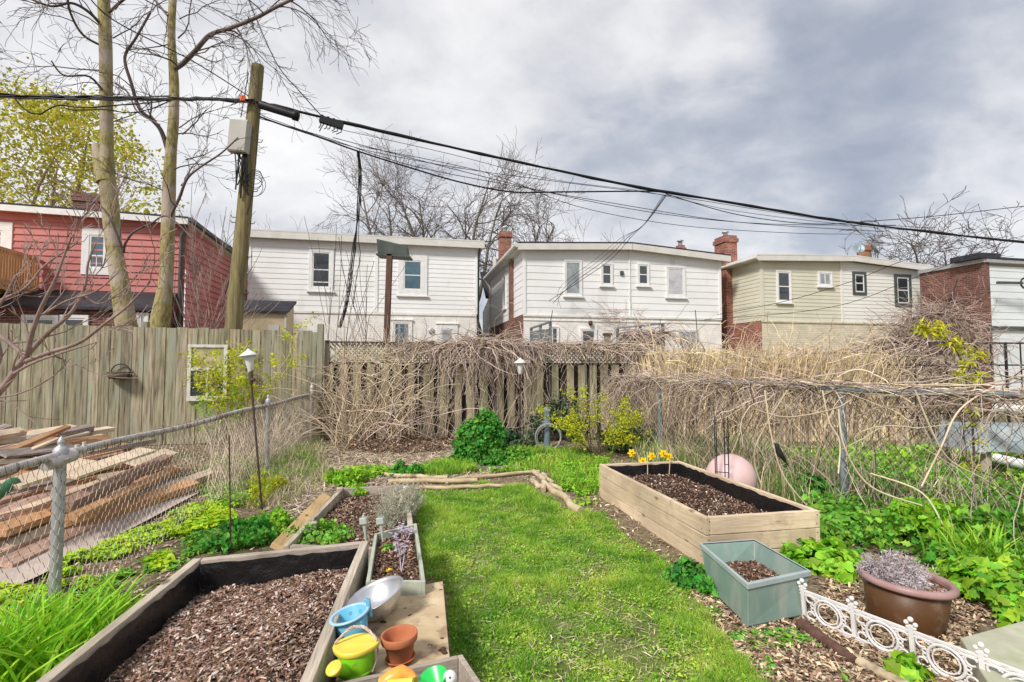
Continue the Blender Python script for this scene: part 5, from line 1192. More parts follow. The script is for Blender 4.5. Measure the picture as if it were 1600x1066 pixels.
# mud clods on it
mb = MB()
for (px, py, s_) in ((691, 1018, .03), (690, 998, .012), (683, 965, .010), (676, 918, .006), (688, 922, .008), (633, 951, .008), (640, 962, .01), (600, 972, .02), (672, 1008, .008)):
    q = G(px, py, PZ); 
    for _ in range(5):
        o = q+Vector((random.gauss(0, s_*.5), random.gauss(0, s_*.4), .002)); r_ = s_*random.uniform(.25, .5); mb.lathe([(r_, 0), (r_*.9, r_*.25), (.001, r_*.45)], 6, o)
tag(mb.build('mud_crumbs', M['soil'], loc=G(691, 1018, PZ)), 'dark mud crumbs scattered on the plywood', 'mud', None, 'stuff')
# steel bowl
def rotm(ax, deg): return Matrix.Rotation(R(deg), 3, ax)
b = Vector(((603-800)/800*2.78, 2.78, PZ)); Mx = rotm('Y', -20) @ rotm('X', 6); r_ = .158; Bo = b+Vector((-.01, 0, .012))
t = thing('metal_bowl', 'large scuffed steel bowl tipped against the big bed on the plywood', 'bowl', b); mb = MB()
prof = [(.001, 0), (.05, .0), (.075, .006), (.11, .03), (.14, .065), (.153, .098), (.158, .105), (.164, .107), (.164, .110), (.155, .110), (.148, .097), (.134, .066), (.105, .034), (.072, .011), (.001, .005)]
mb.lathe(prof, 48, Bo, Mx); mb.build('bowl', M['bowl_metal'], t)
# blue strainer bucket
b = Vector(((558-800)/800*2.52, 2.52, PZ)); Mx = rotm('Y', -13) @ rotm('X', 3); Bo = b+Vector((.012, 0, .012))
t = thing('blue_bucket', 'sky blue plastic toy pail with a lipped rim leaning on the big bed', 'toy bucket', b); mb = MB()
mb.lathe([(.001, 0), (.058, 0), (.062, .006), (.083, .125), (.079, .125), (.058, .008), (.001, .006)], 36, Bo, Mx); pail = mb.build('body', M['blue_plastic'], t)
mb = MB(); mb.lathe([(.083, .118), (.094, .12), (.096, .126), (.092, .131), (.079, .129), (.079, .122)], 36, Bo, Mx); mb.build('rim', M['blue_rim'], t)
mb = MB(); hq = Bo+Mx @ Vector((.086, .03, .125)); mb.tube([hq-Mx @ Vector((0, 0, .05)), hq, hq+Mx @ Vector((.004, .0, .03)), hq+Mx @ Vector((-.012, 0, .038))], [.008, .012, .012, .008], 8); mb.build('handle_lug', M['blue_plastic'], t)
mb = MB(); hq = Bo+Mx @ Vector((-.09, -.06, .11)); mb.tube([hq, hq+Vector((-.02, -.02, -.02)), hq+Vector((-.015, -.03, -.07))], .006, 6); mb.build('handle', M['blue_rim'], t)
mb = MB()
for a in (1.2, 1.9, 2.6):
    c = Bo+Mx @ Vector((.0745*math.cos(a), .0745*math.sin(a), .095))
    nn = (Mx @ Vector((-math.cos(a), -math.sin(a), .15))).normalized(); A_2 = nn.cross(Z).normalized(); B_2 = nn.cross(A_2)
    for k in range(5): e = A_2*math.cos(k*1.257)+B_2*math.sin(k*1.257); f_ = c+nn*.002+e*.0065; mb.add([f_-e*.003, f_+nn.cross(e)*.002, f_+e*.003, f_-nn.cross(e)*.002], [(0, 1, 2, 3)])
mb.build('flower_holes', M['glass_dark'], pail)
q = G(524, 1015, PZ); t = thing('blue_scoop', 'pale blue plastic scoop tip lying between the big bed and the green can', 'toy scoop', q); mb = MB(); mb.lathe([(.001, .0), (.018, .002), (.026, .02), (.027, .035), (.024, .035), (.016, .006), (.001, .005)], 16, q+Vector((.02, 0, 0)), rotm('X', -20)); mb.build('scoop', M['blue_plastic'], t); mb = MB(); mb.tube([q+Vector((.02, .0, .02)), q+Vector((.03, .09, .02))], .006, 6); mb.build('handle', M['blue_plastic'], t)
# green watering can
b = Vector(((566-800)/800*2.28, 2.28, PZ)); Mx = rotm('Y', -5); t = thing('watering_can', 'lime green toy watering can with yellow top and yellow rose', 'watering can', b); mb = MB(); Bo = b+Z*.003
mb.lathe([(.001, 0), (.070, 0), (.074, .005), (.0745, .014), (.072, .016), (.0725, .020), (.080, .105), (.079, .108), (.001, .100)], 40, Bo, Mx); mb.build('body', M['lime_plastic'], t)
mb = MB(); 
vs = []
def lidp(a, s_, z): 
    x, y = math.cos(a), math.sin(a); st = 1+.16*abs(x)**6*(1 if x > 0 else .8); return Bo+Mx @ Vector((.086*x*st*s_, .084*y*s_, z))
n_ = 44
for (s_, z) in ((.96, .094), (1.0, .097), (1.02, .114), (.985, .119), (.93, .117), (.3, .121), (.01, .122)):
    vs += [lidp(2*PI*k/n_, s_, z) for k in range(n_)]
mb.add(vs, [(i*n_+k, i*n_+(k+1) % n_, (i+1)*n_+(k+1) % n_, (i+1)*n_+k) for i in range(6) for k in range(n_)], 0, True); mb.build('lid', M['yellow_plastic'], t)
mb = MB(); s0 = Bo+Vector((-.035, -.06, .035)); s1 = P(522, 1045, 2.12)
mb.tube([s0, s0.lerp(s1, .35)+Z*.0, s0.lerp(s1, .8), s1], [.032, .026, .018, .016], 16); mb.build('spout', M['lime_plastic'], t)
mb = MB(); d = Vector((-.25, -.45, .86)).normalized(); Mr = d.to_track_quat('Z', 'Y').to_matrix(); mb.lathe([(.014, -.03), (.03, -.004), (.033, .0), (.033, .006), (.029, .010), (.001, .013)], 24, s1, Mr); rs = mb.build('rose', M['yellow_plastic'], t)
mb = MB()
for k in range(18): a = k*2.4; rr = .0062*math.sqrt(k); q = s1+Mr @ Vector((rr*math.cos(a), rr*math.sin(a), .0128)); mb.lathe([(.0014, 0), (.0014, .001), (.0001, .001)], 5, q, Mr)
mb.build('spray_holes', M['orange_plastic'], rs)['kind'] = 'stuff'
mb = MB(); e0, e1 = Bo+Mx @ Vector((-.09, .0, .125)), Bo+Mx @ Vector((.093, 0, .125)); top = (e0+e1)/2+Vector((0, .035, .045)); pth = curve3([e0, e0.lerp(top, .6)+Z*.018, top, e1.lerp(top, .6)+Z*.015, e1], 6)
for ph in (0, 2.1, 4.2): mb.tube([p+Vector((0, .004*math.cos(i*1.1+ph), .004*math.sin(i*1.1+ph))) for i, p in enumerate(pth)], .004, 5)
mb.tube([e1, e1+Vector((.01, -.01, -.06)), e1+Vector((-.01, -.03, -.12))], .004, 5)
mb.build('rope_handle', M['vine_grey'], t)
# terracotta pot
b = Vector(((631-800)/800*2.36, 2.36, PZ)); t = thing('terracotta_pot', 'empty orange terracotta pot standing in its saucer on the plywood', 'flower pot', b); mb = MB(); Mx = rotm('Y', -4)
mb.lathe([(.001, .008), (.05, .008), (.053, .012), (.067, .085), (.076, .087), (.080, .092), (.082, .118), (.080, .122), (.073, .122), (.071, .118), (.066, .09), (.052, .022), (.001, .02)], 40, b, Mx); mb.build('pot', M['terracotta'], t)
mb = MB(); mb.lathe([(.001, .0), (.058, .0), (.066, .018), (.068, .02), (.062, .02), (.056, .006), (.001, .006)], 36, b, Mx); mb.build('saucer', M['terracotta'], t)
mb = MB(); 
for k in range(8):
    a = random.random()*6.3; q = b+Vector((.03*math.cos(a), .03*math.sin(a), .022)); mb.tube([q, q+Vector((random.gauss(0, .02), random.gauss(0, .02), random.uniform(.02, .06)))], .002, 4)
mb.build('dead_stems', M['chips'], t)
# crate in the near foreground with toys
FRk, FLk = G(722, 1021, .33), G(512, 1069, .33); dk_ = (FRk-FLk).normalized(); pk_ = Vector((dk_.y, -dk_.x, 0)); NRk = FRk+pk_*.48+dk_*.02; NLk = FLk+pk_*.48
FLk = FLk-dk_*.0; rK, cK = bed('planter_box', 'weathered wooden box of toys at the bottom edge in front of the plywood', FLk, NLk, NRk, FRk, 0, .33, .024, 2, M['plank_grey_u'], M['plank_grey_u'], gap=.002, bevel=.003)
rK['category'] = 'planter'
ci = inset(cK, .026); soil('soil', 'dirt in the bottom of the toy box at the near edge', ci, lambda x, y, u_, v_: .20+.01*mnoise.noise(Vector((x*9, y*9, 5))), 900, .02, .008, [M['chips'], M['soil']], [.6, .4], res=.03, cat='soil')
q = P(625, 1062, 1.98); t = thing('toy_shovel', 'orange and yellow plastic toy lying in the wooden toy box', 'toy', q); mb = MB()
mb.tube([P(598, 1070, 1.98), P(612, 1060, 1.98), P(628, 1052, 2.0), P(640, 1056, 2.0), P(648, 1064, 1.98)], [.028, .032, .03, .024, .016], 14); mb.build('body', M['orange_plastic'], t); mb = MB(); mb.tube([P(606, 1072, 1.93), P(645, 1070, 1.93)], [.02, .024], 10); mb.build('grip', M['yellow_plastic'], t)
q = P(677, 1060, 2.0); t = thing('toy_cup', 'emerald green plastic cup in the wooden toy box', 'toy cup', q); mb = MB(); Mx = rotm('Y', -14) @ rotm('X', 12)
mb.lathe([(.001, -.06), (.04, -.06), (.053, 0), (.056, .003), (.056, .007), (.051, .007), (.038, -.055), (.001, -.055)], 32, q, Mx); mb.build('cup', M['green_plastic'], t)
q = P(703, 1059, 2.0); t = thing('toy_ball', 'small white ball with a black dot beside the green cup', 'ball', q); mb = MB(); mb.lathe([(.026*math.sin(PI*k/14)+.0001, -.026*math.cos(PI*k/14)) for k in range(15)], 24, q); mb.build('ball', M['white_paint'], t)
mb = MB(); dq = (Vector((0, 0, 1.6))-q).normalized(); mb.lathe([(.004, .0), (.004, .0012), (.0001, .0014)], 10, q+dq*.0258, dq.to_track_quat('Z', 'Y').to_matrix()); mb.build('dot', M['black_metal'], t)

# ------------------------------------------------------------------ sage plastic trough
t = thing('plastic_planter', 'sage green rectangular plastic planter part filled with soil before the pine bed', 'planter', G(1180, 930))
top = [G(1092, 848, .28), G(1168, 913, .28), G(1268, 892, .28), G(1179, 842, .28)]; bot = [G(1106, 917, .02), G(1169, 980, .02), G(1253, 962, .02), G(1180, 905, .02)]
top = [Vector((p.x, p.y, .28)) for p in top]; ctr = sum((p for p in top), Vector())/4; bc = sum((p for p in bot), Vector())/4
ti = [ctr+(p-ctr)*.93 for p in top]; bi = [bc+(p-bc)*.93+Z*.02 for p in bot]; body_top = [ctr+(p-ctr)*.965-Z*.03 for p in top]
mb = MB(); vs = bot+body_top+[p-Z*.004 for p in ti]+bi; fs = [(0, 3, 2, 1)]
for i in range(4):
    j = (i+1) % 4; fs += [(i, j, 4+j, 4+i), (4+i, 4+j, 8+j, 8+i), (8+i, 8+j, 12+j, 12+i)]
fs += [(12, 13, 14, 15)]; mb.add(vs, fs); mb.build('tub', M['sage_plastic'], t, bevel=.006)
mb = MB(); vs = [p-Z*.035 for p in top]+top+ti+[ctr+(p-ctr)*.972-Z*.035 for p in top]; fs = []
for i in range(4):
    j = (i+1) % 4; fs += [(i, j, 4+j, 4+i), (4+i, 4+j, 8+j, 8+i), (i+12, j+12, j, i)]
mb.add(vs, fs); mb.build('rim', M['sage_plastic_rim'], t, bevel=.005)
for p in bot: q = bc+(p-bc)*.86; mb = MB(); mb.box((q.x, q.y, .01), (.06, .06, .03), Matrix.Rotation(.2, 3, 'Z')); mb.build('foot', M['sage_plastic'], t)
sc_ = [bi[k].lerp(ti[k], .52) for k in range(4)]; sc_ = [Vector((p.x, p.y, 0)) for p in sc_]
soil('soil', 'dark soil heaped in the sage plastic planter', sc_, lambda x, y, u_, v_: .135+.055*math.exp(-((u_-.45)**2*7+(v_-.5)**2*5))+.012*mnoise.noise(Vector((x*12, y*12, 2))), 2600, .022, .008, [M['chips'], M['soil'], M['chips_light']], [.7, .22, .08], res=.025, cat='soil')

# ------------------------------------------------------------------ brown round pot with its grey plant
b = Vector((2.44, 3.26, 0)); t = thing('round_pot', 'large brown plastic pot with mauve rim standing right of the white edging', 'flower pot', b); Mx = rotm('Y', 3)
mb = MB(); mb.lathe([(.001, 0), (.188, 0), (.194, .006), (.226, .262), (.215, .262), (.17, .02), (.001, .02)], 56, b, Mx); mb.build('pot', M['brown_plastic'], t)
mb = MB(); mb.lathe([(.226, .25), (.248, .254), (.256, .266), (.254, .282), (.244, .292), (.228, .294), (.216, .288), (.212, .27), (.214, .25)], 56, b, Mx); mb.build('rim', M['brown_rim'], t)
th_ = [Vector((b.x+.21*math.cos(a), b.y+.21*math.sin(a), 0)) for a in (2.356, 3.927, 5.498, .785)]
mb = MB(); mb.lathe([(.212, .225), (.12, .24), (.001, .245)], 30, b, Mx); so = mb.build('soil', M['soil'], loc=b); tag(so, 'dark soil with grey crumbs in the brown round pot', 'soil', None, 'stuff')
ang = rng.random(2600)*2*PI; rad_ = .205*np.sqrt(rng.random(2600)); xy = np.stack([b.x+.008+rad_*np.cos(ang), b.y+rad_*np.sin(ang)], 1)
chips('flakes', xy, .238+rng.random(2600)*.012-.05*(xy[:, 0]-b.x), .018, .008, [M['chips'], M['chips_light'], M['leaf_lilac']], rng.choice(3, 2600, p=[.6, .2, .2]), so)['kind'] = 'stuff'
gp = thing('lavender_plant', 'pale lilac-grey woody herb growing in the brown round pot', 'plant', b+Z*.24); ms = MB(); pts = []
for k in range(150):
    a = random.random()*6.3; rr = random.uniform(0, .15); q = b+Vector((-.04+rr*math.cos(a), .02+rr*math.sin(a), .235)); d = Vector((math.cos(a)*rr*4, math.sin(a)*rr*4, 1)).normalized(); L_ = random.uniform(.10, .20)*(1-.4*rr/.15)+.02
    pth = [q]; 
    for i in range(5): d = (d+Vector((random.gauss(0, .12), random.gauss(0, .12), .03))).normalized(); pth.append(pth[-1]+d*L_/5)
    ms.tube(pth, .0022, 4)
    for i in range(34): f_ = random.uniform(.5, 5); i0 = int(min(f_, 4.99)); pts.append(list(pth[i0].lerp(pth[i0+1], f_-i0)+Vector((random.gauss(0, .007), random.gauss(0, .007), random.gauss(0, .006)))))
ms.build('stems', M['vine_grey'], gp); leaves('foliage', pts, .023, M['leaf_lilac'], 'long', .25, gp)

# ------------------------------------------------------------------ white scroll edging
e0 = G(1258, 968); e1 = G(1500, 1070); ed = (e1-e0).normalized(); en = Vector((-ed.y, ed.x, 0)); EH = .185
t = thing('garden_edging', 'low white scrolled garden edging running to the bottom right corner', 'edging fence', e0); lean = (Z+en*(-.10)).normalized()
def E(s, z, o=0): return e0+ed*s+lean*z+en*o
SP = .29; nmod = 7
def edging_panel(s0, parent):
    mb = MB(); r_ = .078; c = E(s0+SP/2, EH*.5)
    mb.ring(c, r_, .0085, ed, lean, 28, 6); mb.ring(c, r_-.02, .0045, ed, lean, 24, 5)
    for sx in (-1, 1):
        for sz in (-1, 1):
            cc = E(s0+SP/2+sx*.103, EH*.5+sz*.052); mb.ring(cc, .024, .006, ed, lean, 14, 5, a0=.3, a1=5.4)
            cc = E(s0+SP/2+sx*.09, EH*.5+sz*.012); mb.ring(cc, .011, .005, ed, lean, 10, 5)
            mb.tube([E(s0+SP/2+sx*.035, EH*.5+sz*.085), E(s0+SP/2+sx*.075, EH*.5+sz*.075), E(s0+SP/2+sx*.128, EH*.5+sz*.082)], .0055, 5)
            for k in range(3): mb.lathe([(.001, -.007), (.007, 0), (.001, .007)], 8, E(s0+SP/2+sx*.06*(.8+.2*k), EH*.5+sz*(.035+.012*k)))
    return mb.build('scroll_panel', M['white_iron'], parent)
for k in range(nmod): edging_panel(k*SP, t)
for z, w_ in ((EH, .016), (EH-.022, .008), (.004, .014), (.022, .008)):
    mb = MB(); mb.beam(E(-.02, z), E(nmod*SP+.02, z), .010, w_, up=lean); mb.build('rail', M['white_iron'], t, bevel=.002)
for k in range(nmod+1):
    s_ = k*SP; mb = MB(); mb.beam(E(s_, -.05), E(s_, EH+.03), .016, .022, up=ed)
    for (dx, dz, r_) in ((0, .062, .014), (-.021, .04, .012), (.021, .04, .012), (-.016, .018, .009), (.016, .018, .009)):
        mb.lathe([(r_*math.sin(PI*i/8)+.0001, -r_*math.cos(PI*i/8)) for i in range(9)], 12, E(s_+dx, EH+dz))
    mb.build('finial_post', M['white_iron'], t)
# rotting timber edge before it
a, b = G(1250, 975, .02), G(1335, 1035, .02); mb = MB(); mb.tube(curve3([a, a.lerp(b, .5)+Vector((.01, -.02, 0)), b], 6), [.035, .04, .03, .038, .036, .03, .03, .034, .03, .028, .03, .032, .03], 9); tag(mb.build('rotten_log', M['brown_post'], loc=a), 'dark rotten log in front of the white edging', 'log')
a, b = G(1335, 1030, .02), G(1440, 1085, .02); mb = MB(); mb.tube(curve3([a, a.lerp(b, .5), b], 6), .027, 9); tag(mb.build('garden_log', M['log'], loc=a), 'pale log along the foot of the white edging', 'log')
# slab
S0 = G(1500, 996, .13); S1 = G(1604, 968, .13); sd1 = (S1-S0).normalized(); S2 = G(1548, 1073, .13); sd2 = (S2-S0).normalized()
mb = MB(); mb.quad_prism([S0.xy, (S0+sd2*1.3).xy, (S0+sd2*1.3+sd1*1.1).xy, (S0+sd1*1.1).xy], .0, .13); tag(mb.build('concrete_slab', M['concrete'], loc=Vector((S0.x, S0.y, 0)), bevel=.008), 'mossy pale concrete step at the bottom right corner', 'slab')

# ------------------------------------------------------------------ exercise ball, trellis, lanterns, pipe
b = Vector((2.5, 6.15, 0)); t = thing('exercise_ball', 'large pale pink ball resting behind the pine bed', 'ball', b); mb = MB(); r_ = .285
mb.lathe([(r_*math.sin(PI*k/40)+.0001, r_-r_*math.cos(PI*k/40)) for k in range(41)], 64, b, rotm('Y', 20)); o = mb.build('ball', M['pink'], t)
ta, tb = Vector((2.29, 5.83, 0)), Vector((2.42, 5.78, 0))
t = thing('wire_trellis', 'black wire trellis standing between the pine bed and the pink ball', 'trellis', ta); mb = MB()
for f_ in (0, .12, .72, 1): q = ta.lerp(tb, f_); mb.tube([q, q+Z*1.03], .006, 6)
for z in (.33, .41, .5, .62, .8, .96):
    f0 = 0 if z in (.33, .41, .96) else .72; mb.tube([ta.lerp(tb, f0)+Z*z, tb+Z*z], .005, 5)
mb.build('wires', M['black_metal'], t)
def lantern(label, base, top, Y, s):
    t = thing('garden_lantern', label, 'garden lamp', base); d = (top-base).normalized(); Mx = d.to_track_quat('Z', 'Y').to_matrix(); H_ = (top-base).length
    mb = MB(); mb.tube([base-Z*.1, base+d*(H_-.22*s)], .011*s, 8); mb.build('pole', M['pole_brown'], t)
    mb = MB(); mb.lathe([(.022*s, H_-.24*s), (.026*s, H_-.215*s), (.055*s, H_-.075*s), (.053*s, H_-.07*s), (.001, H_-.07*s)], 20, base, Mx); mb.build('lamp_shade', M['lamp_glass'], t)
    mb = MB(); mb.lathe([(.095*s, H_-.072*s), (.097*s, H_-.066*s), (.05*s, H_-.03*s), (.02*s, H_-.012*s), (.012*s, H_-.0), (.001, H_+.012*s)], 20, base, Mx); mb.build('cap', M['white_paint'], t)
    mb = MB(); c = base+d*(H_-.33*s); mb.lathe([(.001, -.02), (.026*s, -.015), (.026*s, .015), (.001, .02)], 10, c+Vector((.02*s, 0, 0))); mb.lathe([(.018*s, -.05*s), (.02*s, .02*s), (.016*s, .1*s)], 10, c); mb.build('collar', M['pole_brown'], t)
    return t
b = G(412, 808); lantern('white garden lantern on a thin leaning brown pole inside the left wire fence', b, P(388, 546, b.y), b.y, 1.0)
b = G(812, 700); lantern('white garden lantern on a thin pole before the middle of the vine-covered fence', b, P(813, 560, b.y), b.y, 1.3)
b = G(855, 699); t = thing('standpipe', 'blue-grey upright pipe ringed by a grey hose loop near the back fence', 'pipe', b); mb = MB(); mb.tube([b-Z*.05, b+Z*.74], .065, 14); mb.build('pipe', M['grey_pipe'], t); mb = MB(); mb.lathe([(.072, .7), (.074, .76), (.05, .79), (.001, .8)], 14, b); mb.lathe([(.09, .45), (.095, .48), (.09, .52)], 14, b); mb.build('cap', M['grey_pipe'], t)
t2 = thing('garden_hose', 'coiled grey hose hung around the blue-grey upright pipe', 'hose', b+Vector((0, -.09, .1))); mb = MB()
for k in range(5): mb.ring(b+Vector((random.gauss(0, .015), -.09-.022*k, .22+random.gauss(0, .012))), .24+random.gauss(0, .012), .011, Vector((1, 0, 0)), Vector((0, .1, 1)).normalized(), 26, 6)
mb.build('coil', M['hose'], t2)
for (px, y0, y1, lb) in ((361, 680, 865, 'thin dark rod standing inside the left wire fence'), (1002, 690, 760, 'thin rusty rod beside the far left corner of the pine bed')):
    b = G(px, y1); t = thing('metal_rod', lb, 'stake', b); mb = MB(); mb.tube([b-Z*.05, P(px-3, y0, b.y)], .006, 6); mb.build('rod', M['pole_brown'], t)
# black bird ornament among the vines
q = P(1217, 706, 4.85); t = thing('bird', 'small black bird with a long tail perched among the vines on the right fence', 'bird', q); mb = MB()
mb.tube([q+Vector((-.02, 0, .085)), q+Vector((-.018, 0, .07)), q+Vector((-.012, 0, .04)), q+Vector((0, 0, .0)), q+Vector((.018, 0, -.035)), q+Vector((.045, 0, -.075)), q+Vector((.085, 0, -.125))], [.006, .019, .020, .030, .026, .012, .004], 12)
mb.tube([q+Vector((-.033, 0, .075)), q+Vector((-.055, -.002, .068))], [.006, .001], 6); mb.tube([q+Vector((-.002, -.02, .02)), q+Vector((.03, -.026, -.04)), q+Vector((.06, -.015, -.085))], [.012, .012, .002], 6); mb.tube([q+Vector((.005, -.01, -.03)), q+Vector((0, -.01, -.07))], .003, 4)
mb.build('body', M['black_metal'], t)

# ------------------------------------------------------------------ logs at the head of the lawn
def log(p0, p1, r0, r1, label, mat='log', z=.03, br=None):
    a, b = G(*p0, z), G(*p1, z); n_ = 9; pth = [a.lerp(b, i/n_)+Vector((random.gauss(0, .02), random.gauss(0, .02), abs(random.gauss(0, .010)))) for i in range(n_+1)]
    mb = MB(); mb.tube(pth, [(r0+(r1-r0)*i/n_)*random.uniform(.9, 1.1) for i in range(n_+1)], 9)
    if br: q = pth[4]; mb.tube([q, q+Vector(br)*.5, q+Vector(br)], [r0*.6, r0*.5, r0*.3], 7)
    tag(mb.build('garden_log', M[mat], loc=a), label, 'log')
log((608, 753), (745, 752), .036, .028, 'pale crooked log at the left head of the lawn next to the old bed')
log((690, 752), (838, 738), .033, .024, 'pale log curving up to the right at the head of the lawn')
log((648, 764), (795, 760), .028, .02, 'thin pale log lying nearest the grass along the head of the lawn')
log((722, 735), (808, 731), .035, .04, 'short grey bark-covered log behind the pale ones', 'bark_grey')
log((836, 740), (906, 800), .036, .046, 'thick pale log slanting toward the pine bed')
log((829, 750), (850, 766), .04, .035, 'short stubby log beside the top of the slanting one')
log((850, 742), (878, 772), .03, .03, 'thin branch lying behind the slanting pale log')
log((600, 742), (700, 748), .03, .03, 'thin log farthest left behind the pale head logs')

# ------------------------------------------------------------------ lumber pile left of the wire fence
pl_types = [('lumber_plank', 'pale sawn plank in the heap behind the left wire fence', plank('pale_lumber', (.48, .36, .24), (.62, .50, .37), (.7, .6, .48), .2)),
            ('lumber_plank', 'pinkish brown plank in the heap behind the left wire fence', plank('pinkish_lumber', (.27, .14, .10), (.45, .28, .22), (.60, .44, .36), .3)),
            ('lumber_plank', 'grey weathered plank in the heap behind the left wire fence', plank('grey_lumber', (.14, .11, .10), (.28, .23, .21), (.46, .4, .37), .3)),
            ('lumber_plank', 'orange-brown plank in the heap behind the left wire fence', plank('orange_lumber', (.35, .16, .07), (.52, .28, .14), (.6, .38, .22), .2))]
for px, nm, rt_ in ((1, 0, 0),): pass
random.seed(52); wpl = [.33, .24, .18, .25]
def heap_h(x): 
    f_ = (-4.35-x)
    return max(.03, min(.66, .10+.44*(f_-.1)))
for k in range(96):
    x = -4.12-2.5*(k/96)**1.1-random.random()*.1; lay = random.random(); z = heap_h(x)*(1-.55*lay*(k % 3 == 0))-.02+random.uniform(-.02, .03)
    Lk = random.uniform(2.2, 3.4); yc = 5.35+random.uniform(-.35, .35)+(-4.1-x)*.22; yaw = R(random.gauss(4, 5)); tl = random.gauss(0, .03)
    ty = int(rng.choice(4, p=wpl)); w_ = random.choice((.09, .12, .14, .19)); h_ = random.choice((.025, .04, .06, .09))
    d = Vector((-math.sin(yaw), math.cos(yaw), tl)).normalized(); p0 = Vector((x, yc, max(z, h_)))-d*Lk/2; p1 = p0+d*Lk; p0.z = max(p0.z, h_/2); p1.z = max(p1.z, h_/2)
    mb = MB(); upv = (Z+Vector((random.gauss(0.18, .16), 0, 0))).normalized(); mb.beam(p0, p1, w_, h_, up=upv)
    nm, lb, mt = pl_types[ty]; tag(mb.build(nm, mt, loc=p0, bevel=.003), lb, 'plank', ['pale planks in the lumber heap', 'pinkish planks in the lumber heap', 'grey planks in the lumber heap', 'orange planks in the lumber heap'][ty])
for k in range(34):
    x = random.uniform(-6.4, -4.3); z = heap_h(x)+random.uniform(.03, .12); yaw = R(random.gauss(4, 13)); Lk = random.uniform(.7, 2.2); d = Vector((-math.sin(yaw), math.cos(yaw), random.gauss(0, .09))).normalized(); c = Vector((x, random.uniform(4.6, 6.4), z))
    p0, p1 = c-d*Lk/2, c+d*Lk/2; p0.z = max(p0.z, .05); p1.z = max(p1.z, .05); ty = int(rng.choice(4, p=wpl)); mb = MB(); mb.beam(p0, p1, random.choice((.05, .09, .12, .16)), random.choice((.025, .04, .06)), up=(Z+Vector((random.gauss(.1, .35), random.gauss(0, .1), 0))).normalized())
    nm, lb, mt = pl_types[ty]; tag(mb.build(nm, mt, loc=p0, bevel=.003), lb, 'plank', ['pale planks in the lumber heap', 'pinkish planks in the lumber heap', 'grey planks in the lumber heap', 'orange planks in the lumber heap'][ty])
for (p0, p1, w_, h_, ty, lb) in ((P(-40, 728, 5.2), P(106, 667, 6.6), .07, .04, 3, 'long thin orange batten sticking up at the top of the lumber heap'), (P(-40, 740, 5.1), P(90, 685, 6.3), .06, .03, 0, 'thin pale batten just under the topmost batten of the heap'),
                             (P(10, 760, 4.4), P(135, 720, 5.6), .20, .035, 0, 'wide pale board across the near face of the lumber heap'), (P(104, 745, 4.9), P(232, 703, 6.4), .18, .03, 0, 'wide cream board at the top right of the lumber heap'), (P(200, 725, 6.4), P(268, 705, 7.1), .22, .02, 0, 'short white board lying at the far end of the heap'),
                             (P(100, 792, 4.7), P(262, 716, 6.9), .12, .10, 1, 'thick pinkish beam running down the middle of the heap'), (P(110, 810, 4.55), P(275, 732, 6.7), .10, .05, 3, 'orange-brown plank just below the thick beam')):
    mb = MB(); mb.beam(p0, p1, w_, h_, up=(Z+Vector((.25, -.2, 0))).normalized()); tag(mb.build('lumber_plank', pl_types[ty][2], loc=p0, bevel=.003), lb, 'plank')
mb = MB(); a, b = P(52, 704, 6.4), P(95, 690, 6.6); mb.beam(a, b, .05, .22, up=Vector((0, -.4, 1))); tag(mb.build('rust_board', pmat('terracotta_panel', [(.3, (.36, .12, .07)), (.7, (.48, .2, .12))], scale=6), loc=a, bevel=.01), 'rust-red board standing on the lumber heap', 'board')
mb = MB(); a, b = P(-30, 790, 4.1), P(22, 754, 4.5); mb.tube([a, b], .05, 12); tag(mb.build('green_tube', pmat('dark_green_paint', [(.3, (.02, .10, .04)), (.7, (.04, .17, .07))], scale=6, rough=.4), loc=a), 'dark green tube poking from the left of the lumber heap', 'tube')
pav = [G(-60, 850), G(60, 835), G(190, 800), G(300, 758), G(322, 768), G(215, 826), G(130, 870), G(60, 907), G(-60, 960)]
mb = MB(); mb.add([Vector((p.x, p.y, .034)) for p in pav], [tuple(range(len(pav)))]); mb.v = [(v[0], v[1], v[2]) for v in mb.v]; o = mb.build('paving', M['paver'], loc=Vector((pav[0].x, pav[0].y, 0))); tag(o, 'pinkish paving slabs under the lumber heap', 'paving', None, 'structure')
# things behind the right fence
for k, (a, b, r_, lb) in enumerate(((P(1553, 638, 6.6), P(1660, 640, 6.0), .055, 'white wrapped pipe just under the rail behind the right fence'), (P(1556, 716, 6.5), P(1660, 738, 5.8), .06, 'lowest white pipe lying behind the right fence'))):
    mb = MB(); mb.tube([a, a.lerp(b, .5)-Z*.01, b], r_, 12); tag(mb.build('white_pipe', M['white_paint'], loc=a), lb, 'pipe')
a = P(1550, 690, 6.9); t = thing('covered_bench', 'low bench under a grey-blue tarp behind the right fence', 'bench', (a.x, a.y, 0)); mb = MB(); 
vs = []; nn_ = 14
for i in range(nn_+1):
    for j in range(9):
        u_, v_ = i/nn_, j/8; x = a.x-.2+u_*2.6; y = a.y+v_*.9-u_*.35; e = min(u_*nn_, (1-u_)*nn_, v_*8, (1-v_)*8); z = (.78 if e >= 1 else .45)+.03*mnoise.noise(Vector((x*4, y*4, 2))); vs.append((x, y, z))
mb.add(vs, [(i*9+j, (i+1)*9+j, (i+1)*9+j+1, i*9+j+1) for i in range(nn_) for j in range(8)], 0, True); mb.build('tarp', M['tarp'], t)
for x in (0, 2.2):
    for y in (.1, .75): mb = MB(); mb.beam(Vector((a.x+x, a.y+y-x*.13, 0)), Vector((a.x+x, a.y+y-x*.13, .74)), .08, .08, up=U); mb.build('leg', M['plank_grey'], t)
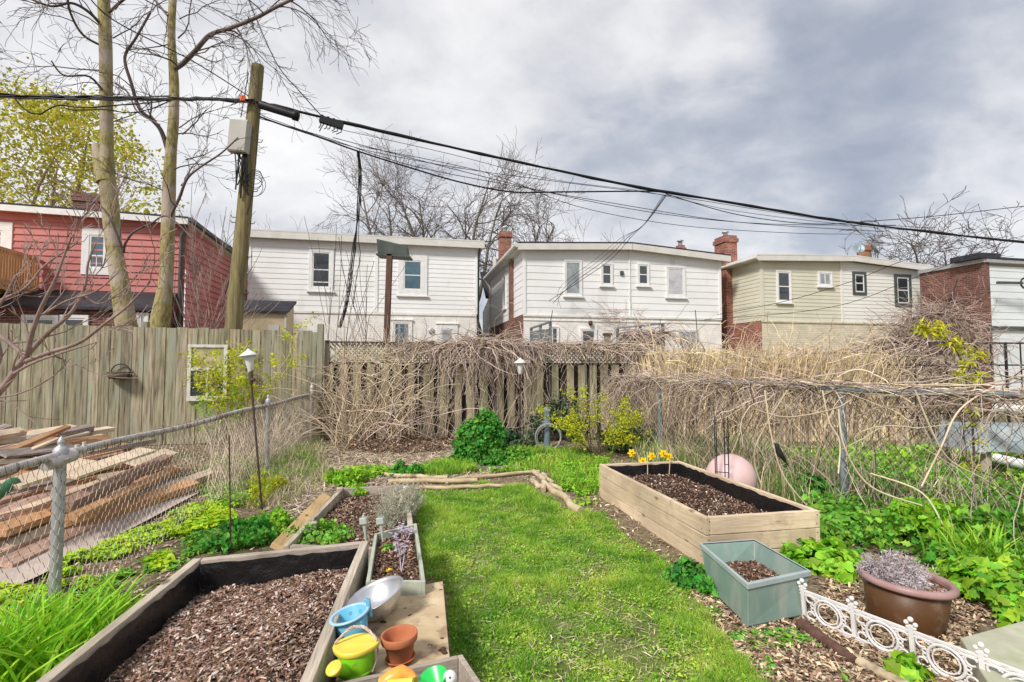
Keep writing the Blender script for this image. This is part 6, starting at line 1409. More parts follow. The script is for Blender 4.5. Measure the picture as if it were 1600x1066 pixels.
# ------------------------------------------------------------------ lawn
def keepout(xy):
    bad = np.zeros(len(xy), bool)
    for poly in ([(p.x, p.y) for p in c] for c in (cA, cB, cC, cD)):
        bad |= np.array([bool(inpoly(x, y, poly)) for x, y in xy])
    return xy[~bad]
def GP(*pts): return [G(x, y) for x, y in pts]
LAWN = GP((643, 772), (700, 764), (760, 757), (832, 762), (850, 778), (905, 806), (940, 800), (975, 838), (1030, 872), (1062, 905), (1100, 950), (1125, 990), (1190, 1066), (1300, 1200), (1180, 1500), (820, 1500), (742, 1120), (706, 1030), (698, 912), (668, 908), (655, 830))
mb = MB(); n_ = len(LAWN)
lx0, lx1 = min(p.x for p in LAWN), max(p.x for p in LAWN); ly0, ly1 = min(p.y for p in LAWN), max(p.y for p in LAWN)
st_ = .07; nxg = int((lx1-lx0)/st_)+1; nyg = int((ly1-ly0)/st_)+1; idx = {}; vs, fs = [], []
def vid(i, j):
    if (i, j) not in idx: x, y = lx0+i*st_, ly0+j*st_; idx[(i, j)] = len(vs); vs.append((x, y, gz(x, y)+.004))
    return idx[(i, j)]
for i in range(nxg):
    for j in range(nyg):
        if inpoly(lx0+(i+.5)*st_, ly0+(j+.5)*st_, LAWN): fs.append((vid(i, j), vid(i+1, j), vid(i+1, j+1), vid(i, j+1)))
lw = np_mesh('lawn', vs, fs, M['lawn_earth'], smooth=True); tag(lw, 'worn lawn soil under the grass', 'lawn', kind='structure')
def vnoise(xy, f, s=0):
    return np.array([mnoise.noise(Vector((x*f, y*f, s))) for x, y in xy])
def gzs(xy): return np.array([gz(x, y) for x, y in xy])
bare = [G(883, 975), (G(1000, 975)), G(905, 905), G(955, 1010), G(757, 885), G(940, 890), G(1010, 1040), G(880, 1050)]
def lawn_keep(xy):
    k = np.minimum(1, (2.7/np.maximum(xy[:, 1], .5))**1.15)
    for b, r_ in zip(bare, (.13, .1, .1, .16, .05, .12, .14, .13)):
        d2 = ((xy[:, 0]-b.x)**2+((xy[:, 1]-b.y))**2)/r_**2; k = k*(1-.95*np.exp(-d2*.8))
    k = k*(.28+.95*np.clip(.5+1.1*vnoise(xy, 1.6, 3)+.9*vnoise(xy, 6, 5)+.6*vnoise(xy, 16, 1), 0, 1))
    return k
xy = sample_poly([Vector((p.x, max(p.y, 1.75), 0)) for p in LAWN], 430000)
xy = xy[rng.random(len(xy)) < lawn_keep(xy)]; jj = (rng.random(len(xy)) < .22)[:, None]; xy = keepout(xy+jj*rng.normal(size=xy.shape)*.07)
tall = np.clip(.6+1.2*vnoise(xy, 2.2, 9)+1.0*vnoise(xy, 8, 2), .2, 2.0)
e_ = np.minimum(1, np.abs(xy[:, 0]-(.55+(xy[:, 1]-4)*-.05))*0+1)
edge = np.exp(-((xy[:, 0]-(cB[0].x+(xy[:, 1]-cB[0].y)*(cB[1].x-cB[0].x)/(cB[1].y-cB[0].y)))/.13)**2)*(xy[:, 1] > 4.6)
h = (.022+.034*rng.random(len(xy)))*tall*(1+1.3*edge)*(1+.5*(xy[:, 1] > 5.2))
g = blades('grass', xy, gzs(xy)+.002, h, .0036*(np.maximum(xy[:, 1], 2.5)/3)**.55, .8, [M['grass'], M['straw']], (rng.random(len(xy)) < .035).astype(int), loc=Vector((0, 4, 0)))
tag(g, 'short bright green lawn between the raised beds', 'grass', kind='stuff')
# clover-like leaves among the grass
xy2 = xy[rng.random(len(xy)) < .10]; 
c = leaves('clover', np.column_stack([xy2, gzs(xy2)+.022]), .013, M['grass'], 'round', .75, loc=Vector((0, 4, 0))); tag(c, 'small clover leaves through the lawn', 'clover', kind='stuff')
xy = sample_poly([Vector((p.x, max(p.y, 2.3), 0)) for p in LAWN], 6500); w_ = np.array([sum(math.exp(-((x-b.x)**2+(y-b.y)**2)/.05) for b in bare) for x, y in xy]); xy = xy[rng.random(len(xy)) < .14+.9*w_]
s = chips('dry_straw', xy, gzs(xy)+.02, .05, .003, [M['straw']], np.zeros(len(xy), int), None, .15); tag(s, 'dry straw bits on the worn lawn patches', 'straw', kind='stuff')

# ------------------------------------------------------------------ litter, chips, weeds on the bare ground
REG = GP((-80, 1300), (-400, 700), (505, 688), (980, 688), (1700, 700), (2200, 1100), (1240, 1300), (1090, 950), (1030, 880), (940, 805), (840, 765), (640, 775), (600, 850), (300, 870))
xy = keepout(sample_poly(REG, 60000)); k = np.minimum(1, (4/np.maximum(xy[:, 1], 1))**.5); xy = xy[rng.random(len(xy)) < k]
s = chips('leaf_litter', xy, gzs(xy)+.004+rng.random(len(xy))*.012, .04, .012, [M['litter'], M['straw'], M['chips']], rng.choice(3, len(xy), p=[.5, .25, .25]), None, .3); tag(s, 'dead leaves and twigs over the bare earth', 'leaf litter', kind='stuff')
REG2 = GP((505, 690), (770, 690), (820, 735), (640, 760), (520, 765), (430, 840), (400, 760), (430, 700))
xy = keepout(sample_poly(REG2, 12000)); s = chips('straw_litter', xy, gzs(xy)+.006+rng.random(len(xy))*.02, .12, .008, [M['straw'], M['vine_pink'], M['litter']], rng.choice(3, len(xy), p=[.45, .3, .25]), None, .22); tag(s, 'straw and broken stems below the back fence', 'straw', kind='stuff')
REG2b = GP((540, 706), (560, 684), (700, 684), (720, 700), (640, 712))
xy = sample_poly(REG2b, 3800); s = chips('dead_leaves', xy, gzs(xy)+.01+.16*rng.random(len(xy))*np.clip(.6+vnoise(xy, 3, 5), 0, 1), .06, .02, [M['chips'], M['litter'], M['soil']], rng.choice(3, len(xy), p=[.5, .3, .2]), None, .6); tag(s, 'dark heap of dead leaves at the foot of the back fence', 'leaf litter', kind='stuff')
REG3 = GP((1060, 905), (1110, 900), (1240, 975), (1300, 900), (1240, 850), (1330, 870), (1360, 990), (1490, 880), (1560, 960), (1500, 1000), (1600, 1200), (1230, 1200), (1180, 1066), (1125, 985))
xy = sample_poly(REG3, 10500); s = chips('wood_chips', xy, gzs(xy)+.004+rng.random(len(xy))*.02, .036, .011, [M['woodchip'], M['chips'], M['litter']], rng.choice(3, len(xy), p=[.42, .38, .20]), None, .35); tag(s, 'tan wood chips around the pots and white edging', 'wood chips', kind='stuff')
def cover(name, label, polys, n, size, mat, shape='round', hz=.05, up=.7, thr=None, cat='ground cover', sp=.0):
    P_ = []
    tot = sum(area(p) for p in polys)
    for p in polys: P_.append(sample_poly(p, int(n*area(p)/tot)))
    xy = keepout(np.vstack(P_))
    if thr is not None: xy = xy[vnoise(xy, thr[0], thr[1])+.35*vnoise(xy, thr[0]*3.3, 7) > thr[2]]
    hh = hz*(.35+.65*np.clip(.5+vnoise(xy, 4, 11), 0, 1))
    o = leaves(name, np.column_stack([xy, gzs(xy)+hh*rng.random(len(xy))**.5]), size, mat, shape, up, loc=Vector((float(xy[0, 0]), float(xy[0, 1]), 0)))
    tag(o, label, cat, kind='stuff'); return o
cover('ground_cover', 'bright yellow-green creeping plant along the paving by the left wire fence', [GP((-60, 990), (-20, 920), (60, 900), (150, 860), (225, 826), (290, 795), (345, 790), (370, 815), (300, 835), (230, 850), (150, 885), (60, 940), (0, 985)), GP((120, 905), (200, 885), (265, 868), (262, 885), (180, 912), (125, 925))], 9500, .045, M['leaf_cover'], thr=(1.4, 2, -.35), hz=.07)
cover('weeds', 'mixed low weeds on the earth inside the left wire fence', [GP((0, 1066), (60, 950), (300, 840), (430, 790), (440, 850), (300, 868), (60, 1060))], 8000, .03, M['leaf_mid'], 'round', thr=(2.2, 4, .02), hz=.05)
cover('weeds', 'pale green weeds behind the left wire fence near the corner', [GP((300, 760), (330, 720), (480, 700), (500, 730), (430, 790), (340, 800))], 8000, .035, M['leaf_fresh'], 'round', thr=(1.6, 5, -.02), hz=.10)
cover('weeds', 'green weeds between the head logs and the back fence', [GP((520, 758), (560, 735), (700, 722), (760, 715), (950, 715), (940, 790), (905, 795), (850, 742), (690, 740), (560, 750))], 13000, .035, M['leaf_fresh'], 'round', thr=(1.5, 6, -.08), hz=.11)
cover('weeds', 'lush green weeds along the foot of the right wire fence', [GP((1180, 760), (1250, 742), (1700, 735), (1900, 900), (1700, 1000), (1500, 960), (1480, 880), (1330, 870), (1240, 850), (1285, 800))], 15000, .05, M['leaf_mid'], 'lobed', thr=(1.3, 8, -.12), hz=.30, up=.45)
cover('weeds', 'bright green leafy weeds behind the right wire fence', [GP((1180, 760), (1230, 715), (1700, 700), (1900, 800), (1620, 800), (1300, 770))], 12000, .06, M['leaf_fresh'], 'lobed', thr=(1.2, 9, -.2), hz=.28, up=.5)
cover('weeds', 'scattered weed leaves on the wood chips before the pine bed', [GP((1040, 880), (1100, 905), (1110, 960), (1200, 1066), (1330, 1066), (1250, 985), (1160, 990), (1100, 940))], 2200, .025, M['leaf_mid'], 'round', thr=(3, 3, .05), hz=.03)
def tuft(name, label, polys, n, h, wd, lean, mats, cat='grass', thr=None, kind='stuff', curve=.6, segs=3):
    tot = sum(area(p) for p in polys); xy = keepout(np.vstack([sample_poly(p, int(n*area(p)/tot)) for p in polys]))
    if thr is not None: xy = xy[vnoise(xy, thr[0], thr[1]) > thr[2]]
    o = blades(name, xy, gzs(xy), h*(.5+.8*rng.random(len(xy))), wd, lean, mats, None if len(mats) < 2 else rng.choice(len(mats), len(xy)), loc=Vector((float(xy[0, 0]), float(xy[0, 1]), 0)), segs=segs, curve=curve)
    return tag(o, label, cat, kind=kind)
tuft('long_grass', 'bright grass tussock behind the head logs', [GP((655, 742), (665, 730), (735, 728), (745, 738), (700, 746))], 2200, .13, .009, .6, [M['grass']])
tuft('long_grass', 'long grey-green grass below the vines on the right fence', [GP((1000, 735), (985, 700), (1180, 700), (1300, 760), (1330, 800), (1250, 800), (1120, 735))], 5200, .38, .010, .4, [M['grass_wild'], M['grass_wild'], M['straw']])
tuft('long_grass', 'long grass behind the right wire fence at the far right', [GP((1240, 740), (1300, 690), (1800, 690), (1900, 800), (1330, 800))], 4500, .28, .012, .5, [M['grass_wild'], M['straw']], thr=(1.2, 3, -.1))
tuft('long_grass', 'grass growing in clumps between the logs and the blue-grey pipe', [GP((790, 745), (800, 705), (960, 705), (935, 790), (900, 790), (850, 745))], 5200, .14, .010, .6, [M['grass']], thr=(1.6, 8, -.1))
tuft('long_grass', 'thin grass and straw by the corner of the left wire fence', [GP((300, 740), (500, 690), (520, 750), (440, 800), (330, 790))], 3600, .18, .007, .6, [M['grass_wild'], M['straw']])

# ------------------------------------------------------------------ plants
def dome_pts(c, rx, ry, rz, n, clumps=0, spread=.12, low=0.0):
    """leaf positions on clumps spread through a dome"""
    cc = []
    for _ in range(clumps or max(6, n//25)):
        d = rng.normal(size=3); d /= np.linalg.norm(d); d[2] = abs(d[2])*(1-low)+low*rng.random(); f_ = .55+.45*rng.random()
        cc.append(np.array([c[0]+d[0]*rx*f_, c[1]+d[1]*ry*f_, c[2]+d[2]*rz*f_]))
    cc = np.array(cc); i = rng.integers(len(cc), size=n); pts = cc[i]+rng.normal(size=(n, 3))*spread*np.array([rx, ry, rz*.6])
    nr = (pts-np.array([c[0], c[1], c[2]-.2*rz]))/np.array([rx, ry, rz]); nr /= np.linalg.norm(nr, axis=1)[:, None]+1e-9
    pts[:, 2] = np.maximum(pts[:, 2], c[2]-.0); return pts, nr
def bush(name, label, base, rx, rz, n, size, mat, shape='lobed', clumps=0, spread=.14, up=.5, stems=8, stem_mat='leaf_mid', cat='plant', ry=None, lift=0, sr=.004):
    base = Vector((base.x, base.y, 0)); t = thing(name, label, cat, base); pts, nr = dome_pts((base.x, base.y, lift), rx, ry or rx, rz, n, clumps, spread, .3)
    if stems:
        ms = MB()
        for _ in range(stems):
            q = pts[rng.integers(len(pts))]; q = Vector(q); ms.tube(curve3([base+Vector((random.gauss(0, .03), random.gauss(0, .03), 0)), base.lerp(q, .5)+Z*(.12*rz), q], 4), sr, 4)
        ms.build('stems', M[stem_mat], t)
    leaves('foliage', pts, size, M[mat], shape, up, t, nr); return t
bush('leafy_bush', 'dense dark green rounded bush before the vine-covered fence', G(752, 720), .42, .88, 9500, .058, 'leaf_bush', 'lobed', 150, .09, .5, 14)
bush('leafy_plant', 'fern-like green plant left of the blue-grey pipe', G(800, 725), .36, .28, 1500, .055, 'leaf_mid', 'lobed', 40, .13, .5)
bush('leafy_plant', 'feathery green plant touching the right foot of the dark green bush', G(778, 728), .25, .25, 900, .05, 'leaf_bush', 'lobed', 30, .13, .5)
bush('leafy_plant', 'small blue-green plant between the left thicket and the dark bush', G(635, 742), .24, .2, 700, .05, 'leaf_bush', 'lobed', 20, .14, .4)
bush('leafy_plant', 'spreading fresh green plant above the far end of the old low bed', G(545, 755), .26, .24, 800, .055, 'leaf_fresh', 'lobed', 22, .16, .4)
bush('leafy_plant', 'parsley-like plant outside the far left corner of the big mulch bed', G(375, 848), .28, .22, 1500, .045, 'leaf_bush', 'lobed', 30, .16, .4)
bush('leafy_plant', 'pale feathery plant beside the left wire fence before the lantern pole', G(328, 852), .2, .14, 700, .035, 'leaf_mid', 'lobed', 22, .16, .5)
bush('leafy_plant', 'fresh green plant around the foot of the left lantern pole', G(425, 830), .18, .2, 700, .04, 'leaf_fresh', 'lobed', 20, .16, .4)
bush('leafy_plant', 'yellowish little plant right of the left lantern pole', G(432, 770), .14, .22, 420, .035, 'leaf_yellow', 'diamond', 16, .2, .3)
bush('leafy_plant', 'yellow-green tuft halfway up the left lantern pole', G(404, 790), .12, .45, 260, .035, 'leaf_yellow', 'diamond', 16, .2, .3)
bush('leafy_plant', 'lobed green plant at the corner between pine bed and sage planter', G(1082, 915), .17, .16, 760, .046, 'leaf_bush', 'lobed', 16, .16, .5)
bush('leafy_plant', 'bright leafy plant between the sage planter and the brown pot', G(1290, 890), .28, .20, 1300, .06, 'leaf_fresh', 'round', 34, .14, .6)
bush('leafy_plant', 'broad-leaved plant beyond the near right corner of the pine bed', G(1320, 835), .34, .28, 1900, .058, 'leaf_mid', 'round', 34, .14, .6)
bush('leafy_plant', 'large bright leafy plant behind the concrete step at the right edge', G(1568, 945), .36, .26, 2300, .068, 'leaf_fresh', 'lobed', 34, .14, .6)
bush('leafy_plant', 'green plant right of the brown pot below the wire fence', G(1500, 900), .30, .24, 1800, .058, 'leaf_mid', 'lobed', 30, .14, .6)
bush('leafy_plant', 'little bright leaf rosette at the bottom before the white edging', G(1412, 1058), .09, .07, 130, .06, 'leaf_fresh', 'lobed', 8, .2, .6, 4)
bush('leafy_plant', 'dark green plant at the near post of the right wire fence', G(1275, 790), .26, .34, 1300, .055, 'leaf_bush', 'round', 26, .15, .5)
bush('leafy_plant', 'low weeds and seedlings at the near left of the old low bed', Vector((G(500, 842, .1).x, G(500, 842, .1).y, 0)), .26, .10, 900, .03, 'leaf_mid', 'round', 30, .2, .6, 0, lift=.11)
bush('leafy_plant', 'small light green weed inside the far left corner of the old low bed', G(556, 772, .1), .16, .1, 420, .03, 'leaf_fresh', 'round', 14, .2, .6, 0, lift=.11)
bush('leafy_plant', 'tall loose bright plant against the right wire fence beyond the brown pot', G(1440, 850), .35, .5, 1500, .06, 'leaf_fresh', 'lobed', 40, .12, .4, 16)
bush('leafy_plant', 'tall green stems by the right wire fence at the right edge', G(1585, 880), .4, .5, 2000, .058, 'leaf_mid', 'lobed', 40, .12, .4, 16)
bush('ivy', 'dark glossy ivy at the foot of the back fence left of the pine bed', G(985, 706), .62, .5, 1700, .06, 'leaf_ivy', 'lobed', 60, .14, .3, 10, 'vine_dark', ry=.35)
bush('ivy', 'dark ivy climbing the fence boards behind the blue-grey pipe', G(868, 690), .55, 1.05, 1500, .055, 'leaf_ivy', 'lobed', 50, .14, .2, 10, 'vine_dark', ry=.18)
bush('ivy', 'dark low ivy right of the dark green bush', G(803, 702), .35, .4, 700, .055, 'leaf_ivy', 'lobed', 40, .14, .3, 10, 'vine_dark', ry=.2)
# silvery bush in the old bed
b = G(598, 826, .1); t = thing('silver_bush', 'silvery grey-green bush at the right of the old low bed', 'bush', b); ms = MB(); pts = []
for k in range(330):
    a = random.random()*6.3; rr = random.uniform(0, .20); q = Vector((b.x+.05+rr*math.cos(a)*.9, b.y+.42+rr*math.sin(a)*2.8, .10)); d = Vector((random.gauss(0, .32), random.gauss(0, .3), 1)).normalized(); L_ = random.uniform(.14, .30); pth = [q]
    for i in range(6): d = (d+Vector((random.gauss(0, .16), random.gauss(0, .16), .05))).normalized(); pth.append(pth[-1]+d*L_/6)
    ms.tube(pth, .0022, 3, False)
    for i in range(24): f_ = random.uniform(.8, 6); i0 = int(min(f_, 5.99)); pts.append(list(pth[i0].lerp(pth[i0+1], f_-i0)+Vector((random.gauss(0, .01), random.gauss(0, .01), random.gauss(0, .008)))))
ms.build('stems', M['vine_grey'], t); leaves('foliage', pts, .024, M['leaf_silver'], 'long', .2, t)
# day lilies at the near left
for k, (px, py, n, hh, lb) in enumerate(((25, 1075, 330, .42, 'daylily clump with long blades at the bottom left corner'), (95, 1045, 220, .36, 'daylily clump left of the near fence post foot'), (160, 990, 120, .30, 'daylily tuft standing right of the near fence post'), (60, 985, 150, .22, 'short daylily shoots behind the bottom left clump'), (150, 1066, 120, .26, 'daylily blades against the outside of the big mulch bed'))):
    b = G(px, py); xy = np.array([[b.x, b.y]])+rng.normal(size=(n, 2))*np.array([.13, .12]) if k < 2 else np.array([[b.x, b.y]])+rng.normal(size=(n, 2))*.06
    t = thing('daylily', lb, 'plant', b); blades('blades', keepout(xy), 0, hh*(.55+.6*rng.random(len(keepout(xy)))), .020, .75, [M['lily']], None, t, 1.3, segs=5) if False else None
    xk = keepout(xy); blades('blades', xk, np.zeros(len(xk)), hh*(.5+.6*rng.random(len(xk))), .018, .75, [M['lily']], None, t, 1.3, segs=5)
t = thing('daylily', 'bright strap-leaved clump rising behind the brown pot on the right', 'plant', G(1530, 905)); b = G(1530, 905); xy = np.array([[b.x, b.y]])+rng.normal(size=(170, 2))*.11
blades('blades', xy, np.zeros(170), .42*(.5+.6*rng.random(170)), .018, .5, [M['leaf_fresh']], None, t, 1.2, segs=5)
# daffodils
for k, (px, py) in enumerate(((987, 708), (1005, 721), (1018, 713), (1036, 709), (1045, 714))):
    b = G(px, 762 if k else 765); b = Vector(((px-800)/800*6.75, 6.75+.03*k, 0)); top = P(px, py, b.y)
    t = thing('daffodil', ['single yellow daffodil left of the others behind the pine bed', 'lowest yellow daffodil just over the rim of the pine bed', 'yellow daffodil in the middle of those behind the pine bed', 'highest of the right hand pair of yellow daffodils', 'rightmost yellow daffodil behind the pine bed'][k], 'daffodil', b, 'daffodils behind the pine bed')
    ms = MB(); ms.tube(curve3([b, b.lerp(top, .6)+Vector((.01, 0, 0)), top], 4), .005, 5); ms.build('stem', M['leaf_fresh'], t)
    dv = Vector((random.uniform(-.4, .4), -1, .25)).normalized(); Mx = dv.to_track_quat('Z', 'Y').to_matrix(); mf = MB()
    for j in range(6):
        a = j*PI/3+k; e = Mx @ Vector((math.cos(a), math.sin(a), 0)); s_ = Mx @ Vector((-math.sin(a), math.cos(a), 0)); q = top
        mf.add([q, q+e*.033+s_*.022+dv*.005, q+e*.064+dv*-.003, q+e*.033-s_*.022+dv*.005], [(0, 1, 2, 3)])
    mf.build('petals', M['daff'], t); mf = MB(); mf.lathe([(.009, 0), (.012, .02), (.018, .032), (.016, .03), (.009, .01)], 12, top, Mx); mf.build('trumpet', M['daff_trumpet'], t)
xy = np.array([[1.62, 6.8]])+rng.normal(size=(420, 2))*np.array([.20, .05]); o = blades('daffodil_leaves', xy, np.zeros(420), .36*(.6+.5*rng.random(420)), .016, .35, [M['leaf_fresh']], None, None, 1, loc=Vector((1.6, 6.8, 0)), segs=4); tag(o, 'mass of strap leaves under the daffodils', 'foliage', kind='stuff')

# woody shrubs with small leaves
def leafy_shrub(name, label, base, stems, n_leaf, size, mat, stem_mat, r0=.012, L_=1.0, spread=.5, cat='shrub', droop=-.3, wig=.2, sub=6, shape='diamond'):
    base = Vector((base.x, base.y, 0)); t = thing(name, label, cat, base); ms = MB(); tips = []
    for k in range(stems):
        d = Vector((random.gauss(0, spread), random.gauss(0, spread*.6), 1)).normalized(); p = base+Vector((random.gauss(0, .06), random.gauss(0, .06), 0)); pth = [p]; Lk = L_*random.uniform(.65, 1.1)
        for i in range(9):
            d = (d+Vector((random.gauss(0, wig), random.gauss(0, wig), -droop*.1))).normalized(); p = p+d*Lk/9; pth.append(p)
            if i > 2:
                for _ in range(sub//3):
                    e = (d*.4+Vector((random.gauss(0, .8), random.gauss(0, .7), random.gauss(.1, .4)))).normalized(); q = p+e*Lk*random.uniform(.1, .22); m_ = p.lerp(q, .5)+Vector((0, 0, .015)); ms.tube([p, m_, q], r0*.28, 3, False)
                    for _ in range(3): tips.append(p.lerp(q, random.uniform(.3, 1.1)))
        ms.tube(pth, [r0*(1-.8*i/9) for i in range(10)], 5, False)
        tips += pth[4:]
    ms.build('stems', M[stem_mat], t); tp = np.array([list(x) for x in tips]); pts = tp[rng.integers(len(tp), size=n_leaf)]+rng.normal(size=(n_leaf, 3))*size*.9
    leaves('foliage', pts, size, M[mat], shape, .35, t); return t
leafy_shrub('flowering_shrub', 'yellow-green leafy shrub before the right part of the vine-covered fence', G(928, 716), 15, 4600, .032, 'leaf_yellow', 'vine_dark', .010, 1.25, .50)
leafy_shrub('spring_shrub', 'yellow-green leafing shrub rising in front of the old window and plank fence', P(386, 690, 9.9), 11, 3600, .045, 'leaf_yellow', 'vine_tan', .010, 2.45, .15, sub=7)
leafy_shrub('spring_shrub', 'sparse green sprig just below the old window frame', P(338, 690, 9.3), 4, 420, .045, 'leaf_fresh', 'vine_tan', .008, 1.5, .10)
b = Vector((5.72, 6.4, 0)); t = thing('sapling', 'lemon-leaved sapling rising over the right wire fence', 'sapling', b); ms = MB()
pth = curve3([b, P(1518, 640, 6.4), P(1510, 598, 6.4), P(1500, 560, 6.4), P(1480, 530, 6.35), P(1448, 512, 6.3)], 6); ms.tube(pth, [.014*(1-.7*i/len(pth)) for i in range(len(pth))], 6); pts = []; nr = []
for (px, py, n_) in ((1445, 515, 26), (1458, 520, 26), (1466, 510, 22), (1476, 527, 18), (1488, 536, 14), (1503, 545, 16), (1520, 549, 16), (1530, 555, 10), (1508, 570, 14), (1515, 592, 10), (1530, 590, 14), (1500, 585, 10), (1440, 512, 14), (1470, 516, 20), (1520, 640, 10), (1526, 662, 10), (1515, 730, 18), (1532, 690, 10)):
    c = P(px, py, 6.35); j = min(pth, key=lambda p: (p-c).length); ms.tube([j, j.lerp(c, .5)-Z*.01, c], .004, 4)
    for _ in range(int(n_*1.3)): pts.append([c.x+random.gauss(0, .04), c.y+random.gauss(0, .04), c.z+random.gauss(0, .022)])
ms.build('stem', M['vine_dark'], t); leaves('foliage', pts, .10, M['leaf_sap'], 'long', .35, t, fold=.4)

# ------------------------------------------------------------------ bare branches reaching in at the left
b = P(-60, 690, 6.2); t = thing('bare_shrub', 'bare pinkish branching shrub reaching in from the left edge', 'shrub', Vector((b.x, b.y, 0))); mb = MB()
def br(W, w0, w1, Y=6.2, kids=2, L_=.5, dp=2, every=4, up=.6, rm=.0045):
    pts = curve3([P(x, y, Y+dy) for x, y, dy in W], 5); n_ = len(pts); rs = [(w0+(w1-w0)*i/(n_-1))/2/F*Y for i in range(n_)]; mb.tube(pts, rs, 7)
    for i in range(4, n_, every):
        d = (pts[min(i+1, n_-1)]-pts[i-1]).normalized(); e = Vector((random.gauss(0, 1), random.gauss(0, .6), random.gauss(.3, .8))).normalized(); twig(mb, pts[i], d+e*.75, max(rs[i]*.5, .005), L_*random.uniform(.6, 1.3), dp-1, 0, .2, kids, up, rm, .7)
bx_ = Vector((b.x, b.y, 0)); mb.tube(curve3([bx_, P(-50, 700, 6.2), P(-30, 640, 6.2)], 5), .035, 8)
br([(-30, 640, 0), (5, 605, 0), (30, 570, 0), (42, 555, 0)], 11, 9, kids=1, L_=.35, dp=1)
br([(42, 555, 0), (50, 520, -.1), (65, 480, -.2), (85, 440, -.3), (100, 400, -.3), (112, 370, -.4)], 8, 2, kids=3, L_=.45, dp=3, every=4)
br([(42, 555, 0), (75, 520, .1), (110, 490, .2), (132, 450, .2), (138, 410, .2), (150, 380, .2)], 8, 2, kids=3, L_=.5, dp=3, every=4)
br([(40, 565, 0), (80, 550, -.2), (125, 535, -.3), (165, 505, -.4), (200, 478, -.5), (235, 440, -.6)], 7, 2, kids=3, L_=.5, dp=3, every=4)
br([(20, 585, 0), (50, 568, -.2), (95, 552, -.3), (150, 535, -.4)], 5, 2, kids=2, L_=.35, dp=2, every=5)
br([(0, 525, 0), (20, 540, 0), (38, 556, 0)], 6, 7, kids=1, L_=.5, dp=2); br([(-40, 500, 0), (0, 470, .1), (40, 450, .1), (70, 415, .1), (120, 380, .1)], 6, 2, kids=3, L_=.5, dp=3)
br([(-30, 600, .1), (0, 560, .1), (-10, 500, .1), (10, 460, .1), (25, 430, .1)], 7, 3, kids=2, L_=.45, dp=3)
br([(-40, 640, 0), (0, 625, 0), (30, 640, 0), (60, 665, 0)], 3, 1.5, kids=1, L_=.3, dp=1); br([(-30, 625, 0), (30, 615, 0), (80, 590, 0), (110, 560, 0)], 3, 1.5, kids=1, L_=.3, dp=1)
br([(70, 490, 0), (105, 470, -.1), (150, 455, -.2), (185, 425, -.2)], 4, 2, kids=2, L_=.35, dp=2)
br([(130, 460, .2), (155, 475, .1), (190, 455, 0), (215, 430, 0)], 3, 1.5, kids=2, L_=.3, dp=2)
mb.build('branches', M['bark_pink'], t)
b = P(325, 560, 12.6); t = thing('bare_shrub', 'bare pinkish shrub behind the fence between the trunk and the utility pole', 'shrub', Vector((b.x, b.y, 0))); mb = MB()
for k in range(6): twig(mb, Vector((b.x+random.gauss(0, .25), 12.6, .2)), (random.gauss(0, .18), 0, 1), .02, random.uniform(2.4, 3.2), 2, 0, .12, 5, .5, .007, .55)
mb.build('branches', M['bark_pink'], t)

# ------------------------------------------------------------------ vines, reeds and thickets
random.seed(61)
VM = [M['vine_tan'], M['vine_grey'], M['vine_pink'], M['vine_dark']]
def strand(mb, p, d, L_, r, wig, grav, n=8, mi=0, k=3, target=None):
    p = Vector(p); d = Vector(d).normalized(); pth = [p.copy()]
    for i in range(n):
        d = (d+Vector((random.gauss(0, wig), random.gauss(0, wig*.6), random.gauss(0, wig)))-Z*grav).normalized(); p = p+d*(L_/n)
        if p.z < .02: p.z = .02; d.z = abs(d.z)*.2
        pth.append(p.copy())
    mb.tube(pth, [r*(1-.45*i/n) for i in range(n+1)], k, False, mi)
def pick(w): return random.choices(range(4), w)[0]
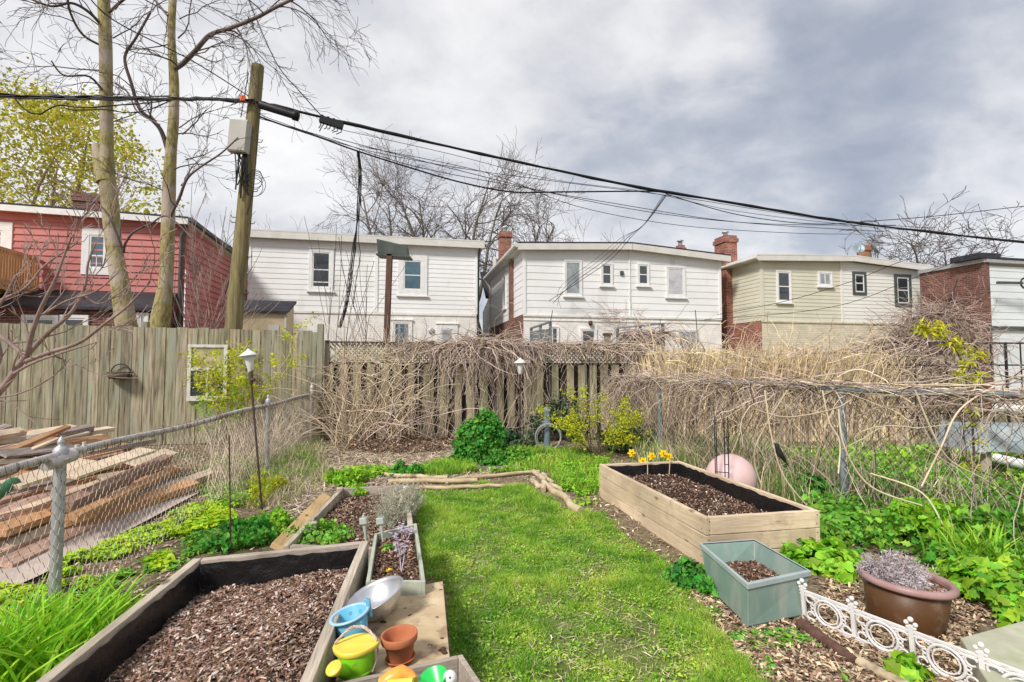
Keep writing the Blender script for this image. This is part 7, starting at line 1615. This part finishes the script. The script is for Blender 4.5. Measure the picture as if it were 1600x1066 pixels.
# draped over the right wire fence
fdir = (CR(10)-CR(3)).normalized(); fn = Vector((fdir.y, -fdir.x, 0))
def vines_right():
    mb = MB()
    for _ in range(1350):
        y = 10.9-7.6*random.random()**1.35; far = min(1, max(0, (y-4.6)/2.2)); 
        if far < .5 and random.random() < .35: continue
        o = random.gauss(0, .07); p = CR(y)+fn*o+Z*(HRt+abs(random.gauss(0, .03))-.03); w_ = [.34, .34, .2, .12]; u_ = random.random(); r = .0022+.006*random.random()**1.8
        if u_ < .62: strand(mb, p, fdir*random.gauss(0, .9)+fn*random.gauss(0, .45)-Z*.3, random.uniform(.3, 1.3), r, .34, .17, 10, pick(w_))
        elif u_ < .76: strand(mb, p, fdir*random.choice((-1, 1))+Z*random.gauss(0, .12), random.uniform(.5, 1.6), r*1.2, .11, .015, 10, pick(w_))
        else: strand(mb, p, fdir*random.gauss(0, 1)+Z*.35, random.uniform(.3, .8), r, .15, .24, 10, pick(w_))
    for _ in range(130):
        y = random.uniform(3.2, 10.6); p = CR(y)+fn*random.gauss(0, .05)+Z*(HRt+random.gauss(.02, .04)); strand(mb, p, fdir*random.choice((-1, 1))+Z*random.gauss(0, .06), random.uniform(.5, 1.5), random.uniform(.004, .0075), .09, .004, 10, pick([.5, .2, .28, .02]))
    for _ in range(700):   # stems climbing from the ground
        y = 10.8-7.4*random.random()**1.5; p = CR(y)+fn*random.gauss(0, .12)+Z*.02; strand(mb, p, fdir*random.gauss(0, .4)+Z, random.uniform(.5, 1.3), random.uniform(.002, .006), .16, .01, 9, pick([.5, .22, .12, .16]))
    for W in (((1195, 610), (1205, 680), (1225, 745), (1270, 800)), ((1430, 610), (1450, 660), (1480, 715), (1530, 745), (1600, 782)), ((1180, 640), (1230, 652), (1300, 640), (1330, 625)), ((1360, 740), (1440, 770), (1480, 830), (1520, 870)), ((1230, 610), (1180, 700), (1190, 760)), ((1310, 640), (1320, 700), (1360, 760), (1440, 790)), ((1560, 600), (1500, 640), (1470, 700), (1440, 760)), ((1285, 610), (1296, 660), (1312, 690), (1310, 740))):
        y0 = 5.3 if W[0][0] < 1300 else 4.4; pts = curve3([P(x, yy, y0+.0*i) for i, (x, yy) in enumerate(W)], 6); mb.tube(pts, .0075, 6, mi=0)
    t = thing('vine', 'tangle of dry vines draped over the right wire fence', 'vine', CR(6)); mb.build('stems', VM, t); return t
vines_right()
def top_z(x):   # hump of the vines over the back fence
    return 2.06+.07*math.exp(-((x+.62)/.4)**2)+.05*mnoise.noise(Vector((x*2.3, 0, 4)))
def vines_back():
    mb = MB()
    for _ in range(1450):
        x = random.uniform(-2.35, 2.9) if random.random() < .72 else random.gauss(-.6, .42); s_ = (x-FB0.x)/bd.x; q = FB0+bd*s_
        z = top_z(x)+random.gauss(-.03, .05); p = Vector((q.x, q.y-abs(random.gauss(.08, .1)), z)); dens = math.exp(-((x+.6)/.7)**2); L_ = random.uniform(.2, .7)+dens*random.uniform(.2, 1.5)
        r = .003+.0075*random.random()**1.6; w_ = [.2, .32, .34, .14] if x < 1.6 else [.4, .35, .2, .05]; u_ = random.random()
        if u_ < .68: strand(mb, p, Vector((random.gauss(0, .8), -.25, .0)), L_, r, .34, .20, 10, pick(w_))
        elif u_ < .92: strand(mb, p, Vector((random.choice((-1, 1)), -.1, random.gauss(0, .25))), random.uniform(.4, 1.2), r, .2, .05, 9, pick(w_))
        else: strand(mb, p, Vector((random.gauss(0, .5), -.3, 1)), random.uniform(.3, .7), r*.8, .2, .2, 9, pick(w_))
    for _ in range(230):   # below, stems rising off the ground
        x = random.uniform(-2.6, 3.0); q = FB0+bd*((x-FB0.x)/bd.x); strand(mb, Vector((q.x, q.y-abs(random.gauss(.18, .14)), .02)), Vector((random.gauss(0, .35), 0, 1)), random.uniform(.5, 1.9), random.uniform(.004, .009), .13, .005, 9, pick([.35, .35, .22, .08]))
    t = thing('vine', 'mass of grey-brown vines hanging over the back fence', 'vine', Vector((-.6, 11, 0))); mb.build('stems', VM, t)
vines_back()
def thicket():
    mb = MB()
    for _ in range(150):
        bx0 = random.choice((-3.55, -3.3, -3.05, -2.6)); p = Vector((bx0+random.gauss(0, .12), 10.65+random.gauss(0, .12), .02)); d = Vector((random.gauss(0, .5), random.gauss(0, .2), 1)); strand(mb, p, d, random.uniform(1.0, 2.5), random.uniform(.005, .012), .17, .055, 13, pick([.78, .08, .14, 0]), 4)
    for _ in range(210):
        p = Vector((random.uniform(-3.9, -2.0), 10.8+random.gauss(0, .12), random.uniform(.5, 1.8))); strand(mb, p, Vector((random.gauss(0, 1), random.gauss(0, .3), random.gauss(.2, .6))), random.uniform(.4, 1.5), random.uniform(.004, .010), .3, .07, 12, pick([.75, .1, .15, 0]))
    t = thing('bare_thicket', 'pale tan arching canes in the left corner of the back fence', 'shrub', Vector((-3.1, 10.65, 0))); mb.build('stems', VM, t)
    mb = MB()
    for _ in range(130):
        p = Vector((random.uniform(-4.0, -2.1), 11.75+random.gauss(0, .25), .1)); strand(mb, p, Vector((random.gauss(0, .14), 0, 1)), random.uniform(2.0, 2.7), random.uniform(.003, .007), .06, 0, 10, pick([.7, .15, .1, .05]))
    t = thing('bare_thicket', 'upright dry stalks rising behind the back fence below the white house', 'shrub', Vector((-3.1, 11.75, 0))); mb.build('stems', VM, t)
    mb = MB()
    for _ in range(330):
        y = random.uniform(6.5, 10.9); p = CL(y)+Vector((-.12-abs(random.gauss(0, .25)), 0, .02)); strand(mb, p, Vector((random.gauss(0, .25), random.gauss(0, .25), 1)), random.uniform(.4, 1.15), random.uniform(.003, .006), .13, .03, 8, pick([.7, .1, .2, 0]))
    t = thing('bare_thicket', 'thin dry stalks along the far stretch of the left wire fence', 'shrub', CL(9)); mb.build('stems', VM, t)
    mb = MB(); p = P(497, 500, 11.9)
    for (px, py, px2, py2) in ((515, 530, 500, 455), (520, 540, 525, 490), (530, 540, 548, 450), (560, 540, 575, 500), (575, 540, 560, 470)): a, b = P(px, py, 11.9), P(px2, py2, 11.9); twig(mb, Vector((a.x, 11.9, .1)), Vector((b.x-a.x, 0, b.z)), .018, (b.z), 1, 0, .05, 4, .3, .006, .5)
    t = thing('bare_shrub', 'dark bare upright shoots rising above the corner of the back fence', 'shrub', Vector((p.x, 11.9, 0))); mb.build('branches', M['vine_dark'], t)
thicket()
# dry reeds
n = 3300; xs_ = 2.95+5.6*rng.random(n)**.95; xy = np.stack([xs_, 10.55+.9*rng.random(n)+(xs_-3)*.1], 1)
hh = (1.72+.3*vnoise(xy, .9, 3)+.3*vnoise(xy, 3.5, 6)+.62*rng.random(n)**1.6)*np.clip((8.75-xs_)/.9, .55, 1); rd_ = blades('reeds', xy, np.zeros(n), hh, .030, .24, [M['reed'], M['straw'], M['vine_tan']], rng.choice(3, n, p=[.6, .2, .2]), segs=5, curve=.8, loc=Vector((5.5, 11, 0))); tag(rd_, 'tall dry tan reeds standing behind the right wire fence', 'reeds', kind='stuff')
mb = MB()
for _ in range(1100):
    x = random.uniform(2.9, 8.6); strand(mb, Vector((x, 10.5+random.gauss(.1, .1)+(x-3)*.1, random.uniform(.3, 1.95))), Vector((random.gauss(0, .8), 0, random.gauss(.2, .7))), random.uniform(.4, 1.3), random.uniform(.005, .011), .22, .07, 9, pick([.66, .08, .22, .04]))
o = mb.build('dry_stems', [M['reed'], M['vine_grey'], M['vine_pink'], M['vine_dark']], loc=Vector((5.5, 10.6, 0))); tag(o, 'bent broken stems tangled across the dry reeds', 'stems', kind='stuff')
mb = MB()   # dark tangle at the right end
for _ in range(520):
    x = random.gauss(9.3, .8); strand(mb, Vector((x, 11.3+random.gauss(0, .15)+(x-9)*.1, random.uniform(.6, 2.15))), Vector((random.gauss(0, 1), 0, random.gauss(.1, .7))), random.uniform(.3, 1.1), random.uniform(.005, .011), .25, .09, 9, pick([.12, .36, .27, .25]))
t = thing('vine', 'dark vine tangle on the slatted fence under the brick wall', 'vine', Vector((9.3, 11.3, 0))); mb.build('stems', VM, t)
mb = MB()   # mound against the brick wall
for _ in range(1000):
    a = random.random()*2*PI; c = P(1445, 533, 16); x = c.x+random.gauss(0, .8); z = 2.2+.95*math.exp(-((x-c.x)/.85)**2)+random.gauss(0, .12)
    strand(mb, Vector((x, 15.6+random.gauss(0, .35), z)), Vector((random.gauss(0, 1), random.gauss(0, .4), random.gauss(.1, .4))), random.uniform(.4, 1.5), random.uniform(.004, .011), .24, .1, 9, pick([.02, .45, .28, .25]))
for _ in range(140):
    x = random.uniform(11.2, 13); strand(mb, Vector((x+.6, 15.6, random.uniform(2.1, 2.5))), Vector((-1, 0, random.gauss(0, .25))), random.uniform(.8, 2.2), .009, .16, .03, 9, pick([.05, .5, .3, .15]))
t = thing('vine', 'big rounded mound of dead vines against the brick wall', 'vine', Vector((12.9, 15.6, 0))); mb.build('stems', VM, t)
mb = MB()
for _ in range(330):
    bq = random.uniform(.1, 2.1); p = H_BRICK+V*bq-U*.05+Z*random.uniform(.5, 4.2); strand(mb, p, V*random.gauss(0, .5)+Z*random.gauss(.4, .7), random.uniform(.5, 1.8), random.uniform(.006, .014), .2, .0, 9, pick([.15, .4, .35, .1]))
t = thing('vine', 'bare creeper stems climbing the brown brick side wall', 'vine', H_BRICK); mb.build('stems', VM, t)
mb = MB()
for _ in range(260):
    a_, b_ = P(1030, 508, 16.3), P(970, 508, 16.3); x = random.uniform(b_.x, a_.x+.15); strand(mb, Vector((x, 16.25+random.gauss(0, .1), 2.55+random.gauss(.05, .09))), Vector((random.gauss(0, .7), -.2, .15)), random.uniform(.3, 1.1) if x < a_.x-.25 else random.uniform(.7, 2), .009, .18, .22, 8, pick([.1, .35, .45, .1]))
t = thing('vine', 'russet vines hanging over the slatted screen by the white house', 'vine', Vector((3.9, 16.3, 0))); mb.build('stems', VM, t)
mb = MB()
for _ in range(60):
    px = random.uniform(925, 1000); q = on_plane(px, random.uniform(480, 512), HC.O-V*.06, V); strand(mb, q, U*random.gauss(0, .8)+Z*random.gauss(0, .5), random.uniform(.4, 1.4), .008, .18, .03, 8, 2)
t = thing('vine', 'thin creeper stems on the lower wall of the white gabled house', 'vine', HC.O-V*.06+U*3); mb.build('stems', VM, t)
for (px, dy, lb) in ((845, 0, 'thin bare sucker standing before the left of the gabled white house'), (1090, 0, 'thin bare sucker before the right windows of the gabled white house')):
    q = P(px, 533, 15.5); t = thing('bare_sapling', lb, 'sapling', Vector((q.x, q.y, 0))); mb = MB(); strand(mb, Vector((q.x, q.y, 0)), Vector((.03, 0, 1)), 3.3, .022, .03, 0, 12, 0, 6); mb.build('stem', M['twig_dark'], t)
